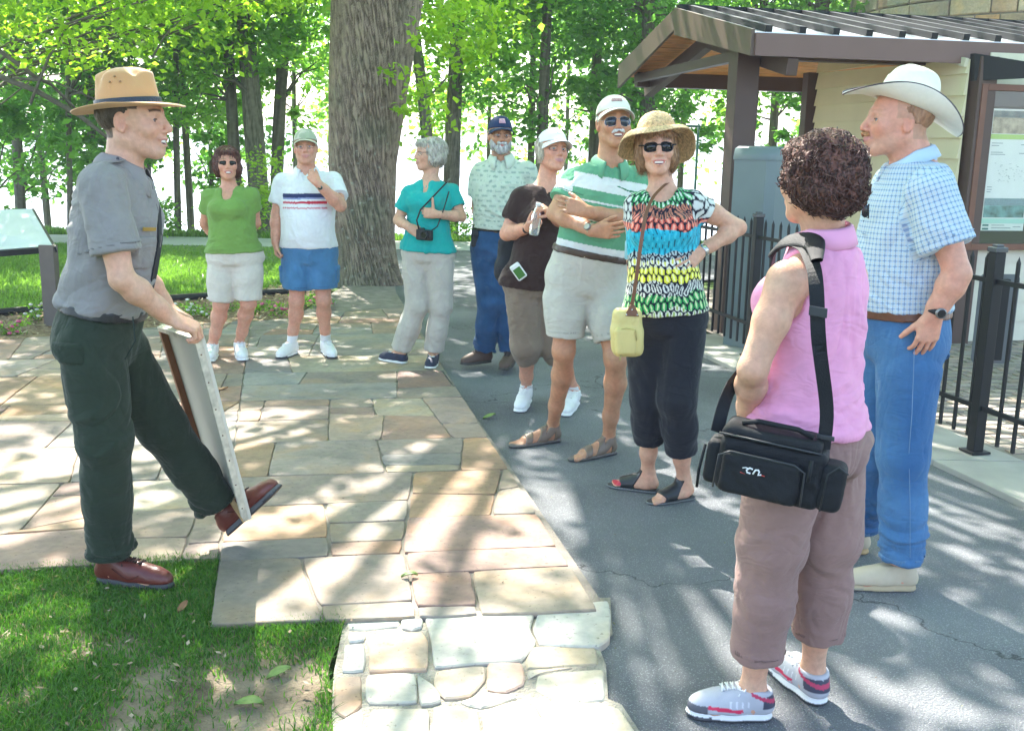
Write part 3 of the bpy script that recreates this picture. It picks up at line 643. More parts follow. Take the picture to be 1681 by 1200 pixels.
def clump_pts(cen, rad, K, per, g, crad=.5, shell=.55):
    """clump centres inside an ellipsoid, leaves scattered in each clump"""
    d = g.normal(0, 1, (K, 3)); d /= np.linalg.norm(d, axis=1)[:, None]; r = (shell**3+(1-shell**3)*g.random(K))**(1/3)
    cc = np.asarray(cen)+d*r[:, None]*np.asarray(rad); sz = crad*(.5+g.random(K)); p = g.normal(0, 1, (K, per, 3))*sz[:, None, None]*np.array([.5, .5, .3])
    return cc, (cc[:, None]+p).reshape(-1, 3)
def branch_paths(mb_, base, tips, r0, g, col=(.16, .13, .10)):
    for t in tips:
        b = np.asarray(base(t)); m = b+(t-b)*.5+V(0, 0, .12*np.linalg.norm(t-b))+g.normal(0, .12, 3)
        q = [b, b+(m-b)*.5+g.normal(0, .05, 3), m, m+(t-m)*.55+g.normal(0, .08, 3), t]; mb_.tube(q, np.linspace(r0, r0*.15, 5), 5, c=col)
def crown_keep(p):      # keep the shading leaves above the camera's view
    return p[:, 2] > 1.95+.155*np.maximum(p[:, 1], 0)+.15*noise(p*1.3, 5)
g = np.random.default_rng(21)
# the oak's unseen high crown, spread over the whole plaza to shade it
K = 900; cc = np.c_[g.uniform(-10.5, 9, K), g.uniform(1.0, 20, K), g.uniform(4.2, 11.5, K)]
cc = cc[(fbm(cc*.42, 2, 31) > -.62)]
hit = cc-SD*(cc[:, 2:3]/SD[2]); hr_ = cc-SD*((cc[:, 2:3]-2.8)/SD[2]); pr = g.random(len(cc)); hx, hy = hit[:, 0], hit[:, 1]
open_ = ((hr_[:, 0] > 1.5) & (hr_[:, 0] < 9) & (hr_[:, 1] > 8.2) & (hr_[:, 1] < 15) & (pr < .85)) | ((hx < -2.6) & (hy > 12.6) & (pr < .75)) | ((hy > 15) & (pr < .6)) | ((np.abs(hx+.1) < .55) & (hy < 3.25) & (hy > 2.1) & (pr < .72)) | ((hx > .9) & (hx < 2.9) & (hy > 3.1) & (hy < 4.5) & (pr < .12))  # crown gaps shaped along the sun's path to place the lit patches
cc = cc[~open_]
sz = .35+.45*g.random(len(cc)); pts = (cc[:, None]+g.normal(0, 1, (len(cc), 95, 3))*sz[:, None, None]*np.array([.62, .62, .34])).reshape(-1, 3)
pts = pts[crown_keep(pts)]; v, f, r = leaf_quads(pts, .16, g)
crown = mesh_obj('crown', v, f, LM[1], oak, rnd=r, smooth=False)
lb = MB(); br = MB()
branch_paths(br, lambda t: V(-1.5, 12.4, 4.2+.2*abs(t[0])), [c for c in cc[::7] if c[2] > 2.6+.16*c[1]], .07, g)
mesh_obj('limbs', np.concatenate(br.v), br.f, M_BARK, oak, col=np.concatenate(br.c))
# low leafy sprays hanging beside the trunk
cc, pp = clump_pts(P(775, 40, 10.5), (.55, .8, .42), 20, 46, g, .24, 0)
cc2, pp2 = clump_pts(P(690, 150, 11.5), (.25, .5, .5), 8, 34, g, .22, 0)
v, f, r = leaf_quads(np.concatenate([pp, pp2]), .085, g); mesh_obj('hanging_spray', v, f, LM[0], oak, rnd=r, smooth=False)
# near maple at the left with a low spreading crown
def tree(name, base, trunk_path, rads, crowns, lm, lsize, label, group=None, seed=0, limbs=True, n=16, m=14, barkc=(.14, .12, .10)):
    g = np.random.default_rng(seed); t = root(name, base, label, 'tree', group)
    big = rads[0] > .15; nn, mm = (64, 90) if big else (n, m)
    Vv, rg = trunk_mesh(trunk_path, rads, nn, mm, bark=.012 if big else .004, fx_=14, fz=2.6, seed=seed, flare=(.25, .25))
    cb = np.array(barkc)[None, None]*(.6+.8*rg[..., None]); mesh_obj('trunk', Vv.reshape(-1, 3), grid_faces(mm, nn), M_BARK, t, col=cb.reshape(-1, 3))
    AP = []; tips = []
    for (cen, rad, K, per, cr) in crowns:
        cc, pp = clump_pts(cen, rad, K, per, g, cr, .25); AP.append(pp); tips += list(cc[::5])
    v, f, r = leaf_quads(np.concatenate(AP), lsize, g); mesh_obj('crown', v, f, LM[lm], t, rnd=r, smooth=False)
    if limbs:
        br = MB(); tp = np.asarray(trunk_path)
        branch_paths(br, lambda q: tp[np.argmin(np.abs(tp[:, 2]-(q[2]-.8*np.hypot(q[0]-tp[0, 0], q[1]-tp[0, 1])*.6)))], tips, rads[-1]*.7+.012, g, barkc)
        mesh_obj('limbs', np.concatenate(br.v), br.f, M_BARK, t, col=np.concatenate(br.c))
    return t
tree('maple_tree', (-9.6, 13.5, -.06), [(-9.6, 13.5, -.2), (-9.5, 13.5, 2), (-9.0, 13.4, 4), (-8.2, 13.2, 6)], [.16, .14, .09, .03],
     [((-5.6, 12.4, 3.5), (3.0, 1.8, 1.15), 120, 85, .42), ((-3.4, 12.8, 4.0), (1.5, 1.4, .9), 40, 75, .36), ((-6.9, 12.0, 4.8), (3, 2.5, 1.0), 70, 60, .5)], 0, .10, 'yellow green maple spreading low over the lawn at the left', seed=51)
lm = MB()   # the maple's visible long limbs
for q, r0 in [([(-20, 118), (60, 150), (130, 190), (175, 225), (215, 290)], .035), ([(-20, 70), (60, 128), (85, 140), (150, 205)], .025), ([(50, 170), (80, 95), (110, 45), (170, 20)], .018), ([(250, 95), (270, 60), (300, 30)], .012), ([(20, 128), (90, 135), (160, 165)], .016)]:
    lm.tube([P(a, b, 11.6+.15*k) for k, (a, b) in enumerate(q)], np.linspace(r0, r0*.5, len(q)), 7, c=(.13, .11, .09))
mt_ = bpy.data.objects['maple_tree']; mesh_obj('long_limb', np.concatenate(lm.v), lm.f, M_BARK, mt_, col=np.concatenate(lm.c))
# woodland: px of the trunk at eye level, distance, trunk radius, lean, leaf tone, crown low z
WOOD = [(28, 21, .13, .2, 2), (66, 24, .10, -.3, 2), (112, 19.8, .07, .35, 2), (152, 22, .12, -.1, 2), (243, 21.5, .055, .15, 1), (289, 21, .085, .2, 1), (306, 23, .10, -.12, 1), (345, 24, .06, 0, 2),
        (384, 20.2, .15, -.15, 1), (420, 20.0, .24, -.35, 1), (455, 21.0, .17, .5, 1), (484, 27, .08, 0, 1), (705, 19.6, .15, -.7, 1), (742, 20.4, .20, .2, 1), (802, 25, .06, .05, 0),
        (872, 22.5, .10, 0, 1), (889, 20.5, .15, .1, 2), (975, 23, .16, .0, 2), (1036, 25, .11, .15, 2), (1062, 21, .19, -.15, 2), (1120, 27, .10, 0, 1), (1232, 21, .09, .2, 1), (1268, 26, .15, 0, 2), (1330, 20, .22, .1, 2), (1395, 27, .14, 0, 1), (-60, 17, .16, 0, 2), (930, 31, .08, 0, 1)]
LBL = {0: 'young yellow green tree', 1: 'mid green woodland tree', 2: 'deep green woodland tree'}
def wlab(i, px, tone, where):
    if px < 0: return 'woodland tree with deep green leaves whose crown enters at the left edge of the lawn'
    ranks = sorted(w2[0] for w2 in WOOD if w2[0] > 0 and WH(w2[0]) == WH(px))
    return '%s, %s trunk from the left %s' % (LBL[tone], ['first', 'second', 'third', 'fourth', 'fifth', 'sixth', 'seventh', 'eighth', 'ninth', 'tenth', 'eleventh'][ranks.index(px)], where)
WH = lambda px: 'behind the ranger' if px < 350 else 'behind the couple beside the oak' if px < 540 else 'behind the grey haired woman' if px < 780 else 'behind the man in the navy cap' if px < 950 else 'behind the shelter roof' if px > 1100 else 'behind the man in the striped shirt'
for i, (px, Y, r0, ln, tone) in enumerate(WOOD):
    b = P(px, 236, Y); zb = float(terrain_z(np.array([b[0]]), np.array([b[1]]))[0]); x0, y0 = b[0], b[1]; H = 7.5+3*rnd.random()
    path = [(x0-ln*.25, y0, zb-.3), (x0-ln*.1, y0, .5), (x0+ln*.15, y0, 2.4), (x0+ln*.5, y0+.1, 4.2), (x0+ln*.9, y0+.2, H)]
    kk = 34 if Y < 24 else 26; zl = 1.62+.085*Y*(.9 if px < 560 else 1.0)
    cr = [((x0+ln*.5, y0, zl+1.7), (1.9, 1.7, 1.9), kk*2, 64, .50)]
    cr.append(((x0+rnd.uniform(-1, 1), y0+.3, zl-.5), (1.3, 1.2, .9), 12 if px < 560 or tone == 2 else 9, 60, .36))
    if tone == 2: cr.append(((x0, y0+.5, 2.3 if px > 400 else 1.7), (1.5, 1.2, 1.3 if px > 400 else 1.5), 16 if px > 400 else 30, 60, .36))
    where = WH(px)
    tree('woodland_tree', (x0, y0, zb), path, [r0*.85, r0*.78, r0*.72, r0*.6, r0*.15], cr, tone, .15 if Y < 24 else .19,
         wlab(i, px, tone, where),
         'trees of the wood behind the lawn', seed=100+i)
# far thin foliage seen through the gaps
cc, pp = clump_pts((0, 38, 4.5), (26, 6, 4.0), 260, 40, g, .8, 0); v, f, r = leaf_quads(pp, .26, g)
o = mesh_obj('far_foliage', v, f, LM[1], rnd=r, smooth=False); tag(o, kind='stuff')
# low bushes and bed plants
def bush(px, py, zr, label, sz=.25, n=500, lm=1, lsz=.05, name='shrub', cat='shrub', group=None, flower=None, hgt=.7):
    c = G(px, py, 0); c[2] = float(terrain_z(np.array([c[0]]), np.array([c[1]]))[0]) if c[1] > 19 else -.03; g = np.random.default_rng(int(px*7+py))
    t = root(name, c, label, cat, group); cc, pp = clump_pts(c+V(0, 0, sz*hgt), (sz, sz, sz*hgt), 14, n//14, g, sz*.5, .3); pp[:, 2] = np.maximum(pp[:, 2], c[2]+.01); v, f, r = leaf_quads(pp, lsz, g, 0); mesh_obj('foliage', v, f, LM[lm], t, rnd=r, smooth=False)
    st = MB()
    for q in cc[::2]: st.tube([c, (c+q)/2+V(0, 0, .01), q], [.006, .004, .002], 4)
    st.build('stem', mat('stem', (.12, .15, .05), .7), t)
    if flower:
        fl = MB()
        for q in pp[::max(1, len(pp)//9)]: fl.ball(q+V(0, 0, .02), (.022, .022, .012), 6)
        fl.build('flowers', mat('petal_%s' % flower[0], flower[1], .5, var=.1), t, smooth=True)
    return t
for k, (a, b, fl_) in enumerate([(20, 545, ('pink', (.65, .12, .25))), (62, 522, ('white', (.75, .7, .68))), (330, 515, ('white', (.75, .7, .68))), (302, 518, ('white', (.75, .7, .68))), (375, 508, None), (415, 512, None), (452, 515, ('pink', (.6, .12, .2))), (530, 505, ('pink', (.6, .12, .2))), (395, 480, None), (500, 500, None)]):
    bush(a, b, 0, '%s bedding plant in the mulch bed, %s from the left' % ('pink flowering' if fl_ and fl_[0] == 'pink' else 'white flowering' if fl_ else 'plain green', ['first', 'second', 'fourth', 'third', 'fifth', 'seventh', 'eighth', 'tenth', 'sixth', 'ninth'][k]), .13, 160, 1, .035, 'bedding_plant', 'plant', 'bedding plants in the mulch bed', fl_, .6)
bush(428, 385, 0, 'yellow green shrub beyond the road behind the couple', .7, 1400, 0, .09, hgt=1.0)
bush(845, 388, 0, 'dark green shrub beyond the road behind the navy cap man', .55, 900, 2, .08, hgt=.8)
bush(775, 385, 0, 'small pale shrub beyond the road near the forked trunk', .45, 700, 1, .08, hgt=.7)
bush(250, 385, 0, 'low shrub beyond the road near the thin trunks', .5, 800, 1, .09, hgt=.7)
# ------------------------------------------------------------------ shelter
M_BRN = mat('brown_paint', (.085, .050, .041), .5, var=.08, vscale=5); M_FAS = mat('brown_metal_trim', (.165, .092, .08), .42, var=.05, vscale=3)
M_CREAM = mat('cream_siding', (.74, .66, .45), .6, var=.05, vscale=3); M_WOOD = mat('soffit_wood', (.72, .34, .14), .55, var=.35, vscale=6, stretch=(1, 8, 8))
M_ROOFP = mat('roof_panel', (.55, .58, .64), .3, var=.08, metal=.4, vscale=2); M_SEAM = mat('roof_seam', (.012, .013, .016), .6, var=.05)
v_ = nrm(V(-.187, .982, 0)); u_ = nrm(V(.982, .187, 0)); C0 = P(1237, 92, 8.88); zE = C0[2]
L0 = C0+v_*3.88; pk = C0+v_*[s for s in np.linspace(.8, 3, 400) if (C0+v_*s)[0]/(C0+v_*s)[1] <= P(1113, 17, 1.)[0]][0]; pkz = P(1113, 17, pk[1])[2]; PS = float(np.dot(pk-C0, v_))
sh = root('shelter', V(3.5, 10, 0), 'brown timber shelter with metal gable roof and cream siding', 'shelter')
th = .19     # fascia depth
top = lambda p, z: V(p[0], p[1], z)
# roof planes (front slope, back slope) running along u
RL = 9.0; e0 = top(C0, C0[2]+th); e1 = e0+u_*RL; r0_ = top(pk, pkz); r1_ = r0_+u_*RL; l0 = top(L0, L0[2]+th*.9); l1 = l0+u_*RL
rm = MB(); t2 = V(0, 0, .03)
rm.hexa([e0-t2, e1-t2, r1_-t2, r0_-t2, e0, e1, r1_, r0_]); rm.hexa([r0_-t2, r1_-t2, l1-t2, l0-t2, r0_, r1_, l1, l0]); rm.build('roof', M_ROOFP, sh)
sm_ = MB()  # ribs made broad and black so they also carry their own shade
for k in range(int(RL/.30)):
    a = e0+u_*(.12+k*.30); b = r0_+u_*(.12+k*.30); c = l0+u_*(.12+k*.30); n_ = nrm(np.cross(u_, b-a)); sm_.beam(a+V(0, 0, .025), b+V(0, 0, .025), .06, .06, n_); sm_.beam(b+V(0, 0, .025), c+V(0, 0, .025), .06, .06, (0, 0, 1))
sm_.beam(r0_+V(0, 0, .025), r1_+V(0, 0, .025), .10, .05); sm_.build('seams_with_shade', M_SEAM, sh)
fm = MB()   # gable fascia boards
dn = V(0, 0, -th); of = -u_*.03
for a, b in ((e0, r0_), (r0_, l0)):
    fm.hexa([a+dn, a+dn+of, b+dn*1.25+of, b+dn*1.25, a+V(0, 0, .02), a+of+V(0, 0, .02), b+of+V(0, 0, .02), b+V(0, 0, .02)])
fm.build('gable_fascia', mat('gable_trim', (.125, .083, .066), .45, var=.05), sh)
fe = MB().hexa([e0+dn-v_*.03, e0+dn+u_*3.05-v_*.03, e0+dn+u_*3.05, e0+dn, e0-v_*.03-V(0, 0, .01), e0+u_*3.05-v_*.03-V(0, 0, .01), e0+u_*3.05-V(0, 0, .01), e0-V(0, 0, .01)]); fe.build('eave_fascia', M_FAS, sh)
# soffit boards following the slopes
sf = MB()
for (a, b) in ((e0, r0_), (l0, r0_)):
    for k in range(12):
        p, q = a+(b-a)*(k/12+.004), a+(b-a)*((k+1)/12-.004); dz = V(0, 0, -.11); s1 = u_*.02; s2 = u_*5.2
        sf.hexa([p+dz+s1, p+dz+s2, q+dz+s2, q+dz+s1, p+dz+s1+V(0, 0, .03), p+dz+s2+V(0, 0, .03), q+dz+s2+V(0, 0, .03), q+dz+s1+V(0, 0, .03)])
sf.build('soffit', M_WOOD, sh)
# posts and beams
Wn = P(1572, 300, 9.15); Wn[2] = 0; s_ = 2.6
def xy(px, Y): q = P(px, 300, Y); return V(q[0], q[1], 0)
Wf = Wn+v_*2.75
post0 = V(1.98, 9.52, 0); hpost = P(1200, 88, 9.5)[2]+.08
def post(c, h, wd=.20, d=.20, nm='post'):
    m = MB().box(V(c[0], c[1], h/2-.02), u_*wd/2, v_*d/2, V(0, 0, h/2+.02)); m.build(nm, M_BRN, sh, bevel=.006)
post(post0+u_*.02, hpost, .21, .21)
post(Wn+u_*.12, 2.45, .17, .2); post(Wf+v_*.12+V(-.03, 0, 0), 2.5, .14, .14)
bm = MB()
zb_ = P(1180, 130, 9.6)[2]
bm.beam(V(post0[0], post0[1], 2.50)-u_*.0, V(post0[0], post0[1], 2.50)+u_*2.0, .12, .15)       # front tie under eave
bk = L0+u_*.15-v_*.15
bm.beam(V(bk[0], bk[1], L0[2]+.04), V(bk[0], bk[1], L0[2]+.04)+u_*2.1, .14, .19)              # rear eave beam
bm.beam(V(post0[0], post0[1], 2.46), V(post0[0], post0[1], 2.44)+v_*3.1, .08, .09)            # gable tie
bm.beam(pk+u_*.35+V(0, 0, pkz-pk[2]-.28), l0+u_*.35+V(0, 0, -.26), .10, .14); bm.beam(pk+u_*.35+V(0, 0, pkz-pk[2]-.28), e0+u_*.35+V(0, 0, -.27), .10, .14)
bm.build('beam', M_BRN, sh, bevel=.005)
# wall of lap siding along v (end wall) with a sloping top
wm = MB(); H_ = 0.0; lap = .178; nL = 18
def wtop(s): 
    d = np.dot(Wn+v_*s-C0, v_); return min((e0[2]+(r0_[2]-e0[2])*d/PS) if d < PS else (r0_[2]+(l0[2]-r0_[2])*(d-PS)/(3.88-PS)), 9)-.14
for k in range(nL):
    z0, z1 = k*lap, (k+1)*lap
    ss = [s for s in np.linspace(0, 2.75, 45) if wtop(s) > z0+.02]
    if not ss: continue
    a, b = Wn+v_*ss[0], Wn+v_*ss[-1]; za = min(z1, wtop(ss[0])); zb2 = min(z1, wtop(ss[-1]))
    wm.hexa([a-u_*.038+V(0, 0, z0), a+V(0, 0, z0), b+V(0, 0, z0), b-u_*.038+V(0, 0, z0), a-u_*.010+V(0, 0, za), a+V(0, 0, za), b+V(0, 0, zb2), b-u_*.010+V(0, 0, zb2)])
wm.build('wall', M_CREAM, sh)
tr = MB(); q = Wn+v_*1.4
for s0, s1 in ((0, 1.0), (1.0, 2.75)):
    tr.beam(Wn+v_*s0-u_*.035+V(0, 0, wtop(s0)-.03), Wn+v_*s1-u_*.035+V(0, 0, wtop(s1)-.03), .03, .07)
tr.build('rake_trim', mat('cream_trim', (.66, .62, .50), .55, var=.04), sh)
vt = MB(); vc = Wn+v_*1.95-u_*.05; vt.box(vc+V(0, 0, 1.46), v_*.28, u_*.02, V(0, 0, .22))
for k in range(9): vt.box(vc-u_*.035+V(0, 0, 1.28+k*.044), v_*.25, u_*.012, V(0, 0, .008))
vt.box(vc-u_*.03+V(0, 0, 1.70), v_*.31, u_*.035, V(0, 0, .018)); vt.build('wall_vent', mat('vent_brown', (.20, .15, .12), .6), sh)
# front wall with the notice board
fw = MB(); F0 = Wn+u_*.18
for k in range(14):
    z0, z1 = k*lap, (k+1)*lap; fw.hexa([F0-v_*.024+V(0, 0, z0), F0+u_*3-v_*.024+V(0, 0, z0), F0+u_*3+V(0, 0, z0), F0+V(0, 0, z0), F0-v_*.010+V(0, 0, z1), F0+u_*3-v_*.010+V(0, 0, z1), F0+u_*3+V(0, 0, z1), F0+V(0, 0, z1)])
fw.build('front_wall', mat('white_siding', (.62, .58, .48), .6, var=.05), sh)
# black sloping brace beside the corner, lower black valley flashing
bb = MB(); p1 = P(1600, 88, 9.1); p2 = P(1600, 133, 9.1); p3 = P(1760, 125, 8.7); p4 = P(1760, 118, 8.7)
bb.hexa([p2, p2+v_*.06, p3+v_*.06, p3, p1, p1+v_*.06, p4+v_*.06+V(0, 0, .02), p4+V(0, 0, .02)]); bb.build('flashing', M_SEAM, sh)
# notice board
nb = root('notice_board', F0+u_*.6-v_*.1, 'glazed notice board with park poster in a brown frame', 'notice board')
def nbp(px, py, off=0.): # point on the board plane
    d = ray(px, py); n = v_; c = F0-v_*(.06+off); t = (c-V(0, 0, CAM_H)).dot(n)/d.dot(n); return V(0, 0, CAM_H)+d*t
tl = nbp(1608, 138); bl = nbp(1592, 410); x0 = min((tl-F0).dot(u_), (bl-F0).dot(u_)); zt, zb3 = tl[2], bl[2]; WB = 1.25
def nbox(m, xa, xb, za, zb4, off, th2): m.box(F0+u_*(xa+xb)/2-v_*(off+th2/2)+V(0, 0, (za+zb4)/2), u_*(xb-xa)/2, v_*th2/2, V(0, 0, (zb4-za)/2)); return m
m = MB(); fwid = .055
nbox(m, x0, x0+fwid, zb3, zt, .03, .08); nbox(m, x0+WB-fwid, x0+WB, zb3, zt, .03, .08); nbox(m, x0+fwid, x0+WB-fwid, zt-fwid, zt, .03, .08); nbox(m, x0+fwid, x0+WB-fwid, zb3, zb3+fwid, .03, .08)
m.build('frame', mat('red_brown_frame', (.16, .065, .04), .45, var=.12), nb, bevel=.004)
m = MB(); xa, xb, za, zb4 = x0+fwid, x0+WB-fwid, zb3+fwid, zt-fwid; nbox(m, xa, xb, za, zb4, .032, .02); m.build('back_panel', mat('dark_felt', (.02, .022, .03), .7, var=.1), nb)
m = MB(); w3 = .085
nbox(m, xa, xa+w3, za, zb4, .055, .03); nbox(m, xb-w3, xb, za, zb4, .055, .03); nbox(m, xa+w3, xb-w3, zb4-.13, zb4, .055, .03); nbox(m, xa+w3, xb-w3, za, za+.11, .055, .03)
m.build('inner_frame', mat('black_metal', (.012, .013, .018), .35, var=.05), nb, bevel=.003)
# poster
p_a = nbp(1618, 178, .02); p_b = nbp(1597, 379, .02); xa = max(x0+.16, (p_b-F0).dot(u_)+.02); zt2, zb5 = p_a[2], p_b[2]; Hh = zt2-zb5; Wp = .42
pg = root('poster', F0+u_*(xa+Wp/2)-v_*.06, 'white poster with map and photos inside the notice board', 'poster')
nbox(MB(), xa, xa+Wp, zb5, zt2, .054, .004).build('sheet', mat('poster_paper', (.62, .66, .62), .35, var=.04), pg)
def strip(a, b, c, d, mm, nm): nbox(MB(), xa+Wp*a, xa+Wp*b, zb5+Hh*c, zb5+Hh*d, .0585, .0015).build(nm, mm, pg)
strip(.02, .98, .80, .985, mat('poster_photo_tan', (.30, .25, .17), .4, var=.8, vscale=14), 'photo'); strip(.02, .98, .93, .983, mat('poster_photo_sea', (.16, .26, .28), .4, var=.5, vscale=9), 'photo')
strip(.0, 1, .755, .795, mat('poster_green', (.32, .48, .10), .4, var=.03), 'band'); strip(.03, .97, .11, .27, mat('poster_photo_green', (.12, .24, .24), .4, var=.9, vscale=12), 'photo')
strip(.03, .97, .21, .27, mat('poster_photo_sky', (.42, .62, .64), .4, var=.1), 'photo'); strip(.0, 1, .06, .10, mat('poster_aqua', (.34, .58, .50), .4, var=.03), 'band')
for c in (.045, .015): strip(.04, .18, c-.008, c+.008, mat('poster_dark', (.05, .16, .14), .4, var=.03), 'logo_bar')
ink = mat('poster_ink', (.10, .16, .16), .5, var=.03); gi = np.random.default_rng(5); m = MB()
for k in range(46):    # the map's little marks
    a, b = gi.normal(.52, .2), gi.normal(.47, .045); a = min(max(a, .08), .9); s1, s2 = gi.uniform(.004, .02), gi.uniform(.0012, .004); nbox(m, xa+Wp*a-s1/2, xa+Wp*a+s1/2, zb5+Hh*b, zb5+Hh*b+s2, .0585, .0012)
for (a, b, c) in [(.05, .30, .72), (.05, .22, .70), (.72, .95, .71), (.05, .32, .645), (.05, .38, .628), (.70, .9, .64), (.05, .16, .36), (.05, .16, .34), (.05, .14, .32), (.25, .55, .043), (.25, .7, .02), (.75, .93, .03)]: nbox(m, xa+Wp*a, xa+Wp*b, zb5+Hh*c, zb5+Hh*c+.005, .0585, .0012)
m.build('map_marks', ink, pg)
nbox(MB(), x0+fwid, x0+WB-fwid, zb3+fwid, zt-fwid, .088, .003).build('glass', clear_mat('glass_pane', .035), nb)
# ------------------------------------------------------------------ stone tower
tw = root('stone_tower', V(9.3, 19, 0), 'round tower of tan and grey stone blocks above the roof', 'tower'); TC = V(9.3, 19); TR = 3.35; SW = Stones(); vs = []; fs = []; cs2 = []; n0 = 0; z = 0.
TCc = [(.44, .34, .25), (.42, .37, .31), (.37, .35, .32), (.46, .32, .20), (.44, .32, .27), (.42, .38, .33), (.46, .40, .31)]
while z < 6.5:
    hgt = rnd.uniform(.22, .38); a = rnd.uniform(0, .1)
    while a < 2*math.pi+.05:
        da = rnd.uniform(.09, .22)
        if math.pi*.75 < a < math.pi*1.85:
            out = TR+rnd.uniform(.0, .04); A_ = [a+.004, a+da/2, a+da-.004]; blk = []
            for zz, rr in ((z+.012, TR-.05), (z+.012, out-.015), (z+.03, out), (z+hgt-.03, out), (z+hgt-.012, out-.015), (z+hgt-.012, TR-.05)): blk.append([(TC[0]+rr*math.cos(t), TC[1]+rr*math.sin(t), zz) for t in A_])
            B = np.array(blk); vs.append(B.reshape(-1, 3)); 
            for i in range(5):
                for j in range(2): fs.append([n0+i*3+j, n0+i*3+j+1, n0+i*3+4+j, n0+i*3+3+j])
            fs.append([n0+i*3 for i in range(6)][::-1]); fs.append([n0+i*3+2 for i in range(6)])
            cs2.append(np.tile(sc_(rnd.choice(TCc), rnd, .12), (18, 1))); n0 += 18
        a += da
    z += hgt
mesh_obj('blocks', np.concatenate(vs), fs, M_STONE, tw, col=np.concatenate(cs2), smooth=False)
an = np.linspace(0, 2*math.pi, 60, endpoint=False); A = np.stack([np.stack([TC[0]+(TR-.02)*np.cos(an), TC[1]+(TR-.02)*np.sin(an), 0*an+zz], 1) for zz in (0, 6.6)]); MB().grid(A, close=True).build('core', M_MORT, tw, smooth=True)
# ------------------------------------------------------------------ cabinet
cabm = mat('grey_blue_enamel', (.145, .185, .20), .32, var=.08, vscale=2.5); M_CABD = mat('cabinet_seam', (.03, .04, .045), .5)
b0 = G(1243, 577, -.004); b0 = V(b0[0], b0[1], 0); zt3 = P(1243, 240, b0[1])[2]; cab = root('utility_cabinet', b0+V(.1, .3, 0), 'grey blue metal utility cabinet behind the black fence', 'cabinet')
dl = nrm(V(-.62, .78, 0)); dr_ = nrm(V(.90, .44, 0)); WL, WR = .40, .42
def cabring(ins, z): 
    A0 = b0+dl*WL; D0 = b0+dr_*WR; E0 = A0+dr_*WR; c0 = (b0+E0)/2; pts = [b0+dl*.04, A0-dl*.03, A0+dr_*.03, E0-dr_*.03, E0-dl*.03, D0+dl*.03, D0-dr_*.03, b0+dr_*.07]
    return np.array([[*(c0+(p-c0)*(1-ins))[:2], z] for p in pts])
A = np.stack([cabring(.0, 0), cabring(0, zt3-.11)]); m = MB().grid(A, close=True); m.build('body', cabm, cab)
A = np.stack([cabring(-.03, zt3-.112), cabring(-.035, zt3-.085), cabring(.0, zt3-.02), cabring(.10, zt3-.002), cabring(.35, zt3)]); m = MB().grid(A, close=True); m.add(cabring(.35, zt3), [list(range(8))]); m.build('lid', cabm, cab, smooth=True)
m = MB().box(b0+dl*.24-nrm(np.cross(dl, (0, 0, 1)))*-.004+V(0, 0, 1.28), dl*.035, nrm(np.cross(dl, (0, 0, 1)))*.003, V(0, 0, .16)); m.build('label_plate', mat('pale_plate', (.42, .48, .48), .4), cab)
m = MB(); nR = nrm(np.cross((0, 0, 1), dr_))
for s, zz in ((.12, 1.47), (.36, 1.47), (.28, .80)): m.ball(b0+dr_*s-nR*.004+V(0, 0, zz), .012, 8)
m.build('screws', mat('bright_screw', (.8, .8, .8), .3), cab, smooth=True)
# ------------------------------------------------------------------ fence
M_BLK = mat('black_enamel', (.008, .009, .011), .5, var=.1, vscale=20); fc = root('metal_fence', V(fx(7.2), 7.2, 0), 'black metal picket fence running beside the path', 'fence')
FD = nrm(V(-.253, 1, 0)); FN = V(FD[1], -FD[0], 0)
def fpt(Y, z): return V(fx(Y), Y, z)
for Y in (9.42, 8.27, 5.60, 2.95):
    m = MB().box(fpt(Y, .56), FD*.032, FN*.032, V(0, 0, .56)); m.build('post', M_BLK, fc, bevel=.004)
    m = MB().box(fpt(Y, 1.135), FD*.038, FN*.038, V(0, 0, .014)); m.box(fpt(Y, 1.155), FD*.022, FN*.022, V(0, 0, .008)); m.build('post_cap', mat('cap_grey', (.10, .10, .11), .25, metal=.3), fc, bevel=.005)
    MB().box(fpt(Y, .008), FD*.06, FN*.06, V(0, 0, .006)).build('base_plate', M_BLK, fc, bevel=.003)
for z in (.26, .965): MB().beam(fpt(2.95, z), fpt(9.42, z), .022, .026).build('rail', M_BLK, fc)
Y = 9.33; pm = None
while Y > 4.2:
    if min(abs(Y-q) for q in (8.27, 5.6)) > .06:
        if pm is None:
            m = MB().box(V(0, 0, .58), V(.008, 0, 0), V(0, .008, 0), V(0, 0, .50)); m.add([(-.008, -.008, 1.08), (.008, -.008, 1.08), (.008, .008, 1.08), (-.008, .008, 1.08), (0, 0, 1.115)], [[0, 1, 4], [1, 2, 4], [2, 3, 4], [3, 0, 4]])
            pm = mesh_obj('picket', np.concatenate(m.v), m.f, M_BLK, None, smooth=False); pm.parent = fc; pm.location = tuple(fpt(Y, 0)-ROOTS[fc.name]); pm.rotation_euler[2] = math.atan2(FD[1], FD[0])
        else:
            c = pm.copy(); COL.objects.link(c); c.parent = fc; c.location = tuple(fpt(Y, 0)-ROOTS[fc.name])
    Y -= .118
sg = root('sign', V(2.72, 5.75, .75), 'grey back of a sign mounted behind the tall fence post', 'sign'); sc0 = P(1634, 524, 5.78); m = MB()
a = []; hw, hh, rr = .112, .255, .03
for cx_, cz_, s0 in ((hw-rr, hh-rr, 0), (-(hw-rr), hh-rr, 90), (-(hw-rr), -(hh-rr), 180), (hw-rr, -(hh-rr), 270)):
    for k in range(6): t = D2R(s0+k*18); a.append((cx_+rr*math.cos(t), cz_+rr*math.sin(t)))
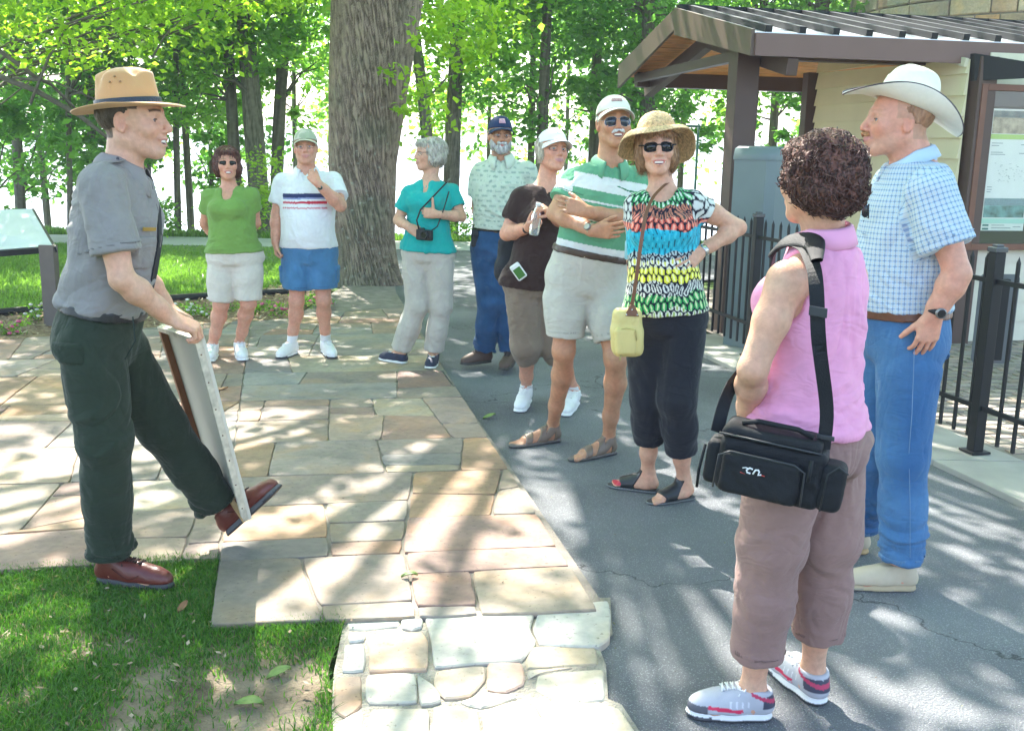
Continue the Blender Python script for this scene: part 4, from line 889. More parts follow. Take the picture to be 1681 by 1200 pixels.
n_ = len(a); yv = V(.0, 1, 0); m.add([sc0+V(p[0], 0, p[1]) for p in a]+[sc0+V(p[0], .006, p[1]) for p in a], [list(range(n_)), list(range(n_, 2*n_))[::-1]]+[[i, n_+i, n_+(i+1) % n_, (i+1) % n_] for i in range(n_)])
m.build('panel', mat('sign_back', (.13, .14, .15), .4, var=.06), sg); MB().box(sc0+V(.01, -.02, 0), V(.035, 0, 0), V(0, .018, 0), V(0, 0, .23)).build('channel', M_BLK, sg, bevel=.004)
# distant green court fence posts seen past the straw hat
cf = root('court_frame', V(3.2, 20, 0), 'thin green metal frame standing far behind the straw hat', 'frame'); m = MB()
for px in (1100, 1147): a = P(px, 200, 15); m.tube([V(a[0], a[1], -.05), V(a[0], a[1], P(px, 203, 15)[2])], .018, 8)
a, b = P(1060, 206, 15), P(1150, 208, 15); m.tube([a, b], .018, 8); a, b = P(1060, 330, 15), P(1150, 330, 15); m.tube([a, b], .025, 8); m.build('pipes', mat('green_pipe', (.05, .13, .10), .5), cf, smooth=True)
# wayside exhibit at the left
we = root('wayside_sign', G(88, 528, 0), 'low angled wayside sign with pale blank face on brown post', 'sign')
TRr, BRr, TLl, BLl = P(56, 342, 9.75), P(92, 405, 9.15), P(-150, 349, 9.6), P(-150, 424, 9.0)
nn = nrm(np.cross(TRr-BRr, TLl-TRr)); nn = nn if nn[1] < 0 or nn[2] > 0 else -nn
def quadslab(a, b, c, d, t): return MB().hexa([a-nn*t, b-nn*t, c-nn*t, d-nn*t, a, b, c, d])
quadslab(BLl, BRr, TRr, TLl, .06).build('frame', mat('dark_frame', (.02, .025, .03), .4), we, bevel=.004)
k = .045; ins = lambda p: p+(((BLl+BRr+TRr+TLl)/4)-p)*k+nn*.004
quadslab(ins(BLl), ins(BRr), ins(TRr), ins(TLl), .003).build('face', mat('pale_panel', (.48, .53, .58), .25, var=.10, vscale=3, spec=.6), we)
pp0 = G(88, 530, 0); MB().box(V(pp0[0], pp0[1], .33), V(.065, 0, 0), V(0, .05, 0), V(0, 0, .37)).build('post', mat('brown_post', (.13, .105, .095), .5, var=.1), we, bevel=.004)
pp1 = G(-110, 540, 0); MB().box(V(pp1[0], pp1[1], .33), V(.065, 0, 0), V(0, .05, 0), V(0, 0, .37)).build('post', MATS['brown_post'], we, bevel=.004)

# the summer air between the camera and the lake
hm = bpy.data.materials.new('haze'); hm.use_nodes = True; N = hm.node_tree.nodes; N.remove(N['Principled BSDF']); pv_ = N.new('ShaderNodeVolumePrincipled'); pv_.inputs['Color'].default_value = (.9, .95, 1, 1); pv_.inputs['Density'].default_value = .0018; hm.node_tree.links.new(pv_.outputs[0], N['Material Output'].inputs['Volume'])
hz = MB().box(V(0, 1400, -5), V(2600, 0, 0), V(0, 1550, 0), V(0, 0, 19)).build('haze', hm); tag(hz, kind='stuff')
# ------------------------------------------------------------------ people
M_SKIN = mat('skin', attr='Col', rough=.46, var=.13, vscale=55, sss=.08, bump=.22, bscale=220, spec=.42)
M_CLOTH = cloth_mat('cloth'); M_DENIM = cloth_mat('denim', .85, .3, 700, 6., .3)
M_LEATHER = mat('leather', attr='Col', rough=.35, var=.15, vscale=30, bump=.15, bscale=200, spec=.5)
M_SHOE = mat('shoe_cloth', attr='Col', rough=.6, var=.06, vscale=30, bump=.15, bscale=400)
M_HAIR = mat('hair', attr='Col', rough=.5, var=.35, vscale=70, bump=.6, bscale=160, stretch=(1, 1, .3), spec=.4)
M_BLKM = mat('black_glossy', (.012, .012, .014), .25, var=0); M_MET = mat('steel', (.55, .55, .56), .25, var=0, metal=1.)
M_LENS = mat('dark_lens', (.008, .009, .011), .12, var=0, spec=.45); M_WHITEP = mat('white_plastic', (.72, .72, .72), .4, var=0)
M_CLEAR = clear_mat('clear_glass')
FAST = False
def rotz(a): c, s = math.cos(a), math.sin(a); return np.array([[c, -s, 0], [s, c, 0], [0, 0, 1.]])
def frame(yaw, pitch=0., roll=0.):
    """columns: right-of-person, forward, up. yaw in degrees: 0 looks along +X, 90 away, -90 to the camera. pitch up, roll to the person's right"""
    f = V(math.cos(D2R(yaw)), math.sin(D2R(yaw)), 0); u = V(0, 0, 1); r = np.cross(f, u)
    p = D2R(pitch); f2 = f*math.cos(p)+u*math.sin(p); u2 = u*math.cos(p)-f*math.sin(p)
    q = D2R(roll); r2 = r*math.cos(q)-u2*math.sin(q); u3 = u2*math.cos(q)+r*math.sin(q)
    return np.stack([r2, f2, u3], 1)
class Head:
    def __init__(s, c, yaw, pitch=0, roll=0, sc=1.): s.c = np.asarray(c, float); s.M = frame(yaw, pitch, roll); s.s = sc
    def w(s, p): return s.c+s.M@(np.asarray(p, float)*s.s)
    def W(s, A): return s.c+(np.asarray(A, float)*s.s)@s.M.T
    def l(s, v): return ((v-s.c)@s.M)/s.s
def add_head(F, h, neckbase, neck_r=.058, fem=False, mouth='closed', jaw=1., nose=1., chin=0.):
    k = h.s
    def E(c, r, kk=.02, op=1, R=None): F.ell(h.w(c), np.array(r)*k, h.M if R is None else h.M@R, kk, op)
    def C(a, b, ra, rb, kk=.02, op=1, flat=None): F.cone(h.w(a), h.w(b), ra*k, rb*k, kk, op, flat)
    E((0, -.018, .038), (.077, .098, .088)); E((0, .03, .005), (.066, .066, .085), .03)
    E((0, .032, -.045), (.053*jaw, .058, .068), .03)
    for s in (-1, 1):
        C((s*.05*jaw, -.012, -.052), (s*.016, .066+chin, -.098), .022, .018, .03)
        E((s*.036, .066, -.022), (.025, .022, .023), .025)      # cheek
        C((s*.012, .088, .030), (s*.048, .070, .024), .0085, .007, .012)   # brow ridge
    E((0, .078+chin, -.098), (.020, .017, .017), .02)
    C((0, .088, .030), (0, .088, -.01), .012, .014, .015)
    E((0, .092, -.062), (.026, .014, .022), .015)
    C((0, .094, .018), (0, .112*nose, -.024), .0075, .0115, .008); E((0, .113*nose, -.029), (.0115, .010, .010), .006)
    for s in (-1, 1): E((s*.0125, .103, -.034), (.0085, .011, .0075), .006)
    for s in (-1, 1):
        E((s*.031, .095, .004), (.0165, .014, .0125), .012, -1)
        E((s*.031, .0735, .003), (.0145, .0145, .0135), .004)
        E((s*.031, .090, .0015), (.0120, .009, .0037), .002, -1)
        # ear
        R = rotz(s*D2R(20)); E((s*.078, -.012, -.004), (.007, .019, .032), .004, 1, R); E((s*.083, -.006, .001), (.005, .010, .018), .004, -1, R); C((s*.076, .002, -.016), (s*.079, -.004, -.030), .007, .0085, .004)
    if mouth != 'closed':
        for s in (-1, 1): E((s*.040, .068, -.027), (.021, .019, .017), .016)
    # lips
    up = .0055 if fem else .0042
    sm = {'closed': 0, 'smile': .009, 'open': .010, 'laugh': .010}[mouth]; wd = .024 if mouth == 'closed' else .034
    op_ = {'closed': 0, 'smile': .0050, 'open': .006, 'laugh': .009}[mouth]
    for s in (-1, 1):
        C((0, .1065, -.0605+op_*.4), (s*wd, .094, -.0635+sm), up, .003, .004); C((0, .105, -.0705-op_), (s*wd, .094, -.0645+sm), up+.001, .003, .004)
    if op_: E((0, .104, -.0640), (wd*.95, .013, op_*.75+.001), .002, -1); E((0, .104, -.0675-op_*.3), (wd*.66, .013, op_*.9+.001), .003, -1)
    else: E((0, .112, -.0655), (wd, .009, .0012), .001, -1)
    # neck
    a = h.w((0, -.030, -.035)); b = np.asarray(neckbase, float); F.cone(a, b, neck_r*k, (neck_r+.006)*k, .03)
    F.cone(h.w((0, -.005, -.065)), b+(h.M[:, 1]*.008), neck_r*.62*k, neck_r*.8*k, .025)
SK = {'light': (.61, .335, .225), 'tan': (.48, .24, .14), 'pink': (.61, .295, .20)}
def skin_color(v, h, base, lips=(.50, .20, .17), brow=(.20, .13, .08), brow_s=.5, stub=0, stubc=(.3, .22, .17), scalp=None, scalpf=None, red=.5):
    n = len(v); base = np.array(base); c = np.tile(base, (n, 1)); c = c*(1+.06*fbm(v*9, 2, 3))[:, None]*(1+np.array([.02, -.05, -.06])*np.clip(fbm(v*24, 2, 5), -1, 1)[:, None])
    l = h.l(v); x, y, z = l.T
    def mix(m, col): nonlocal c; m = np.clip(m, 0, 1)[:, None]; c = c*(1-m)+np.array(col)*m
    reg = (np.abs(x) < .1) & (z > -.13) & (z < .13) & (np.abs(y) < .14)
    ch = np.exp(-(((np.abs(x)-.043)/.022)**2+((z+.028)/.022)**2))*(y > .03)*reg; mix(ch*red*.55, base*np.array([1.0, .72, .68]))
    ns = np.exp(-((x/.016)**2+((z+.028)/.016)**2))*(y > .09)*reg; mix(ns*red*.5, base*np.array([1.0, .72, .68]))
    mix(reg*(np.abs(x) > .074)*(np.abs(z) < .035)*.4*(np.abs(y+.01) < .03), base*np.array([1, .72, .66]))
    lp = np.clip(1.3-np.sqrt((x/.029)**2+((z+.0655-.007*(np.abs(x)/.03)**2)/.0115)**2)*1.15, 0, 1)*(y > .085)*reg; mix(lp*2.2, lips)
    mo = np.clip(1.25-np.sqrt((x/.020)**2+((z+.0665)/.0065)**2), 0, 1)*((y > .06) & (y < .096) & (np.abs(x) < .022))*reg; mix(mo*3, (.10, .03, .03))
    bz = z-.028-.006*np.cos((np.abs(x)-.03)/.02); br = np.clip(1.4-np.abs(bz)/.0045, 0, 1)*(np.abs(x) > .012)*(np.abs(x) < .052)*(y > .06)*reg; mix(br*brow_s*1.2, brow)
    if stub: 
        st = np.clip((-z-.045)/.02, 0, 1)*np.clip((y+.01)/.03, 0, 1)*reg*(lp < .2); mix(st*stub*(.8+.3*noise(v*300)), stubc)
    if scalp is not None: mix(np.clip(scalpf(x, y, z), 0, 1)*reg*(.9+.1*noise(v*200)), scalp)
    return np.clip(c, 0, 1)
def eyes(h, parent, iris=(.05, .05, .05), look=(0, 0)):
    for s in (-1, 1):
        m = MB(); n, mm = 20, 11; vs = []; cs = []; f = []
        ax = nrm(V(look[0], 1, look[1])); R1 = nrm(np.cross(ax, (0, 0, 1))); U1 = np.cross(R1, ax)
        for i in range(mm):
            th = math.pi*.62*(i/(mm-1))**1.2
            for j in range(n):
                ph = 2*math.pi*j/n; d = ax*math.cos(th)+(R1*math.cos(ph)+U1*math.sin(ph))*math.sin(th); vs.append(np.array([s*.031, .0745, .002])+d*.0128)
                cs.append((.004, .004, .004) if th < .22 else iris if th < .50 else (.42, .38, .36))
        for i in range(mm-1):
            for j in range(n): k = (j+1) % n; f.append([i*n+j, i*n+k, (i+1)*n+k, (i+1)*n+j])
        m.add(h.W(vs), f); o = mesh_obj('eye', np.concatenate(m.v), m.f, mat('eye', attr='Col', rough=.1, var=0, spec=.7), parent, col=cs)
    lashes(h, parent)
def lashes(h, parent, col=(.03, .02, .015)):
    m = MB()
    for s in (-1, 1):
        m.tube(h.W([(s*.0185, .0865, .002), (s*.023, .0885, .0050), (s*.030, .0895, .0062), (s*.037, .0870, .0052), (s*.0435, .0820, .0020)]), [.0006, .0011, .0013, .0012, .0006], 5)
    m.build('eyelashes', mat('lash', col, .7, var=0), parent, smooth=True)
def teeth(h, parent, wd=.02, zc=-.0635, hh=.0045):
    wd *= 1.42; hh *= 1.3; zc -= .0008
    m = MB(); A = []
    for z in (-1, 0, 1): A.append([h.w((wd*x, .0995-.014*x*x, zc+z*hh+.004*x*x)) for x in np.linspace(-1, 1, 9)])
    m.grid(np.array(A)); m.build('teeth', mat('teeth', (.85, .80, .72), .3, var=0), parent, smooth=True, solid=.003)
def hand(F, wr, d, n, s, sc=1., curls=(.5, .5, .55, .6), thumb=(.6, .3), spread=.06, wr_r=.026, tcurl=.4):
    """wr wrist, d towards the fingers, n where the palm faces, s thumb side"""
    d = nrm(d); n = nrm(n-d*np.dot(n, d)); t = np.cross(d, n); s = t*np.sign(np.dot(t, s)) if abs(np.dot(t, s)) > 1e-6 else t
    q = lambda a, b, c: wr+(d*a+s*b+n*c)*sc
    F.cone(q(-.02, 0, 0), q(.02, .002, 0), wr_r*sc, .024*sc, .02, 1, (n, .72))
    KX = [.031, .0105, -.0105, -.030]; KY = [.094, .098, .094, .086]; LEN = [.072, .080, .074, .058]; RR = [.0093, .0095, .009, .008]
    for i in range(4): F.cone(q(.018, KX[i]*.6, 0), q(KY[i]-.006, KX[i], -.001), .0145*sc, .0112*sc, .014)
    F.cone(q(.03, .024, .008), q(.06, .028, .006), .015*sc, .011*sc, .015)          # thumb pad
    F.cone(q(.03, -.022, .007), q(.06, -.024, .005), .013*sc, .010*sc, .015)
    for i in range(4):
        p = q(KY[i]-.004, KX[i], 0); a = 0; sd = spread*(1.5-i); c = curls[i] if np.ndim(curls) else curls
        seg = LEN[i]*np.array([.44, .31, .25]); r = RR[i]
        for k_, (L, cc) in enumerate(zip(seg, (c*.85, c*1.1, c*.75))):
            a += cc; dd = nrm(d*math.cos(a)+n*math.sin(a)+s*sd*math.cos(a)); p2 = p+dd*L*sc
            F.cone(p, p2, r*sc, r*.90*sc, .0035 if k_ == 0 else .002); p = p2; r *= .90
    p = q(.028, .024, .006); sp, op = thumb; dirs = nrm(d*math.cos(sp)+s*math.sin(sp)+n*op)
    p2 = p+dirs*.040*sc; F.cone(p, p2, .0145*sc, .0115*sc, .010); d2 = nrm(dirs+(-s*.5+n*.35+d*.25)*tcurl); p3 = p2+d2*.032*sc; F.cone(p2, p3, .0112*sc, .0105*sc, .003); d3 = nrm(d2+(-s*.4+n*.3)*tcurl*.6); F.cone(p3, p3+d3*.024*sc, .0103*sc, .0085*sc, .003)
M_T = [(-.20, .10, .085, 0), (-.1, .165, .118, -.012), (0, .172, .122, -.012), (.2, .158, .115, .002), (.4, .155, .115, .01), (.6, .165, .12, .008), (.76, .165, .112, .0), (.9, .13, .085, -.008), (1.0, .065, .06, -.008)]
W_T = [(-.20, .10, .085, 0), (-.1, .172, .122, -.015), (0, .178, .125, -.015), (.2, .155, .112, .002), (.4, .138, .105, .008), (.6, .145, .105, .006), (.76, .145, .100, .0), (.9, .115, .075, -.008), (1.0, .055, .052, -.008)]
def scale_secs(S, kx=1., ky=1., belly=0.): return [(t, a*kx, b*ky+belly*math.exp(-((t-.28)/.2)**2)*.6, o+belly*math.exp(-((t-.28)/.2)**2)*.5) for t, a, b, o in S]
class Person:
    """joints arrive as photo points plus a distance; everything is then built as solid shapes in the world"""
    def __init__(s, label, group, at, Y, face, H, N, head, sh, el, wr, kn, heel, toe, hip=None, fem=False, fine=.0042, coarse=.010, kx=1., ky=1., belly=0., headsc=1., hip_w=.088, mouth='closed', jaw=1., arm=1., leg=1., nose=1., T=None, neck_r=None, footz=0.0, hipdy=(0, 0)):
        s.Y = Y; s.fem = fem; J = lambda p: P(p[0], p[1], Y+p[2]); s.f = V(math.cos(D2R(face)), math.sin(D2R(face)), 0); s.r = V(s.f[1], -s.f[0], 0)
        s.H, s.N = J(H), J(N); s.up = nrm(s.N-s.H); s.side = nrm(s.r-s.up*s.r.dot(s.up)); s.fr = np.cross(s.up, s.side)
        s.sh = {k: J(q)-s.up*.014 for k, q in sh.items()}; s.el = {k: J(q) for k, q in el.items()}; s.wr = {k: J(q) for k, q in wr.items()}; s.kn = {k: J(q) for k, q in kn.items()}
        s.heel = {k: G(q[0], q[1], footz) for k, q in heel.items()}; s.toe = {k: G(q[0], q[1], footz) for k, q in toe.items()}
        hr = s.side; s.hip = {'R': s.H+hr*hip_w-s.up*.02, 'L': s.H-hr*hip_w-s.up*.02}
        if hip: s.hip = {k: J(q) for k, q in hip.items()}
        s.an = {}
        for k in s.heel:
            d = nrm(s.toe[k]-s.heel[k]); s.an[k] = s.heel[k]+d*.062+V(0, 0, .082)
        s.head = Head(J(head[:3]), *head[3:6], sc=headsc)
        s.root = root('person', at, label, 'person', group); s.at = np.asarray(at, float)
        allp = np.array(list(s.sh.values())+list(s.el.values())+list(s.wr.values())+list(s.kn.values())+list(s.heel.values())+list(s.toe.values())+[s.H, s.N, s.head.c])
        lo, hi = allp.min(0)-V(.22, .22, .03), allp.max(0)+V(.22, .22, .24); lo[2] = min(lo[2], footz-.03)
        lo = np.minimum(lo, s.H-.26); hi = np.maximum(hi, s.H+V(.26, .26, 0))
        hb = [(s.head.c-V(.125, .145, .145), s.head.c+V(.125, .145, .16))]
        for k, q in s.wr.items(): hb.append((q-.13, q+.13))
        if FAST: fine *= 1.6; coarse *= 1.4
        s.fine, s.coarse = fine, coarse
        s.g = Grid(lo, hi, coarse, fine, hb)
        s.T = T or scale_secs(W_T if fem else M_T, kx, ky, belly); s.arm, s.leg = arm*(.86 if fem else 1.), leg; s.mouth = mouth; s.L = np.linalg.norm(s.N-s.H)
        s.B = Fd(s.g); s.jaw = jaw; s.nose = nose; s.neck_r = neck_r or (.050 if fem else .060)
    def body(s, arms='RL', legs='RL', bust=0., barefoot=None, shoulders=True, necktop=None):
        B = s.B; B.loft(s.H, s.N, s.T, s.side, s.fr, 0, lo=-.10)
        if bust:
            for q in (-1, 1): B.ell(s.H+s.up*s.L*.70+s.side*q*.068+s.fr*(.085+.02*bust), (.062, .055*bust, .062), np.stack([s.side, s.fr, s.up], 1), .04)
        add_head(B, s.head, s.N+s.up*.01, s.neck_r, s.fem, s.mouth, s.jaw, s.nose); a = s.arm
        for k in s.sh:
            B.cone(s.N-s.up*.040, s.sh[k]-s.up*.004, .042, .042*a, .03); B.ell(s.sh[k]-s.up*.006, (.050*a,)*3, None, .02)
        for k in arms:
            S, E, W2 = s.sh[k], s.el[k], s.wr[k]; m = S+(E-S)*.45
            B.cone(S, m, .052*a, .048*a, .02); B.cone(m, E, .048*a, .038*a, .02); m2 = E+(W2-E)*.3
            B.cone(E, m2, .038*a, .042*a, .02); B.cone(m2, E+(W2-E)*.75, .042*a, .030*a, .02); B.cone(E+(W2-E)*.7, W2, .031*a, .0255*a, .02)
        for k in legs:
            H, K, A = s.hip[k], s.kn[k], s.an[k]; l = s.leg; bk = -nrm(np.cross(np.cross(A-K, s.toe[k]-s.heel[k]), A-K)); bk = bk*np.sign(np.dot(bk, s.heel[k]-s.toe[k])); m = K+(A-K)*.3
            B.cone(H, H+(K-H)*.6, .088*l, .072*l, .04); B.cone(H+(K-H)*.6, K, .072*l, .056*l, .03); B.ell(K-bk*.008, (.052*l, .050*l, .056*l), None, .03)
            B.cone(K, m+bk*.012, .052*l, .057*l, .03); B.cone(m+bk*.012, K+(A-K)*.7, .057*l, .040*l, .03); B.cone(K+(A-K)*.68, A+V(0, 0, .02), .041*l, .034*l, .03)
            B.cone(A+V(0, 0, .02), A-V(0, 0, .03), .034, .032, .02); s.foot(B, k, k in (barefoot or ''))
    def foot(s, B, k, toes):
        h, t = s.heel[k], s.toe[k]; L = np.linalg.norm(t-h); d = (t-h)/L; u = s.fu[k] if hasattr(s, 'fu') and k in s.fu else V(0, 0, 1); sd = np.cross(d, u); g = .014 if toes else .02; inn = (-1 if k == 'R' else 1)*np.sign(1)
        q = lambda a, b, c: h+d*L*a+sd*b+u*c
        B.cone(q(.12, 0, .030+g), q(.2, 0, .035+g), .028, .030, .02); B.cone(q(.22, 0, .055+g), q(.70, 0, .022+g), .036, .022, .02)
        B.cone(q(.25, .012, .020+g), q(.72, .018, .012+g), .024, .020, .02); B.cone(q(.25, -.012, .020+g), q(.72, -.018, .012+g), .024, .020, .02)
        if toes:
            inner = -inn   # big toe towards the other foot
            for i, (w2, ln, r) in enumerate(((.026, .155, .0135), (.009, .15, .0095), (-.006, .12, .009), (-.020, .09, .0085), (-.032, .05, .008))):
                B.cone(q(.76, w2*inner*.95, .006+g), q(.80+ln*.9, w2*inner, .001+g*.9), r, r*.92, .004)
        else: B.cone(q(.72, 0, .012+g), q(.88, 0, .010+g), .026, .018, .02)
    def out(s, F, name, m, colf=None, parent=None, disp=None, sm=1, fab=None, sel=None):
        v, f = F.mesh()
        if disp is not None: F.disp = disp
        if len(v) == 0: return None
        if sm: v = vsmooth(v, f, sm, .45)
        if disp is not None: v = v+vnormals(v, f)*disp(v)[:, None]
        c = colf(v) if callable(colf) else (np.tile(colf, (len(v), 1)) if colf is not None else None)
        return mesh_obj(name, v, f, m, parent or s.root, col=c, fab=fab(v) if fab else None)
    # ---- clothes
    def tt(s, v): return ((v-s.H)@s.up)/s.L
    def shirt(s, ease=.014, low=0.,  slv=.5, slr=.018, slend=None, hem=-.02, bust=0., belly=0., neck='round', vdepth=.10, arms=True, secs=None, neckoff=.0, openr=.0):
        F = Fd(s.g); S = secs or s.T; S = [(q[0], q[1]+low*(q[0] < .12), q[2]+low*(q[0] < .12), q[3]) for q in S if q[0] > -.16]; F.loft(s.H, s.N, S, s.side, s.fr, ease, .02, hi=.97); a = s.arm
        if bust:
            for q in (-1, 1): F.ell(s.H+s.up*s.L*.69+s.side*q*.066+s.fr*(.088+.02*bust), (.070, .060*bust, .066), np.stack([s.side, s.fr, s.up], 1), .05)
            F.ell(s.H+s.up*s.L*.66+s.fr*(.085+.02*bust), (.06, .045*bust, .05), np.stack([s.side, s.fr, s.up], 1), .05)
        s.slv = {}
        for k in s.sh:
            F.cone(s.N-s.up*.040, s.sh[k]-s.up*.004, .044+ease*.5, .043*a+ease*.6, .03)
            if slv and k in s.el:
                S0, E0 = s.sh[k]-s.up*.006, s.el[k]; d = nrm(E0-S0); e = S0+(E0-S0)*slv; r1 = (.052*a+slr) if slend is None else slend; Q = Fd(s.g)
                Q.ell(S0, (.050*a+ease*.75,)*3, None, .0); Q.cone(S0, e+d*.06, .052*a+slr*.55, r1, .02); Q.cut(e, d, .002);
                F.v = smin(F.v, Q.v, .022).astype(np.float32); s.slv[k] = (e, d)
            else: F.ell(s.sh[k]-s.up*.006, (.050*a+ease*.7,)*3, None, .02)
        if hem is not None: F.cut(s.H+s.up*s.L*hem, -s.up, .006)
        s.neckhole(F, neck, vdepth, openr)
        s.S = F; return F
    def neckhole(s, F, neck, vd, openr):
        n0 = s.N+s.up*.012; ax = nrm(s.head.w((0, -.02, -.06))-s.N)
        if neck == 'round': F.cone(n0-ax*.01, n0+ax*.12, s.neck_r+.010+openr, s.neck_r+.03+openr, .006, -1); F.ell(s.N+s.fr*(.055)-s.up*.01, (.045+openr, .06, .035+openr*1.3), np.stack([s.side, s.fr, s.up], 1), .012, -1)
        if neck == 'collar': F.cone(n0-ax*.012, n0+ax*.12, s.neck_r+.006, s.neck_r+.02, .006, -1)
        if neck in ('v', 'collar'):
            F.cone(s.N+s.fr*.085-s.up*.03, s.N+s.fr*.05+s.up*.05, .022 if neck == 'v' else .010, .045, 0, -1)
            F.cone(n0-ax*.006, n0+ax*.12, s.neck_r+.009+openr, s.neck_r+.03+openr, .006, -1)
            a = s.N+s.fr*.09-s.up*(.005+vd); wv = (.012 if neck == 'collar' else .058+openr)
            for q in (-1, 1): F.cone(a+s.fr*.02, s.N+s.fr*.06+s.side*q*wv*.75+s.up*.035, .010, .022 if neck == 'collar' else .03, .0, -1); 
            for j in np.linspace(.1, 1, 9): F.cone(a+s.fr*.02+(s.N+s.fr*.06+s.up*.03-a)*j-s.side*wv*.75*j, a+s.fr*.02+(s.N+s.fr*.06+s.up*.03-a)*j+s.side*wv*.75*j, .013+.012*j, .013+.012*j, .0, -1)
    def pants(s, waist=.20, hem=None, hip=.012, rk=.075, rh=.072, rthigh=.098, ease=.012, cuff=True, secs=None, rk2=None, drape=0.):
        F = Fd(s.g); S = [q for q in (secs or s.T)]; F.loft(s.H, s.N, S, s.side, s.fr, ease, .02, lo=-.12); s.hems = {}
        for k in s.kn:
            H, K, A = s.hip[k], s.kn[k], s.an[k]; F.cone(H, K, rthigh+.0, rk, .045); F.cone(H+(K-H)*.25, K, rthigh*.93, rk, .03)
            hm = hem[k] if isinstance(hem, dict) else hem
            if hm < 1: e = H+(K-H)*hm; dd = nrm(K-H); F.cone(H+(K-H)*.4, e+dd*.06, rthigh*.88, rh, .03)
            else:
                dd = nrm(A-K); e = K+(A-K)*(hm-1); F.cone(K, e+dd*.05, rk, rh, .03)
            X, Y, Z = s.g.pts((slice(None),)*3); pl = ((X-e[0])*dd[0]+(Y-e[1])*dd[1]+(Z-e[2])*dd[2])
            rad = ((X-e[0])**2+(Y-e[1])**2+(Z-e[2])**2) < (.30)**2
            sidepl = ((X-e[0])**2+(Y-e[1])**2+(Z-e[2])**2)
            s.hems[k] = (e, dd)
        ks = list(s.kn)
        # each leg is cut on its own field so that one hem never clips the other leg
        parts = []
        for k in ks:
            Q = Fd(s.g); H, K, A = s.hip[k], s.kn[k], s.an[k]; e, dd = s.hems[k]; hm = hem[k] if isinstance(hem, dict) else hem
            Q.cone(H, K, rthigh, rk, .03); Q.cone(H+(K-H)*.25, K, rthigh*.93, rk, .03)
            if hm < 1:
                Q = Fd(s.g); Q.cone(H, H+(K-H)*.5, rthigh, rthigh*.95, .03); Q.cone(H+(K-H)*.3, e+dd*.05, rthigh*.96, rh, .03)
            else:
                Q.cone(K, K+(e+dd*.05-K)*.5, rk, (rk2 or (rk+rh)/2), .03); Q.cone(K+(e+dd*.05-K)*.4, e+dd*.05, (rk2 or (rk+rh)/2), rh, .03)
            Q.cut(e, dd, .003)
            parts.append(Q)
        F = Fd(s.g); F.loft(s.H, s.N, S, s.side, s.fr, ease, .02, lo=-.15); F.ell(s.H-s.up*.085, (.10, .098, .075), np.stack([s.side, s.fr, s.up], 1), .03)
        v = F.v
        for Q in parts: v = smin(v, Q.v, .03)
        # keep the gap between the legs crisp low down
        F.v = v.astype(np.float32); F.cut(s.H+s.up*s.L*waist, s.up, .004); s.Pt = F; return F
    def band(s, F, c, n, hw, th, name, m, col, parent=None, inner=None, clipf=None):
        n = nrm(n); Q = F.copy(); Q.v = Q.v-th; pl = np.abs(s.g and F.plane(c, n))-hw; Q.v = np.maximum(Q.v, pl)
        if inner is None: Q.v = np.maximum(Q.v, -(F.v+.012))
        if clipf is not None: Q.v = np.maximum(Q.v, clipf(*s.g.pts((slice(None),)*3)))
        return s.out(Q, name, m, col, parent, sm=1, disp=getattr(F, 'disp', None))
    def strap(s, pts, wd, th, name, m, parent=None, F=None):
        """a flat strap lying along a list of world points, its face turned away from the body"""
        pts = np.asarray(pts, float); n = len(pts); t = np.gradient(pts, axis=0); t /= np.linalg.norm(t, axis=1)[:, None]
        ax = s.H+s.up*(((pts-s.H)@s.up)[:, None]); o = pts-ax; o -= t*np.sum(o*t, 1)[:, None]; o /= np.linalg.norm(o, axis=1)[:, None]+1e-6; sd = np.cross(t, o)
        A = np.stack([pts-sd*wd/2-o*th/2, pts+sd*wd/2-o*th/2, pts+sd*wd/2+o*th/2, pts-sd*wd/2+o*th/2], 1)
        mb_ = MB().grid(A, close=True); return mb_.build(name, m, parent or s.root, smooth=False)
    def patch(s, F, c, M, half, th, name, m, col, parent=None):
        Q = F.copy(); Q.v = np.maximum(Q.v-th, -(F.v+.010)); X, Y, Z = s.g.pts((slice(None),)*3); c = np.asarray(c)
        for i in range(3): Q.v = np.maximum(Q.v, (np.abs((X-c[0])*M[0, i]+(Y-c[1])*M[1, i]+(Z-c[2])*M[2, i])-half[i]).astype(np.float32))
        return s.out(Q, name, m, col, parent, sm=1, disp=getattr(F, 'disp', None))
    def hemline(s, F, ends, col, parent, back=.022, hw=.0022, th=.0045, name='hem_stitching'):
        T_ = None; X, Y, Z = s.g.pts((slice(None),)*3)
        for k, (e, d) in ends.items():
            c = e-d*back; pl = np.abs(F.plane(c, d))-hw; r = np.sqrt((X-c[0])**2+(Y-c[1])**2+(Z-c[2])**2)-.15; q = np.maximum(np.maximum(np.maximum(F.v-th, -(F.v+.012)), pl), r)
            Q = Fd(s.g, q.astype(np.float32)); s.out(Q, name, M_CLOTH, col, parent, sm=0, disp=getattr(F, 'disp', None))
